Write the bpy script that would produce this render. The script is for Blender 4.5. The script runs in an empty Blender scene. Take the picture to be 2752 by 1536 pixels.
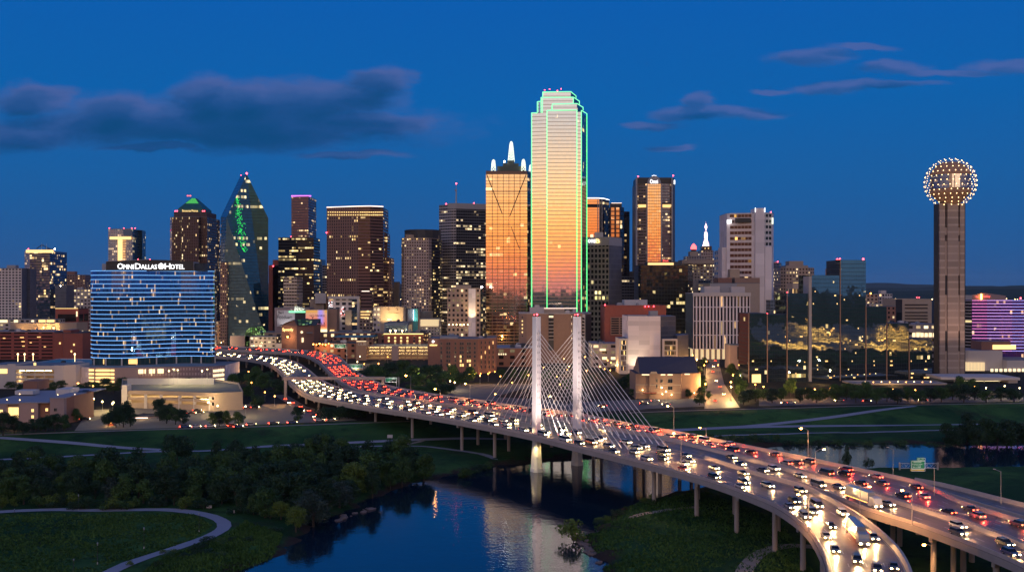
import bpy, math, random
import numpy as np
from mathutils import Vector, Matrix
random.seed(7); rng = np.random.default_rng(7)
sc = bpy.context.scene
COL = sc.collection
F, HZ, CX, HC = 2752.0, 775.0, 1376.0, 69.0      # focal length in photo pixels, horizon row, centre column, eye height in metres
# ------------------------------------------------------------------ camera, exposure
cam = bpy.data.cameras.new('camera'); cam.lens = 36; cam.sensor_width = 36; cam.clip_end = 60000; cam.clip_start = 1
cam.shift_y = (HZ - 768) / F
co = bpy.data.objects.new('camera', cam); COL.objects.link(co)
co.location = (0, 0, HC); co.rotation_euler = (math.pi/2, 0, 0); sc.camera = co
sc.view_settings.view_transform = 'Standard'; sc.view_settings.look = 'None'
sc.view_settings.exposure = 0; sc.view_settings.gamma = 1
sc.render.engine = 'CYCLES'
cy = sc.cycles
cy.use_denoising = True; cy.max_bounces = 5; cy.diffuse_bounces = 2; cy.glossy_bounces = 4; cy.transmission_bounces = 2
cy.transparent_max_bounces = 4; cy.sample_clamp_indirect = 6; cy.caustics_reflective = False; cy.caustics_refractive = False
cy.use_adaptive_sampling = True; cy.adaptive_threshold = 0.02

class G:
    """small helper for writing node trees"""
    def __init__(s, nt): s.nt = nt
    def n(s, t, props=None, **ins):
        nd = s.nt.nodes.new(t)
        for k, v in (props or {}).items(): setattr(nd, k, v)
        for k, v in ins.items():
            k2 = int(k[1:]) if k[0] == '_' and k[1:].isdigit() else k.replace('_', ' ')
            s.set(nd.inputs[k2], v)
        return nd
    def set(s, sock, v):
        if isinstance(v, bpy.types.NodeSocket): s.nt.links.new(v, sock)
        elif v is not None: sock.default_value = v
    def m(s, op, a, b=None, c=None):
        nd = s.nt.nodes.new('ShaderNodeMath'); nd.operation = op
        for i, v in enumerate((a, b, c)):
            if v is not None: s.set(nd.inputs[i], v)
        return nd.outputs[0]
    def v(s, op, a, b=None):
        nd = s.nt.nodes.new('ShaderNodeVectorMath'); nd.operation = op
        s.set(nd.inputs[0], a)
        if b is not None: s.set(nd.inputs[1], b)
        return nd.outputs['Value'] if op in ('LENGTH', 'DOT_PRODUCT', 'DISTANCE') else nd.outputs[0]
    def mix(s, f, a, b):
        nd = s.nt.nodes.new('ShaderNodeMix'); nd.data_type = 'RGBA'
        s.set(nd.inputs[0], f)
        s.set(nd.inputs[6], a if not isinstance(a, tuple) or len(a) == 4 else a + (1,))
        s.set(nd.inputs[7], b if not isinstance(b, tuple) or len(b) == 4 else b + (1,))
        return nd.outputs[2]
    def step(s, x, a, b):
        nd = s.nt.nodes.new('ShaderNodeMapRange'); nd.interpolation_type = 'SMOOTHSTEP'
        s.set(nd.inputs[0], x); nd.inputs[1].default_value = a; nd.inputs[2].default_value = b
        return nd.outputs[0]
    def ramp(s, f, stops):
        nd = s.nt.nodes.new('ShaderNodeValToRGB'); e = nd.color_ramp.elements
        while len(e) < len(stops): e.new(0.5)
        for el, (p, c) in zip(e, stops): el.position = p; el.color = tuple(c) + (1,)
        s.set(nd.inputs[0], f)
        return nd.outputs[0]
    def noise(s, vec, scale, detail=3, rough=0.5, dist=0):
        nd = s.n('ShaderNodeTexNoise', Vector=vec, Scale=scale, Detail=detail, Roughness=rough, Distortion=dist)
        return nd.outputs[0]

# ------------------------------------------------------------------ world: dusk sky, afterglow in the west (behind the camera)
world = bpy.data.worlds.new('World'); sc.world = world; world.use_nodes = True
nt = world.node_tree; nt.nodes.clear(); g = G(nt)
tc = g.n('ShaderNodeTexCoord').outputs['Generated']
sx = g.n('ShaderNodeSeparateXYZ', Vector=tc)
X, Y, Z = sx.outputs
el = g.m('MULTIPLY', g.m('ARCSINE', Z), 180/math.pi)              # elevation in degrees
h = g.m('SQRT', g.m('ADD', g.m('ADD', g.m('MULTIPLY', X, X), g.m('MULTIPLY', Y, Y)), 1e-6))
SAZ = math.radians(-5)                                             # where the sun went down: behind the camera
west = g.m('DIVIDE', g.m('ADD', g.m('MULTIPLY', X, math.sin(SAZ)), g.m('MULTIPLY', Y, -math.cos(SAZ))), h)
e90 = g.m('DIVIDE', g.m('ADD', el, 5), 95)
def st(l): return [((d + 5)/95, c) for d, c in l]
east = g.ramp(e90, st([(-5,(.016,.080,.24)), (0,(.020,.094,.275)), (3,(.014,.103,.315)), (6,(.008,.112,.355)), (10,(.001,.116,.405)), (16,(.0,.105,.425)), (30,(.0,.080,.34)), (90,(.003,.055,.24))]))
wide = g.ramp(e90, st([(-5,(.07,.11,.15)), (0,(.11,.20,.28)), (3,(.15,.25,.35)), (7,(.50,.50,.60)), (13,(.98,.80,.82)), (20,(.92,.76,.82)), (35,(.36,.38,.58)), (60,(.06,.13,.34)), (90,(.004,.055,.24))]))
glow = g.ramp(e90, st([(-5,(.10,.06,.08)), (-1,(.46,.17,.18)), (0,(.88,.27,.20)), (1,(1.14,.34,.16)), (2,(1.28,.46,.14)), (3.5,(1.38,.63,.19)), (5,(1.34,.78,.34)), (7,(1.02,.74,.50)), (9.5,(.66,.62,.63)), (14,(.90,.78,.80)), (25,(.76,.68,.78)), (60,(.06,.13,.34)), (90,(.004,.055,.24))]))
sky = g.mix(g.step(west, -0.35, 0.85), east, wide)
sky = g.mix(g.step(west, 0.80, 0.965), sky, glow)
# clouds: soft banks at fixed places in the eastern sky
pa = g.n('ShaderNodeCombineXYZ', X=g.m('DIVIDE', X, g.m('MAXIMUM', Y, 0.05)), Y=g.m('DIVIDE', Z, g.m('MAXIMUM', Y, 0.05)), Z=0.0).outputs[0]
nz = g.n('ShaderNodeTexNoise', Vector=g.v('MULTIPLY', pa, (1, 2.4, 1)), Scale=9, Detail=7, Roughness=0.6)
wob = g.v('MULTIPLY', g.v('SUBTRACT', nz.outputs['Color'], (.5, .5, .5)), (.09, .030, 0))
pw = g.v('ADD', pa, wob)
def cl(px, py, rx, ry): return ((px - CX)/F, (HZ - py)/F, rx/F, ry/F)
def field(lst, p):
    out = None
    for a, b, rx, ry in lst:
        d = g.v('LENGTH', g.v('MULTIPLY', g.v('SUBTRACT', p, (a, b, 0)), (1/rx, 1/ry, 0)))
        out = d if out is None else g.m('MINIMUM', out, d)
    return out
bank = [cl(560,335,600,68), cl(90,262,110,42), cl(300,295,120,52), cl(545,255,95,62), cl(660,262,120,48), cl(870,265,220,52), cl(1005,212,82,42), cl(700,300,330,66), cl(1000,330,170,38), cl(30,360,220,42), cl(940,412,170,13), cl(420,402,170,12),
        cl(2190,152,115,22), cl(2310,130,100,10), cl(2230,236,120,18), cl(2380,225,150,12), cl(2560,190,150,11), cl(2700,174,110,14), cl(2420,180,90,16), cl(1890,265,48,22), cl(1870,300,110,24), cl(1960,298,110,15), cl(1760,335,90,12), cl(1820,390,80,8), cl(2060,238,60,8)]
n2 = g.noise(g.v('MULTIPLY', pa, (1, 2.6, 1)), 20, 8, .68)
n3 = g.noise(g.v('MULTIPLY', pa, (1, 3.2, 1)), 7, 4, .55)
def density(p, soft=(1.28, .62)): return g.step(g.m('ADD', field(bank, p), g.m('MULTIPLY', g.m('SUBTRACT', n2, .5), .85)), *soft)
dens = g.m('MULTIPLY', density(pw), g.step(Y, 0.1, 0.3))
above = density(g.v('ADD', pw, (0, 52/F, 0)), (1.35, .05))          # thin above: this is the lit upper side
above2 = density(g.v('ADD', pw, (.006, 16/F, 0)), (1.25, .25))
top = g.m('ADD', g.m('MULTIPLY', g.m('SUBTRACT', 1, above), .60), g.m('MULTIPLY', g.m('SUBTRACT', 1, above2), .40))
top = g.m('MULTIPLY', g.m('ADD', top, g.m('MULTIPLY', g.m('SUBTRACT', n3, .5), .55)), .95)
top = g.m('MAXIMUM', g.m('MINIMUM', top, 1), 0)
ccol = g.ramp(top, [(0, (.001,.060,.190)), (.35, (.010,.072,.240)), (.7, (.032,.098,.30)), (1, (.082,.128,.36))])
sky = g.mix(g.m('MULTIPLY', dens, g.m('MULTIPLY_ADD', g.step(X, .18, .05), .22, .68)), sky, ccol)
nish = g.n('ShaderNodeTexSky', dict(sky_type='NISHITA', sun_disc=False, sun_elevation=math.radians(-3), sun_rotation=math.pi))
bg1 = g.n('ShaderNodeBackground', Color=sky, Strength=1.0)
bg2 = g.n('ShaderNodeBackground', Color=nish.outputs[0], Strength=0.05)
ad = g.n('ShaderNodeAddShader', _0=bg1.outputs[0], _1=bg2.outputs[0])
g.n('ShaderNodeOutputWorld', Surface=ad.outputs[0])

# ------------------------------------------------------------------ geometry helpers
def W(px, py, z=0.0):
    """the point at height z seen at photo pixel (px, py)"""
    d = (HC - z)*F/(py - HZ)
    return Vector(((px - CX)/F*d, d, z))
def WX(px, d): return (px - CX)/F*d
def WZ(py, d): return HC - (py - HZ)/F*d

class MB:
    """collects faces, then links them as one mesh object"""
    def __init__(s): s.v = []; s.f = []; s.mi = []; s.uv = []
    def face(s, pts, mi=0, uv=None):
        b = len(s.v); s.v += [tuple(p) for p in pts]; s.f.append(tuple(range(b, b + len(pts)))); s.mi.append(mi)
        s.uv += uv if uv else [(0.02, 0.02)]*len(pts)
    def prism(s, poly, z0, z1, mis=0, top=None, cells=None, bottom=False):
        """vertical prism over a counter-clockwise polygon; cells=(cw,ch) gives uv in window cells"""
        n = len(poly)
        for i in range(n):
            a, b = poly[i], poly[(i+1) % n]
            mi = mis[i] if isinstance(mis, (list, tuple)) else mis
            uv = None
            if cells:
                L = math.hypot(b[0]-a[0], b[1]-a[1]); nu = max(1, round(L/cells[0])); nv = max(1, round((z1-z0)/cells[1]))
                uv = [(i*64, 0), (i*64+nu, 0), (i*64+nu, nv), (i*64, nv)]
            s.face([(a[0], a[1], z0), (b[0], b[1], z0), (b[0], b[1], z1), (a[0], a[1], z1)], mi, uv)
        if top is not None: s.face([(p[0], p[1], z1) for p in poly], top)
        if bottom: s.face([(p[0], p[1], z0) for p in reversed(poly)], top or 0)
    def box(s, x0, x1, y0, y1, z0, z1, mi=0):
        s.prism([(x0,y0),(x1,y0),(x1,y1),(x0,y1)], z0, z1, mi, top=mi, bottom=True)
    def tube(s, a, b, r0, r1=None, n=8, mi=0, cap=True):
        a, b = Vector(a), Vector(b); r1 = r0 if r1 is None else r1
        d = (b-a).normalized(); u = d.orthogonal().normalized(); w = d.cross(u)
        A = [a + (u*math.cos(t)+w*math.sin(t))*r0 for t in [2*math.pi*k/n for k in range(n)]]
        B = [b + (u*math.cos(t)+w*math.sin(t))*r1 for t in [2*math.pi*k/n for k in range(n)]]
        for k in range(n): s.face([A[k], A[(k+1) % n], B[(k+1) % n], B[k]], mi)
        if cap: s.face(B, mi); s.face(A[::-1], mi)
    def ball(s, c, r, n=10, m=6, mi=0, sz=1.0, z_lo=-1.0):
        c = Vector(c)
        def P(i, j):
            th = math.pi*i/m; ph = 2*math.pi*j/n
            return (c.x + r*math.sin(th)*math.cos(ph), c.y + r*math.sin(th)*math.sin(ph), c.z + sz*r*max(math.cos(th), z_lo))
        for i in range(m):
            for j in range(n): s.face([P(i,j), P(i+1,j), P(i+1,j+1), P(i,j+1)], mi)
    def lathe(s, c, prof, n=16, mi=0):
        for (r0, z0), (r1, z1) in zip(prof, prof[1:]):
            for k in range(n):
                t0, t1 = 2*math.pi*k/n, 2*math.pi*(k+1)/n
                s.face([(c[0]+r0*math.cos(t0), c[1]+r0*math.sin(t0), z0), (c[0]+r0*math.cos(t1), c[1]+r0*math.sin(t1), z0),
                        (c[0]+r1*math.cos(t1), c[1]+r1*math.sin(t1), z1), (c[0]+r1*math.cos(t0), c[1]+r1*math.sin(t0), z1)], mi)
    def build(s, name, mats, parent=None, smooth=False, weld=False):
        me = bpy.data.meshes.new(name)
        me.from_pydata(s.v, [], s.f)
        ul = me.uv_layers.new(name='UVMap'); ul.data.foreach_set('uv', np.array(s.uv, dtype=np.float32).ravel())
        me.polygons.foreach_set('material_index', s.mi)
        for m_ in (mats if isinstance(mats, (list, tuple)) else [mats]): me.materials.append(m_)
        if smooth: me.polygons.foreach_set('use_smooth', [True]*len(s.f))
        if smooth or weld:
            import bmesh
            b = bmesh.new(); b.from_mesh(me); bmesh.ops.remove_doubles(b, verts=b.verts, dist=0.001); b.to_mesh(me); b.free()
        me.update()
        return link(name, me, parent)
def link(name, data, parent=None):
    o = bpy.data.objects.new(name, data); COL.objects.link(o)
    if parent is not None:
        o.parent = parent
        o.matrix_parent_inverse = Matrix.Translation(-parent_loc(parent))
    return o
def parent_loc(p):
    v = Vector(p.location)
    while p.parent is not None:
        v = v + p.matrix_parent_inverse.translation; p = p.parent; v = v + Vector(p.location)
    return v
def tag(o, label=None, cat=None, group=None, kind=None):
    if label: o['label'] = label
    if cat: o['category'] = cat
    if group: o['group'] = group
    if kind: o['kind'] = kind
    return o
def thing(name, label, cat, loc, group=None):
    o = bpy.data.objects.new(name, None); COL.objects.link(o); o.location = loc; o.empty_display_size = 1
    return tag(o, label, cat, group)
def copy_tree(o, parent=None):
    c = o.copy(); COL.objects.link(c)
    if parent is not None: c.parent = parent
    for ch in o.children: copy_tree(ch, c)
    return c

# ------------------------------------------------------------------ materials
M = {}
def newmat(name):
    m = bpy.data.materials.new(name); m.use_nodes = True; m.node_tree.nodes.clear(); M[name] = m
    m.cycles.emission_sampling = 'NONE'
    g = G(m.node_tree); b = g.n('ShaderNodeBsdfPrincipled'); g.n('ShaderNodeOutputMaterial', Surface=b.outputs[0])
    return m, g, b
def solid(name, col, rough=0.7, metal=0.0, var=0.25, scale=0.25, bump=0.0, spec=0.5, streak=False):
    m, g, b = newmat(name)
    tc = g.n('ShaderNodeTexCoord').outputs['Object']
    if streak: tc = g.v('MULTIPLY', tc, (1, 1, 0.12))
    f = g.noise(tc, scale, 5, 0.6)
    k = g.m('MULTIPLY_ADD', f, 2*var, 1-var)
    c = g.v('MULTIPLY', g.n('ShaderNodeCombineXYZ', X=k, Y=k, Z=k).outputs[0], tuple(col))
    g.set(b.inputs['Base Color'], c); b.inputs['Roughness'].default_value = rough; b.inputs['Metallic'].default_value = metal
    b.inputs['Specular IOR Level'].default_value = spec
    if bump:
        bp = g.n('ShaderNodeBump', Strength=bump, Distance=0.3, Height=g.noise(tc, scale*6, 4)); g.set(b.inputs['Normal'], bp.outputs[0])
    return m
def em(name, col, strength, sample=False):
    m, g, b = newmat(name)
    b.inputs['Base Color'].default_value = (*[min(1, c*0.5) for c in col], 1)
    b.inputs['Emission Color'].default_value = (*col, 1); b.inputs['Emission Strength'].default_value = strength
    if sample: m.cycles.emission_sampling = 'AUTO'
    return m
def fac(name, wall, glass, fw, fh, p=0.12, pr=0.06, lit=(1, .60, .22), ls=1.6, refl=0.25, rough=0.12, wob=0.0, wrough=0.75, var=0.18,
        group=5, wallmetal=0.0, amb=None, ambv=(0, 1), jit=1.0, wscale=.35):
    """curtain wall / window grid; uv is counted in window cells. p: single lit cells, pr: lit runs along a floor"""
    m, g, b = newmat(name)
    uv = g.n('ShaderNodeUVMap').outputs[0]; s = g.n('ShaderNodeSeparateXYZ', Vector=uv)
    u, v = s.outputs[0], s.outputs[1]
    fu, fv = g.m('FLOOR', u), g.m('FLOOR', v); xu, xv = g.m('FRACT', u), g.m('FRACT', v)
    rnd = g.n('ShaderNodeObjectInfo').outputs['Random']
    def wn(a, b_, k):
        nd = g.n('ShaderNodeTexWhiteNoise', dict(noise_dimensions='3D'))
        g.set(nd.inputs['Vector'], g.n('ShaderNodeCombineXYZ', X=a, Y=b_, Z=g.m('MULTIPLY_ADD', rnd, 57.0, k)).outputs[0]); return nd.outputs['Value']
    win = g.m('MULTIPLY', g.m('LESS_THAN', g.m('ABSOLUTE', g.m('SUBTRACT', xu, .5)), fw/2), g.m('LESS_THAN', g.m('ABSOLUTE', g.m('SUBTRACT', xv, .5)), fh/2))
    r1, r2, r3 = wn(fu, fv, 1.3), wn(fu, fv, 4.7), wn(fu, fv, 9.1)
    run = wn(g.m('FLOOR', g.m('DIVIDE', g.m('ADD', u, g.m('MULTIPLY', wn(fv, 0.0, 2.2), group)), group)), fv, 6.1)
    row = wn(fv, 3.0, 8.8)
    clus = g.step(g.noise(g.v('ADD', g.v('MULTIPLY', uv, (.13,.22,1)), g.n('ShaderNodeCombineXYZ', X=g.m('MULTIPLY', rnd, 90), Y=g.m('MULTIPLY', rnd, 37), Z=0.0).outputs[0]), 1.0, 2), .36, .68)
    on = g.m('MAXIMUM', g.m('LESS_THAN', r1, g.m('MULTIPLY', g.m('MULTIPLY_ADD', clus, 1.5, .12), p)), g.m('MULTIPLY', g.m('LESS_THAN', run, pr*.8), g.m('LESS_THAN', r1, .78)))
    if pr: on = g.m('MAXIMUM', on, g.m('MULTIPLY', g.m('LESS_THAN', row, pr*0.45), g.m('LESS_THAN', r1, .75)))
    on = g.m('MULTIPLY', on, win)
    tco = g.n('ShaderNodeTexCoord').outputs['Object']
    nv_ = g.noise(g.v('MULTIPLY', tco, (1, 1, .3)), 0.12, 5, 0.65)
    k = g.m('MULTIPLY_ADD', nv_, 2*var, 1-var)
    wc = g.v('MULTIPLY', g.n('ShaderNodeCombineXYZ', X=k, Y=k, Z=k).outputs[0], tuple(wall))
    gv = .03 if refl > .95 else .3
    gk = g.m('MULTIPLY_ADD', r3, gv, 1-gv/2)
    gc = g.v('MULTIPLY', g.n('ShaderNodeCombineXYZ', X=gk, Y=gk, Z=gk).outputs[0], tuple(glass))
    g.set(b.inputs['Base Color'], g.mix(win, wc, gc))
    g.set(b.inputs['Metallic'], g.m('MULTIPLY_ADD', win, refl - wallmetal, wallmetal)); g.set(b.inputs['Roughness'], g.m('MULTIPLY_ADD', win, rough - wrough, wrough))
    br = g.m('MULTIPLY', g.m('MULTIPLY_ADD', g.m('POWER', r2, 2.2), 1.25, .10), ls)
    fine = g.noise(g.v('MULTIPLY', uv, (3, 3, 1)), 1.0, 1)
    br = g.m('MULTIPLY', br, g.m('MULTIPLY_ADD', fine, 1.2, .4))
    lc = g.mix(g.m('MULTIPLY', r3, .55), tuple(lit), (1, .82, .5))
    g.set(b.inputs['Emission Color'], lc); g.set(b.inputs['Emission Strength'], g.m('MULTIPLY', on, br))
    if wob:
        nn = g.n('ShaderNodeTexWhiteNoise', dict(noise_dimensions='3D')); g.set(nn.inputs['Vector'], g.n('ShaderNodeCombineXYZ', X=fu, Y=fv, Z=rnd).outputs[0])
        sm = g.n('ShaderNodeTexNoise', Vector=tco, Scale=wscale, Detail=3)
        t = g.v('ADD', g.v('MULTIPLY', g.v('SUBTRACT', nn.outputs['Color'], (.5, .5, .5)), (jit, jit, jit)), g.v('SUBTRACT', sm.outputs['Color'], (.5, .5, .5)))
        nr = g.v('ADD', g.n('ShaderNodeNewGeometry').outputs['Normal'], g.v('MULTIPLY', t, (wob, wob, wob)))
        g.set(b.inputs['Normal'], g.v('NORMALIZE', nr))
    return m
# ------------------------------------------------------------------ terrain
ZF, ZWAT = -6.0, -8.0
def topline(x): return 545 + 0.24*np.clip(x, -700, 900)
shore_px = [(250,1900),(653,1540),(795,1483),(878,1402),(973,1372),(1000,1350),(1073,1317),(1156,1293),(1212,1282),(1254,1271),(1311,1259),(1353,1250),(1428,1247),(1456,1243),(1509,1237),(1567,1233),(1634,1231),(1800,1220),(2000,1204),(2130,1196),(2400,1193),(2752,1196),(3300,1196),
            (3300,1262),(2752,1252),(2500,1258),(2350,1259),(2200,1263),(2050,1278),(1950,1297),(1880,1306),(1840,1315),(1740,1337),(1700,1348),(1656,1360),(1625,1381),(1590,1403),(1559,1431),(1542,1450),(1570,1484),(1606,1509),(1600,1533),(1604,1610),(1720,1900)]
shore = np.array([W(px, py, ZWAT).xy[:] for px, py in shore_px])
def poly_sd(x, y, poly):
    """signed distance, negative inside"""
    d = np.full(x.shape, 1e9); ins = np.zeros(x.shape, bool); n = len(poly)
    for i in range(n):
        ax, ay = poly[i]; bx, by = poly[(i+1) % n]
        ex, ey = bx-ax, by-ay; t = np.clip(((x-ax)*ex + (y-ay)*ey)/(ex*ex+ey*ey+1e-9), 0, 1)
        d = np.minimum(d, np.hypot(x-ax-t*ex, y-ay-t*ey))
        c = ((ay > y) != (by > y)) & (x < (bx-ax)*(y-ay)/(by-ay+1e-12) + ax); ins ^= c
    return np.where(ins, -d, d)
def sm(t): t = np.clip(t, 0, 1); return t*t*(3-2*t)
def vnoise(x, y, s, seed=0):
    """smooth value noise"""
    x = x/s; y = y/s; i = np.floor(x).astype(np.int64); j = np.floor(y).astype(np.int64); fx = sm(x-i); fy = sm(y-j)
    def hsh(a, b):
        k = (a*374761393 + b*668265263 + seed*1442695) & 0xffffffff; k = ((k ^ (k >> 13))*1274126177) & 0xffffffff
        return ((k ^ (k >> 16)) & 0xffff)/65535.0
    return (hsh(i,j)*(1-fx)+hsh(i+1,j)*fx)*(1-fy) + (hsh(i,j+1)*(1-fx)+hsh(i+1,j+1)*fx)*fy
def ground(x, y, rough=True):
    x = np.asarray(x, float); y = np.asarray(y, float)
    T = topline(x)
    z = ZF + (0-ZF)*sm((y-(T-36))/36)
    near = sm((T-30-y)/20)
    if rough: z = z + near*(vnoise(x,y,23,1)*.7-.35 + (vnoise(x,y,7,2)-.5)*.35)
    d = poly_sd(x, y, shore)
    dd = d + ((vnoise(x,y,6,3)-.5)*5 + (vnoise(x,y,2.5,5)-.5)*2.5)*np.clip(d/3, 0, 1) if rough else d
    bank = -8.6 + (z+8.6)*sm((dd+1.5)/13)
    if rough: bank = bank + (vnoise(x,y,3.2,4)-.5)*1.0*np.exp(-((dd-5)/4.5)**2)
    z = np.where(d < 40, np.minimum(bank, z+1), z)
    z = np.where(d < 0, np.minimum(-8.25, -8.2 + d*.3).clip(-11, None), z)
    return z
def gz(x, y): return float(ground(np.array([x]), np.array([y]))[0])
def hit(px, py):
    """where the ray through a photo pixel meets the terrain"""
    d = 250.0
    ds = np.linspace(150, 1500, 2700); xs = (px-CX)/F*ds; zr = HC-(py-HZ)/F*ds
    k = np.argmax(ground(xs, ds, False) > zr); d = ds[k]
    return (px-CX)/F*d, d
xs = np.unique(np.concatenate([np.linspace(-20000,-1200,12), np.linspace(-1200,-330,30), np.arange(-330,430,2.2), np.linspace(430,1200,30), np.linspace(1200,20000,12)]))
ys = np.unique(np.concatenate([np.linspace(-20000,100,12), np.arange(150,460,1.8), np.arange(460,680,3.0), np.linspace(680,3000,40), np.linspace(3000,22000,14)]))
XX, YY = np.meshgrid(xs, ys); ZZ = ground(XX.ravel(), YY.ravel()).reshape(XX.shape)
nx, ny = len(xs), len(ys)
idx = np.arange(nx*ny).reshape(ny, nx)
quads = np.stack([idx[:-1,:-1], idx[:-1,1:], idx[1:,1:], idx[1:,:-1]], -1).reshape(-1, 4)
me = bpy.data.meshes.new('ground'); me.from_pydata(np.stack([XX, YY, ZZ], -1).reshape(-1,3).tolist(), [], quads.tolist())
me.polygons.foreach_set('use_smooth', [True]*len(me.polygons))
sd = poly_sd(XX.ravel(), YY.ravel(), shore)
at = me.attributes.new('shore', 'FLOAT', 'POINT'); at.data.foreach_set('value', np.clip(sd, -20, 60).astype(np.float32))
at = me.attributes.new('town', 'FLOAT', 'POINT'); at.data.foreach_set('value', np.clip((YY - topline(XX)).ravel(), -60, 60).astype(np.float32))
m, g, b = newmat('ground')
tc = g.n('ShaderNodeTexCoord').outputs['Object']
n1 = g.noise(tc, .022, 5, .6, .6); n2 = g.noise(tc, .11, 5, .65); n3 = g.noise(tc, .9, 4, .7)
grass = g.mix(g.step(n1, .38, .66), (.013,.052,.017), (.052,.122,.032))
grass = g.mix(g.m('MULTIPLY', g.step(n2, .5, .72), .75), grass, (.006,.020,.010))
grass = g.mix(g.m('MULTIPLY', g.step(n3, .5, .8), .5), grass, (.055,.066,.026))
grass = g.mix(g.m('MULTIPLY', g.step(g.noise(tc, .035, 4, .6), .60, .72), .55), grass, (.034,.026,.022))
sh = g.n('ShaderNodeAttribute', dict(attribute_name='shore')).outputs['Fac']
mud = g.mix(n3, (.022,.014,.012), (.060,.042,.036))
kk = g.m('ADD', sh, g.m('MULTIPLY', g.m('SUBTRACT', n2, .5), 18))
grass = g.mix(g.step(kk, 8.0, 3.0), grass, mud)
tw = g.n('ShaderNodeAttribute', dict(attribute_name='town')).outputs['Fac']
town = g.mix(n2, (.014,.018,.014), (.040,.036,.034))
g.set(b.inputs['Base Color'], g.mix(g.step(tw, 3, 9), grass, town)); b.inputs['Roughness'].default_value = .95; b.inputs['Specular IOR Level'].default_value = .1
bp = g.n('ShaderNodeBump', Strength=.9, Distance=.5, Height=g.m('ADD', g.noise(tc, .8, 6, .75), g.noise(tc, .15, 3))); g.set(b.inputs['Normal'], bp.outputs[0])
me.materials.append(m)
tag(link('ground', me), kind='structure')
# ------------------------------------------------------------------ river
m, g, b = newmat('water')
tc = g.n('ShaderNodeTexCoord').outputs['Object']
b.inputs['Base Color'].default_value = (.001,.013,.032,1); b.inputs['IOR'].default_value = 1.62
wn_ = g.noise(tc, .05, 3)
g.set(b.inputs['Roughness'], g.m('MULTIPLY_ADD', wn_, .04, .015))
hgt = g.m('ADD', g.noise(g.v('MULTIPLY', tc, (1.0,1.0,1)), .8, 2), g.m('MULTIPLY', g.noise(g.v('MULTIPLY', tc, (1,1.6,1)), .16, 2), 1.2))
bp = g.n('ShaderNodeBump', Strength=.065, Distance=.5, Height=hgt); g.set(b.inputs['Normal'], bp.outputs[0])
mb = MB(); mb.face([(-500,60,ZWAT),(900,60,ZWAT),(900,640,ZWAT),(-500,640,ZWAT)])
tag(mb.build('river', m), kind='structure')
# ------------------------------------------------------------------ far hills
hm, g, b = newmat('hill_woods')
tc = g.n('ShaderNodeTexCoord').outputs['Object']
g.set(b.inputs['Base Color'], g.mix(g.noise(tc, .004, 5, .7), (.030,.050,.045), (.060,.085,.070))); b.inputs['Roughness'].default_value = 1; b.inputs['Specular IOR Level'].default_value = 0
for k, (d, hh, sd_) in enumerate([(6500, 66, 11), (10500, 98, 12), (16000, 150, 13)]):
    v, f = [], []; n = 160
    for i in range(n+1):
        x = -d*.75 + 1.5*d*i/n
        top_ = hh*(.55 + .6*float(vnoise(np.array([x]), np.array([0.]), d*.09, sd_)[0]) + .12*float(vnoise(np.array([x]), np.array([0.]), d*.012, sd_+9)[0]))
        v += [(x, d-900, -8), (x, d, top_), (x, d+1500, -8)]
        if i: a = 3*(i-1); f += [(a, a+3, a+4, a+1), (a+1, a+4, a+5, a+2)]
    me = bpy.data.meshes.new('hills'); me.from_pydata(v, [], f); me.materials.append(hm); tag(link('hills', me), kind='structure')
# ------------------------------------------------------------------ paths and lots on the ground
solid('path_concrete', (.25,.25,.31), .85, var=.12, scale=.3)
solid('gravel', (.25,.22,.20), .95, var=.3, scale=.5)
solid('lot_concrete', (.19,.165,.13), .9, var=.25, scale=.06)
solid('lot_asphalt', (.085,.085,.105), .9, var=.3, scale=.05)
solid('street_asphalt', (.15,.12,.11), .6, var=.25, scale=.08)
def catmull(pts, step=4.0):
    P = [Vector(p) for p in pts]; out = []
    for i in range(len(P)-1):
        p0 = P[max(0,i-1)]; p1 = P[i]; p2 = P[i+1]; p3 = P[min(len(P)-1,i+2)]
        n = max(2, int((p2-p1).length/step))
        for k in range(n):
            t = k/n
            out.append(.5*((2*p1) + (p2-p0)*t + (2*p0-5*p1+4*p2-p3)*t*t + (3*p1-p0-3*p2+p3)*t**3))
    out.append(P[-1]); return out
def ribbon_on_ground(name, pts, w, mat, dz=.14, step=4.0):
    c = catmull([(*hit(*p), 0) for p in pts], step); mb = MB(); rows = []
    for i, p in enumerate(c):
        t = (c[min(i+1, len(c)-1)] - c[max(i-1, 0)]).normalized(); n = Vector((-t.y, t.x, 0))
        rows.append([p + n*w*s for s in (-.5, -.17, .17, .5)])
    rows = [[(q.x, q.y, gz(q.x, q.y)+dz) for q in r] for r in rows]
    for r0, r1 in zip(rows, rows[1:]):
        for k in range(3): mb.face([r0[k], r0[k+1], r1[k+1], r1[k]])
    return tag(mb.build(name, mat, smooth=True), kind='structure')
ribbon_on_ground('footpath', [(-60,1379),(60,1374),(200,1370),(350,1370),(470,1373),(540,1382),(590,1396),(603,1413),(580,1432),(530,1453),(450,1480),(380,1502),(310,1530),(250,1560)], 4.4, M['path_concrete'])
ribbon_on_ground('levee_path', [(-60,1172),(100,1165),(300,1158),(500,1152),(700,1146),(900,1139),(1100,1132)], 2.2, M['gravel'])
ribbon_on_ground('levee_path', [(-40,1174),(60,1180),(200,1191),(320,1202),(430,1209)], 3.0, M['path_concrete'])
ribbon_on_ground('footpath', [(-40,1238),(20,1234),(200,1225),(420,1213),(560,1211),(700,1201),(850,1194),(1000,1187),(1140,1181),(1260,1178),(1360,1180)], 3.6, M['path_concrete'])
ribbon_on_ground('footpath', [(715,1220),(840,1209),(950,1200),(1080,1199),(1180,1203),(1260,1214),(1330,1236)], 3.2, M['path_concrete'])
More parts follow.
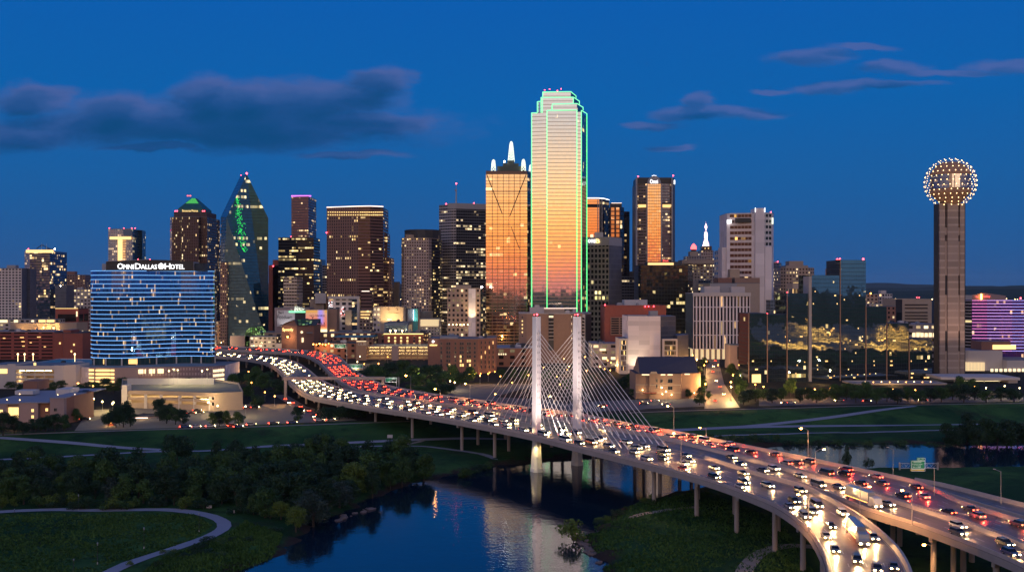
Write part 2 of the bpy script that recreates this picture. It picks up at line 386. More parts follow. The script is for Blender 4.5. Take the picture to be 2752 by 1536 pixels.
ribbon_on_ground('footpath', [(1040,1199),(1090,1195),(1140,1182)], 2.6, M['gravel'])
ribbon_on_ground('footpath', [(1985,1580),(2005,1525),(2035,1490),(2075,1472),(2130,1466),(2230,1474)], 4.5, M['gravel'])
ribbon_on_ground('footpath', [(1690,1392),(1730,1380),(1800,1368),(1880,1362)], 2.6, M['gravel'])
ribbon_on_ground('levee_path', [(1790,1156),(1880,1153),(2000,1146),(2120,1135),(2250,1119),(2350,1104),(2460,1091)], 3.2, M['path_concrete'])
ribbon_on_ground('footpath', [(1780,1160),(1900,1152),(2050,1147),(2300,1144),(2560,1141),(2800,1139)], 3.6, M['path_concrete'])
ribbon_on_ground('footpath', [(1840,1174),(2000,1169),(2200,1164),(2450,1158),(2800,1152)], 2.8, M['path_concrete'])
ribbon_on_ground('levee_path', [(1690,1109),(1860,1103),(2100,1097),(2400,1089),(2800,1083)], 2.4, M['gravel'])
def lot(name, pts, mat, z=.03):
    p = [W(px, py, z) for px, py in pts]; mb = MB(); mb.face(p); 
    o = mb.build(name, mat)
    if o.data.polygons[0].normal.z < 0: o.data.flip_normals()
    return tag(o, kind='structure')
lot('parking_lot', [(200,1157),(560,1146),(880,1132),(960,1128),(800,1085),(640,1085),(470,1095),(240,1100)], M['lot_concrete'])
lot('parking_lot', [(1196,1064),(1235,1032),(1420,1030),(1470,1045),(1500,1080),(1740,1100),(1200,1118)], M['lot_asphalt'])
lot('parking_lot', [(1530,1080),(1885,1066),(1893,1091),(1640,1102)], M['lot_asphalt'], .035)
lot('parking_lot', [(2040,1072),(2752,1062),(2752,1078),(2040,1090)], M['lot_asphalt'], .035)
lot('lawn', [(1330,1066),(1400,1045),(1500,1050),(1520,1075)], M['ground'], .05)
lot('street', [(1893,1098),(1988,1094),(1946,1030),(1935,985),(1932,950),(1926,918),(1900,918),(1900,950),(1896,1010)], M['street_asphalt'], .04)
lot('street', [(735,1060),(770,1060),(880,1124),(850,1130)], M['street_asphalt'], .05)

# ------------------------------------------------------------------ the highway
ZR = 8.0
m, g, b = newmat('asphalt')
tc = g.n('ShaderNodeTexCoord').outputs['Object']; uv = g.n('ShaderNodeUVMap').outputs[0]
a = g.mix(g.noise(g.v('MULTIPLY', uv, (.02,.9,1)), 1, 4, .6), (.115,.082,.070), (.20,.145,.118))
a = g.mix(g.m('MULTIPLY', g.noise(tc, .8, 4), .5), a, (.06,.05,.055))
su = g.n('ShaderNodeSeparateXYZ', Vector=uv); U, V = su.outputs[0], su.outputs[1]; LN = g.n('ShaderNodeAttribute', dict(attribute_name='lanes')).outputs['Fac']
dl = g.m('ABSOLUTE', g.m('SUBTRACT', V, g.m('ROUND', V))); lane = g.m('LESS_THAN', dl, .03)
inside = g.m('MULTIPLY', g.m('GREATER_THAN', V, .5), g.m('LESS_THAN', V, g.m('SUBTRACT', LN, .5)))
ok = g.m('MULTIPLY', g.m('GREATER_THAN', V, -.2), g.m('LESS_THAN', V, g.m('ADD', LN, .2)))
dash = g.m('MAXIMUM', g.m('LESS_THAN', g.m('FRACT', g.m('DIVIDE', U, 12)), .28), g.m('SUBTRACT', 1, inside))
wheel = g.m('MULTIPLY', g.step(g.m('ABSOLUTE', g.m('SUBTRACT', g.m('ABSOLUTE', g.m('SUBTRACT', g.m('FRACT', V), .5)), .22)), .14, .02), .3)
a = g.mix(wheel, a, (.055,.048,.050))
joint = g.m('LESS_THAN', g.m('FRACT', g.m('DIVIDE', U, 34)), .012)
a = g.mix(g.m('MULTIPLY', joint, .7), a, (.03,.028,.03))
wear = g.m('MULTIPLY_ADD', g.noise(tc, 1.2, 3), .8, .15)
a = g.mix(g.m('MULTIPLY', g.m('MULTIPLY', g.m('MULTIPLY', lane, dash), ok), wear), a, (.72,.69,.64))
g.set(b.inputs['Base Color'], a); g.set(b.inputs['Roughness'], g.m('MULTIPLY_ADD', g.noise(tc, .3, 3), .20, .29)); b.inputs['Specular IOR Level'].default_value = .5
solid('road_paint', (.75,.72,.68), .6, var=.25, scale=1.5)
solid('concrete', (.38,.31,.28), .85, var=.2, scale=.25, streak=True)
solid('barrier_concrete', (.50,.39,.35), .8, var=.2, scale=.5)
solid('pylon_white', (.82,.78,.77), .55, var=.07, scale=.3, streak=True)
solid('cable_white', (.85,.80,.76), .4, var=.03)
solid('grey_steel', (.38,.36,.37), .45, .6, var=.1)
solid('dark_steel', (.05,.05,.055), .5, .5, var=.1)
em('beacon_red', (1,.05,.07), 14); em('lamp_amber', (1,.38,.065), 18); em('lamp_warm', (1,.66,.28), 18); em('lamp_white', (1,.93,.85), 45)
class Road:
    def __init__(s, secs, z=ZR, step=5.0):
        a = catmull([W(p[0], p[1], z) for p, q in secs], step); 
        A = [W(p[0], p[1], z) for p, q in secs]; B = [W(q[0], q[1], z) for p, q in secs]
        s.A, s.B = [], []
        for i in range(len(secs)-1):
            n = max(2, int(max((A[i+1]-A[i]).length, (B[i+1]-B[i]).length)/step))
            for lst, P in ((s.A, A), (s.B, B)):
                p0, p1, p2, p3 = P[max(0,i-1)], P[i], P[i+1], P[min(len(P)-1,i+2)]
                # tangents scaled so that uneven spacing does not overshoot
                d12 = (p2-p1).length+1e-6; t1 = (p2-p0)/((p2-p1).length+(p1-p0).length+1e-6)*d12; t2 = (p3-p1)/((p3-p2).length+(p2-p1).length+1e-6)*d12
                for k in range(n):
                    t = k/n; h1 = 2*t**3-3*t*t+1; h2 = t**3-2*t*t+t; h3 = -2*t**3+3*t*t; h4 = t**3-t*t
                    lst.append(p1*h1 + t1*h2 + p2*h3 + t2*h4)
        s.A.append(A[-1]); s.B.append(B[-1])
        mid = [(p+q)/2 for p, q in zip(s.A, s.B)]; s.len = [0.0]
        for p, q in zip(mid, mid[1:]): s.len.append(s.len[-1] + (q-p).length)
        s.L = s.len[-1]; s.z = z
    def at(s, d, f):
        """point and unit tangent at distance d along, fraction f from the near to the far edge"""
        d = min(max(d, 0), s.L-.01); i = int(np.searchsorted(s.len, d, side='right'))-1; t = (d-s.len[i])/(s.len[i+1]-s.len[i])
        p0 = s.A[i].lerp(s.B[i], f); p1 = s.A[i+1].lerp(s.B[i+1], f)
        return p0.lerp(p1, t), (p1-p0).normalized()
    def width(s, d): 
        (p, t), (q, _) = s.at(d, 0), s.at(d, 1); w = q-p; return (w - t*w.dot(t)).length
    def deck(s, parent, lanes=4, edge=.07, thick=1.7, name='deck'):
        mb = MB(); up = Vector((0,0,1))
        for i in range(len(s.A)-1):
            a0, b0, a1, b1 = s.A[i], s.B[i], s.A[i+1], s.B[i+1]; d = -up*thick; w0 = (b0-a0).length; w1 = (b1-a1).length; l0, l1 = s.len[i], s.len[i+1]
            e0, e1 = -edge/(1-2*edge)*lanes, (1-edge)/(1-2*edge)*lanes; mb.face([a0,a1,b1,b0], 0, [(l0,e0),(l1,e0),(l1,e1),(l0,e1)])
            mb.face([a0+d,a1+d,a1,a0], 1); mb.face([b1+d,b0+d,b0,b1], 1); mb.face([b0+d,b1+d,a1+d,a0+d], 1)
        o = mb.build(name, [M['asphalt'], M['concrete']], parent); at = o.data.attributes.new('lanes','FLOAT','FACE'); at.data.foreach_set('value',[float(lanes)]*len(mb.f))
        if o.data.polygons[0].normal.z < 0: o.data.flip_normals()
        return o
    def barrier(s, parent, side, d0=0, d1=None, h=1.0, w=.45, rail=False, mat='barrier_concrete', off=0.3):
        d1 = s.L if d1 is None else d1; mb = MB(); n = max(2, int((d1-d0)/5)); prev = None
        for k in range(n+1):
            d = d0 + (d1-d0)*k/n; p, t = s.at(d, side); q, _ = s.at(d, 1-side); nrm = Vector((-t.y, t.x, 0)); 
            if nrm.dot(q-p) < 0: nrm = -nrm
            a = p + nrm*off; bq = p + nrm*(off+w); z = Vector((0,0,h)); e = Vector((0,0,-.02))
            cur = [a+e, a+z, bq-nrm*w*.35+z, bq+e]
            if prev:
                for j in range(3): mb.face([prev[j], cur[j], cur[j+1], prev[j+1]])
            if rail and k < n:
                for sub in (0, .5):
                    pp, _ = s.at(d + sub*(d1-d0)/n, side); pp = pp + nrm*(off+.12)
                    mb.box(pp.x-.06, pp.x+.06, pp.y-.06, pp.y+.06, pp.z+h, pp.z+h+.55, 1)
                pn, _ = s.at(d0 + (d1-d0)*(k+1)/n, side); u = Vector((0,0,h+.5))
                mb.tube(p+nrm*(off+.12)+u, pn+nrm*(off+.12)+u, .07, n=5, mi=1, cap=False)
            prev = cur
        return mb.build('barrier', [M[mat], M['grey_steel']], parent)
    def columns(s, parent, d0, d1, every, fr=(.2,.8), r=.75, capd=1.3, z0=None):
        d = d0
        while d < d1:
            pts = [s.at(d, f)[0] for f in fr]; t = s.at(d, .5)[1]
            for p in pts:
                zb = max(gz(p.x, p.y), -9.5)-.5; mb = MB(); mb.tube((p.x,p.y,zb), (p.x,p.y,p.z-1.7-capd+.02), r, n=14)
                c = mb.build('column', M['concrete'], parent, smooth=False)
                for pl in c.data.polygons: pl.use_smooth = len(pl.vertices) == 4
            if len(pts) > 1:
                a, b_ = s.at(d, .04)[0], s.at(d, .96)[0]; n = Vector((t.x, t.y, 0))*.7; mb = MB()
                zt, zb = a.z-1.705, a.z-1.7-capd
                q = [a-n, b_-n, b_+n, a+n]
                if (q[1]-q[0]).cross(q[2]-q[1]).z < 0: q = q[::-1]
                mb.prism([(p.x,p.y) for p in q], zb, zt, 0, 0, bottom=True)
                mb.build('pier_cap', M['concrete'], parent)
            d += every
RP = Road([((420,951),(420,940)),((560,957),(560,945)),((640,963),(640,952)),((700,972),(720,958)),((737,988),(785,970)),((757,1006),(828,993)),((785,1036),(860,1018)),((830,1065),(905,1040)),((905,1081),(985,1060)),((1000,1097),(1090,1074)),
           ((1130,1116),(1210,1096)),((1260,1138),(1330,1116)),((1430,1172),(1480,1145)),((1570,1207),(1610,1171)),((1720,1244),(1750,1196)),((1900,1293),(1900,1232)),((2052,1349),(2040,1277)),((2110,1380),(2165,1312)),((2165,1425),(2300,1383)),((2200,1480),(2408,1469)),((2219,1540),(2455,1545)),((2215,1640),(2470,1650)),((2150,1950),(2490,2000))])
NM = Road([((1230,1096),(1260,1092)),((1330,1114),(1360,1107)),((1480,1143),(1510,1131)),((1610,1169),(1645,1155)),((1750,1194),(1790,1182)),((1900,1230),(1930,1215)),((2040,1275),(2067,1250)),((2105,1290),(2145,1272)),((2200,1320),(2260,1302)),((2319,1369),(2390,1345)),((2453,1410),(2530,1389)),((2625,1473),(2700,1448)),((2760,1532),(2840,1508)),((2900,1610),(3000,1580)),((3300,1870),(3450,1810))], 7.97)
RD = Road([((420,930),(420,923)),((560,938),(560,930)),((700,945),(755,939)),((800,951),(850,946)),((845,967),(903,956)),((864,982),(928,973)),((885,1003),(945,992)),((915,1027),(978,1012)),((963,1050),(1040,1037)),((1060,1068),(1150,1059)),((1200,1088),(1306,1081)),((1345,1106),(1428,1099)),((1515,1130),(1550,1114)),((1652,1153),(1690,1141)),((1797,1180),(1850,1170)),((1935,1213),(1990,1198)),((2072,1247),(2140,1229)),((2266,1300),(2350,1273)),((2395,1343),(2478,1302)),((2535,1387),(2585,1352)),((2705,1446),(2725,1397)),((2845,1506),(2865,1441)),((3005,1578),(3025,1500)),((3460,1800),(3520,1680))], 8.03)
RR = Road([((2440,1296),(2462,1292)),((2500,1316),(2540,1307)),((2590,1346),(2640,1332)),((2660,1368),(2715,1351)),((2760,1398),(2820,1377)),((2900,1446),(2970,1418)),((3560,1680),(3660,1620))], 8.06)
roadz = {'RP':RP,'NM':NM,'RD':RD,'RR':RR}
br = thing('cable_stayed_bridge', 'wide cable-stayed road bridge with twin white pylons crossing the river', 'bridge', (10, 433, 0))
RP.deck(br, 4, .08); RP.barrier(br, 0, rail=True)
NM.deck(br, 2, .13)
# the outer barrier of the curving ramp starts where it parts from the main lanes
def nearest(road, px, py, f):
    p = W(px, py, road.z); ds = np.linspace(0, road.L, 600); return float(ds[np.argmin([(road.at(d, f)[0]-p).length for d in ds])])
sp = nearest(RP, 1900, 1232, 1); g0 = nearest(RP, 1005, 1072, 1)
RP.barrier(br, 1, sp, None, h=1.25, w=.9); RP.barrier(br, 1, 0, g0, h=1.0)
NM.barrier(br, 0, nearest(NM, 2150, 1300, 0), None, h=1.0); NM.barrier(br, 1, 30, None, h=1.15, w=1.0, off=.1)
a_ = nearest(RP, 1180, 1120, .5)
RP.columns(br, 30, a_, 34, r=.7); RP.columns(br, nearest(RP, 1215, 1128, .3), nearest(RP, 1420, 1160, .3), 26)
RP.columns(br, nearest(RP, 1760, 1235, .3), RP.L-10, 24); NM.columns(br, nearest(NM, 2230, 1320, .5), NM.L-5, 24, (.15, .85), r=.7)
hv = thing('highway_viaduct', 'raised carriageway crowded with red tail lights behind the bridge pylons', 'viaduct', (40, 470, 0))
RD.deck(hv, 4, .08); RD.barrier(hv, 1, h=1.2, w=.7); RD.barrier(hv, 0, h=1.0)
RD.columns(hv, 20, RD.L-10, 30, r=.75)
rr = thing('exit_ramp', 'narrow ramp peeling off the red tail light carriageway above the lawn', 'ramp', tuple(RR.at(40,.5)[0].xy)+(0,))
RR.deck(rr, 2, .14); RR.barrier(rr, 1, h=1.2, w=.6); RR.barrier(rr, 0, 8, None, h=1.0); RR.columns(rr, 25, RR.L-5, 28, (.5,), r=.9, capd=.0)
# pylons
def pylon(px, py, side):
    base = W(px, py, ZR); x, y = base.x, base.y
    # axes along and across the deck
    t = RP.at(nearest(RP, 1500, 1180, .5), .5)[1]; n = Vector((-t.y, t.x, 0)); 
    def quad(a, b, c=0): return [tuple((Vector((x,y,0)) + t*sa*a + n*sb*b).xy) for sa, sb in ((-1,-1),(1,-1),(1,1),(-1,1))]
    ztop = WZ(850, y); mb = MB()
    lv = [(ZR-2.2, 1.75, 1.35), (ZR+1.0, 1.7, 1.3), (ZR+4, 1.62, 1.26), (ztop, 1.5, 1.15)]
    for (z0, a0, b0), (z1, a1, b1) in zip(lv, lv[1:]):
        q0, q1 = quad(a0, b0), quad(a1, b1)
        for k in range(4): mb.face([(*q0[k], z0), (*q0[(k+1)%4], z0), (*q1[(k+1)%4], z1), (*q1[k], z1)])
    mb.face([(*p, ztop) for p in quad(1.5, 1.15)])
    po = mb.build('pylon', M['pylon_white'], br)
    mb = MB()
    for k in range(12):                                            # dark cable sockets down the outer face
        z = ztop - 7 - k*2.7; c = Vector((x,y,z)) + t*1.55 + n*0.0
        for sb in (-.35, .35):
            p = c + n*sb; mb.tube(p - Vector((0,0,.5)), p + t*.12 + Vector((0,0,.4)), .12, n=6)
    mb.build('cable_socket', M['grey_steel'], po)
    mb = MB(); zb = -9.5                                           # flared pier standing in the water
    lv = [(zb, 2.7, 2.3), (ZWAT+1.6, 2.6, 2.2), (ZWAT+1.8, 2.45, 2.05), (ZR-3.2, 1.75, 1.45), (ZR-1.7, 1.75, 1.45)]
    def oct_(a, b): 
        c = .45
        return [tuple((Vector((x,y,0)) + t*u + n*w).xy) for u, w in ((-a,-b+b*c),(-a+a*c,-b),(a-a*c,-b),(a,-b+b*c),(a,b-b*c),(a-a*c,b),(-a+a*c,b),(-a,b-b*c))]
    for (z0,a0,b0),(z1,a1,b1) in zip(lv, lv[1:]):
        q0, q1 = oct_(a0,b0), oct_(a1,b1)
        for k in range(8): mb.face([(*q0[k],z0),(*q0[(k+1)%8],z0),(*q1[(k+1)%8],z1),(*q1[k],z1)])
    mb.build('pier', M['pylon_white'], br)
    mb = MB(); mb.box(x-1.3, x+1.3, y-1.0, y+1.0, ztop+.01, ztop+.45, 1); mb.ball((x+.2,y-.9,ztop+.85), .36); mb.ball((x-1.0,y-.6,ztop+.7), .2)
    mb.build('beacon', [M['beacon_red'], M['dark_steel']], po)
    return x, y, ztop, t, n
pylA = pylon(1442, 1164, 0); pylB = pylon(1551, 1150, 1)
def cables(pyl, anchors, ys, dirn):
    x, y, zt, t, n = pyl
    for (ax, ay), py in zip(anchors, ys):
        top_ = Vector((x, y, WZ(py, y))) + t*dirn*1.4
        a = W(ax, ay, ZR+.9); mb = MB(); mb.tube(a, top_, .11, n=6, cap=False); v = (top_-a).normalized()
        mb.tube(a, a+v*3.0, .22, n=6)                              # the thicker sleeve at the deck
        mb.build('cable', M['cable_white'], br)
def lin(a, b, n): return [(a[0]+(b[0]-a[0])*k/(n-1), a[1]+(b[1]-a[1])*k/(n-1)) for k in range(n)]
cables(pylA, lin((1284,1106),(1426,1138),11), [893+k*13.5 for k in range(11)], -1)
cables(pylA, lin((1688,1206),(1466,1160),14), [888+k*11.5 for k in range(14)], 1)
cables(pylB, lin((1368,1100),(1536,1138),13), [887+k*12 for k in range(13)], -1)
cables(pylB, lin((1790,1199),(1574,1150),13), [892+k*12 for k in range(13)], 1)
# spots added at deck level to brighten the pylons, and uplights under it
def spot(name, loc, aim, watts, col, cone=60, parent=None, size=.3, blend=.6):
    l = bpy.data.lights.new(name, 'SPOT'); l.energy = watts; l.color = col; l.spot_size = math.radians(cone); l.spot_blend = blend; l.shadow_soft_size = size
    o = link(name, l, None); d = Vector(aim)-Vector(loc); q = d.to_track_quat('-Z','Y')
    if parent is not None and parent.rotation_euler.z: 
        R = Matrix.Rotation(-parent.rotation_euler.z, 4, 'Z'); o.parent = parent; o.location = R @ (Vector(loc)-Vector(parent.location)); o.rotation_euler = (R.to_quaternion() @ q).to_euler()
    else:
        o.location = loc; o.rotation_euler = q.to_euler()
        if parent is not None: o.parent = parent; o.matrix_parent_inverse = Matrix.Translation(-parent_loc(parent))
    return o
def point(name, loc, watts, col, parent=None, size=.4):
    l = bpy.data.lights.new(name, 'POINT'); l.energy = watts; l.color = col; l.shadow_soft_size = size
    o = link(name, l, parent); o.location = loc; return o
for pyl in (pylA, pylB):
    x, y, zt, t, n = pyl
    spot('uplight', (x-9, y-30, ZR+.7), (x, y, 36), 60000, (1,.80,.72), 70, br)
    spot('uplight', (x-1.6, y-6, ZR+.5), (x, y, 20), 2600, (1,.70,.48), 60, br)
    spot('uplight', (x+t.x*24, y+t.y*24, ZR+.7), (x, y, 34), 22000, (1,.78,.70), 70, br)
x, y = pylA[:2]
spot('uplight', (x-1.5, y-4.8, ZR-2.6), (x-.6, y-1.0, -6), 5200, (1,.75,.30), 70, br)
spot('uplight', (x+3.4, y-2.5, ZR-2.6), (x+1.2, y-.3, -6), 1500, (1,.70,.20), 60, br)

# unseen lit sheet added beyond the right edge for the mirrored hotel's amber reflection
ym = MB(); ym.face([(520,330,-4.9),(700,50,-4.9),(1000,-350,-4.9),(1300,-150,-4.9),(900,320,-4.9),(640,500,-4.9)]); tag(ym.build('added_sheet', M['lot_concrete']), kind='structure')
# ------------------------------------------------------------------ building kit
solid('roof_grey', (.15,.165,.20), .9, var=.2, scale=.1); solid('roof_dark', (.06,.06,.07), .9, var=.2); solid('trim_pale', (.55,.50,.50), .8, var=.1)
solid('trim_dark', (.05,.045,.05), .6, var=.1); solid('beige_stone', (.40,.30,.24), .85, var=.12); solid('tan_brick', (.31,.185,.135), .9, var=.12, scale=.4)
solid('red_brick', (.30,.085,.06), .9, var=.2, scale=.4); solid('brown_brick', (.25,.12,.09), .9, var=.18, scale=.4); solid('white_panel', (.52,.46,.46), .75, var=.06, scale=.2)
solid('grey_panel', (.33,.31,.33), .8, var=.1); solid('mauve_stucco', (.30,.215,.225), .9, var=.08); solid('teal_roof', (.06,.22,.30), .7, var=.25, scale=.05)
solid('window_dark', (.015,.017,.025), .12, 0, var=.1); solid('window_frame', (.30,.26,.24), .7, var=.05); solid('black_panel', (.02,.02,.024), .4, var=.1)
em('window_lit', (1,.58,.20), 1.5); em('window_gold', (1,.66,.24), 1.7); em('window_pale', (1,.78,.46), 1.5); em('window_dim', (1,.74,.40), .75); em('strip_light', (1,.72,.30), 34, True); em('sign_white', (1,1,1), 2.6); em('sign_gold', (1,.70,.25), 3.0)
em('neon_green', (.14,1,.30), 1.7); em('neon_mint', (.24,1,.45), 1.5); em('neon_blue', (.19,.50,1), 1.5); em('neon_violet', (.75,.18,1), 1.9); em('neon_pink', (1,.30,.72), 1.7); em('neon_lilac', (.72,.42,1), 1.7); em('neon_periwinkle', (.42,.40,1), 1.7)
em('line_white', (1,.75,.62), 2.2); em('line_gold', (1,.66,.25), 1.5); em('crown_white', (.92,1,.80), 1.25); em('lamp_dot', (1,.66,.30), 6); em('red_glow', (1,.10,.10), 4.0); em('sign_red', (1,.12,.10), 2.2)
em('green_glow', (.10,.75,.14), .8); em('pale_blue_light', (.7,.85,1), 5); em('screen_orange', (1,.27,.13), .9); em('screen_violet', (.62,.36,.85), .8); em('screen_glow', (1,.80,.38), 2.3); em('screen_amber', (.95,.48,.14), .7)
class Bld: pass
def B(name, label, front, ytop, depth, mats, cells=(3.2, 3.9), roof='roof_grey', z0=0.0, cat='building', cap=.9, group=None, D0=None, back=None, capmat=None, inset=0):
    b = Bld(); D0 = D0 or front[0][1]; pts = [(WX(px, d), d) for px, d in front]; b.z1 = WZ(ytop, D0); b.z0 = z0
    bk = [(x, y+depth) for x, y in reversed(pts)] if back is None else [(WX(px, d), d) for px, d in back]
    poly = pts + bk; b.poly = poly; b.pts = pts
    cx_ = sum(p[0] for p in poly)/len(poly); cy_ = sum(p[1] for p in poly)/len(poly)
    b.root = thing(name, label, cat, (cx_, cy_, z0), group); b.c = (cx_, cy_)
    ms = list(dict.fromkeys(mats if isinstance(mats, (list, tuple)) else [mats])); ml = mats if isinstance(mats, (list, tuple)) else [mats]
    n = len(poly); mis = [ms.index(ml[min(i, len(ml)-1)]) for i in range(n)]
    mb = MB(); mb.prism(poly, z0, b.z1, mis, None, cells); b.body = mb.build('facade', [M[k] for k in ms], b.root)
    k = 1.004 if cap else 1; pp = [(cx_+(x-cx_)*k, cy_+(y-cy_)*k) for x, y in poly]
    mb = MB(); mb.prism(pp, b.z1-cap*.6, b.z1+.05, 1, None)
    q = [(cx_+(x-cx_)*.985, cy_+(y-cy_)*.985) for x, y in poly]
    for i in range(n):                                             # parapet top and inner face, roof below it
        j = (i+1) % n; zt = b.z1+.05; zr = b.z1-.55
        mb.face([(*pp[i],zt),(*pp[j],zt),(*q[j],zt),(*q[i],zt)], 1); mb.face([(*q[i],zt),(*q[j],zt),(*q[j],zr),(*q[i],zr)], 1)
    mb.face([(x, y, b.z1-.55) for x, y in q], 0)
    b.roof = mb.build('roof', [M[roof], M[capmat or roof]], b.root)
    return b
def part(b, name, mat, fn, parent=None):
    mb = MB(); fn(mb); return mb.build(name, [M[k] for k in (mat if isinstance(mat, (list,tuple)) else [mat])], parent or b.root)
def pent(b, px0, px1, ytop, d0, d1, mat='grey_panel', z0=None, name='penthouse', cells=None):
    z0 = b.z1-.55 if z0 is None else z0
    return part(b, name, [mat, 'roof_grey'], lambda m: m.prism([(WX(px0,d0),d0),(WX(px1,d0),d0),(WX(px1,d0),d1),(WX(px0,d0),d1)], z0, WZ(ytop,d0), 0, 1, cells))
def units(b, n, seed=0, h=2.2, s=3.0):
    """air handlers on the roof"""
    r = random.Random(seed); xs_ = [p[0] for p in b.poly]; ys_ = [p[1] for p in b.poly]
    for k in range(n):
        x = b.c[0] + (r.random()-.5)*(max(xs_)-min(xs_))*.6; y = b.c[1] + (r.random()-.5)*(max(ys_)-min(ys_))*.5
        w, d, hh = s*(.6+r.random()), s*(.6+r.random()), h*(.5+r.random())
        part(b, 'rooftop_unit', r.choice(['grey_panel','trim_pale','roof_dark']), lambda m: (m.box(x-w/2, x+w/2, y-d/2, y+d/2, b.z1-.54, b.z1-.55+hh), m.box(x-w*.3, x+w*.3, y-d*.3, y+d*.3, b.z1-.55+hh+.003, b.z1-.2+hh)))
def beacon(b, px, py, d, r=.8, mat='beacon_red'):
    x, z = WX(px, d), WZ(py, d)
    return part(b, 'beacon', [mat, 'dark_steel'], lambda m: (m.ball((x, d, z), r, 8, 5), m.tube((x,d,z-r-1.6),(x,d,z-r*.8),.18,n=5,mi=1)))
def strip(b, name, mat, p, q, r=.45):
    return part(b, name, mat, lambda m: m.tube(p, q, r, n=6))
def pw_(px, py, d): return Vector((WX(px,d), d, WZ(py,d)))
def text(b, s, px0, px1, py0, py1, d, mat, name='lettering', parent=None, yaw=0, thick=.25, font_shear=0):
    """lettering fitted to a photo rectangle at distance d: py0 top, py1 bottom"""
    cu = bpy.data.curves.new('t', 'FONT'); cu.body = s; cu.extrude = .05; cu.shear = font_shear; cu.resolution_u = 2
    o = bpy.data.objects.new('t', cu); COL.objects.link(o); bpy.context.view_layer.update()
    me = bpy.data.meshes.new_from_object(o.evaluated_get(bpy.context.evaluated_depsgraph_get())); bpy.data.objects.remove(o); bpy.data.curves.remove(cu)
    co_ = np.zeros(len(me.vertices)*3, np.float32); me.vertices.foreach_get('co', co_); co_ = co_.reshape(-1,3)
    lo, hi = co_.min(0), co_.max(0); x0, x1, z1, z0 = WX(px0,d), WX(px1,d), WZ(py0,d), WZ(py1,d)
    u = (co_[:,0]-lo[0])/(hi[0]-lo[0])*(x1-x0); w = (co_[:,1]-lo[1])/(hi[1]-lo[1])*(z1-z0)+z0; t = (co_[:,2]-lo[2])/(hi[2]-lo[2])*thick
    out = np.stack([x0+u*math.cos(yaw), d-t+u*math.sin(yaw), w], -1); me.vertices.foreach_set('co', out.astype(np.float32).ravel()); me.materials.clear(); me.materials.append(M[mat]); me.update()
    return link(name, me, parent or (b.root if hasattr(b, 'root') else b))
def board(b, name, mat, px0, px1, py0, py1, d, t=.4, parent=None):
    return part(b, name, mat, lambda m: m.box(WX(px0,d), WX(px1,d), d, d+t, WZ(py1,d), WZ(py0,d)), parent)

# facades
fac('white_grid', (.62,.54,.52), (.03,.035,.05), .62, .55, .05, .0, refl=.2)
fac('blue_glass', (.02,.03,.05), (.10,.16,.26), .94, .72, .10, .10, refl=.75, rough=.06, wob=.02, ls=1.9)
fac('brown_grid', (.26,.15,.12), (.03,.025,.03), .5, .42, .16, .03, lit=(1,.55,.2))
fac('pale_crown_tower', (.42,.34,.38), (.55,.40,.36), .7, .62, .25, .1, refl=.85, rough=.1, lit=(1,.62,.3), ls=1.0)
fac('granite_dark', (.085,.048,.045), (.035,.028,.035), .55, .62, .11, .03, refl=.3, lit=(1,.62,.25), ls=2.0)
fac('granite_fins', (.10,.055,.055), (.025,.022,.03), .45, .7, .10, .05, refl=.3, lit=(1,.66,.28), ls=2.0)
fac('teal_glass', (.003,.016,.03), (.006,.060,.125), .97, .86, .03, .09, lit=(1,.76,.34), refl=.6, rough=.05, wob=.006, ls=1.3, group=9)
fac('slate_glass', (.030,.055,.070), (.045,.105,.150), .96, .80, .03, .055, lit=(1,.74,.34), refl=.4, rough=.25, wob=.01, ls=.9, group=8)
fac('black_rows', (.03,.026,.026), (.022,.022,.026), .95, .5, .05, .22, lit=(1,.66,.22), refl=.35, ls=1.9, group=10)
fac('purple_tower', (.10,.065,.085), (.16,.10,.13), .8, .55, .06, .12, lit=(1,.62,.25), refl=.6, ls=1.3)
fac('brown_fins', (.21,.10,.078), (.028,.018,.02), .42, .62, .05, .05, lit=(1,.60,.18), refl=.3, ls=1.9, group=7, wrough=.5)
fac('brown_bands', (.18,.09,.078), (.05,.03,.03), .98, .5, .06, .13, lit=(1,.60,.18), refl=.4, ls=1.7, group=7)
fac('beige_punch', (.42,.33,.32), (.02,.018,.025), .52, .5, .10, .0, lit=(1,.66,.3), refl=.25)
fac('beige_punch_lit', (.42,.33,.32), (.02,.018,.025), .52, .5, .42, .05, lit=(1,.55,.28), refl=.25, ls=1.3)
fac('dark_side', (.035,.032,.04), (.02,.022,.03), .8, .5, .12, .1, lit=(1,.64,.2), refl=.4, ls=1.6)  # on tower flanks the side's shade is put into this dark colour
fac('grey_rows', (.36,.32,.34), (.02,.02,.026), .86, .5, .03, .06, lit=(1,.68,.32), refl=.3)
fac('grey_dark_rows', (.10,.095,.11), (.02,.022,.03), .9, .6, .05, .22, lit=(1,.70,.36), refl=.45, rough=.06, ls=1.5, group=8)
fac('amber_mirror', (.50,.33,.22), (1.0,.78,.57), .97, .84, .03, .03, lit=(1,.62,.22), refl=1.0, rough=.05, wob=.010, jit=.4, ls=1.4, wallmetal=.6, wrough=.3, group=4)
fac('amber_side', (.02,.02,.025), (.06,.055,.06), .9, .8, .05, .03, refl=.8, rough=.06, ls=1.4)  # amber tower's flank: its dim reflection is put into the dark glass colour
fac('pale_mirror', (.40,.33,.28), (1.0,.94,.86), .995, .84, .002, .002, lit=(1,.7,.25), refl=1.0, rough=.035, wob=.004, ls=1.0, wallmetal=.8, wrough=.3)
fac('green_side', (.005,.02,.018), (.02,.10,.09), .95, .85, .02, .01, lit=(1,.8,.2), refl=.8, rough=.08, ls=1.2)  # pale tower's flank: its dim sky reflection is put into the dark colour
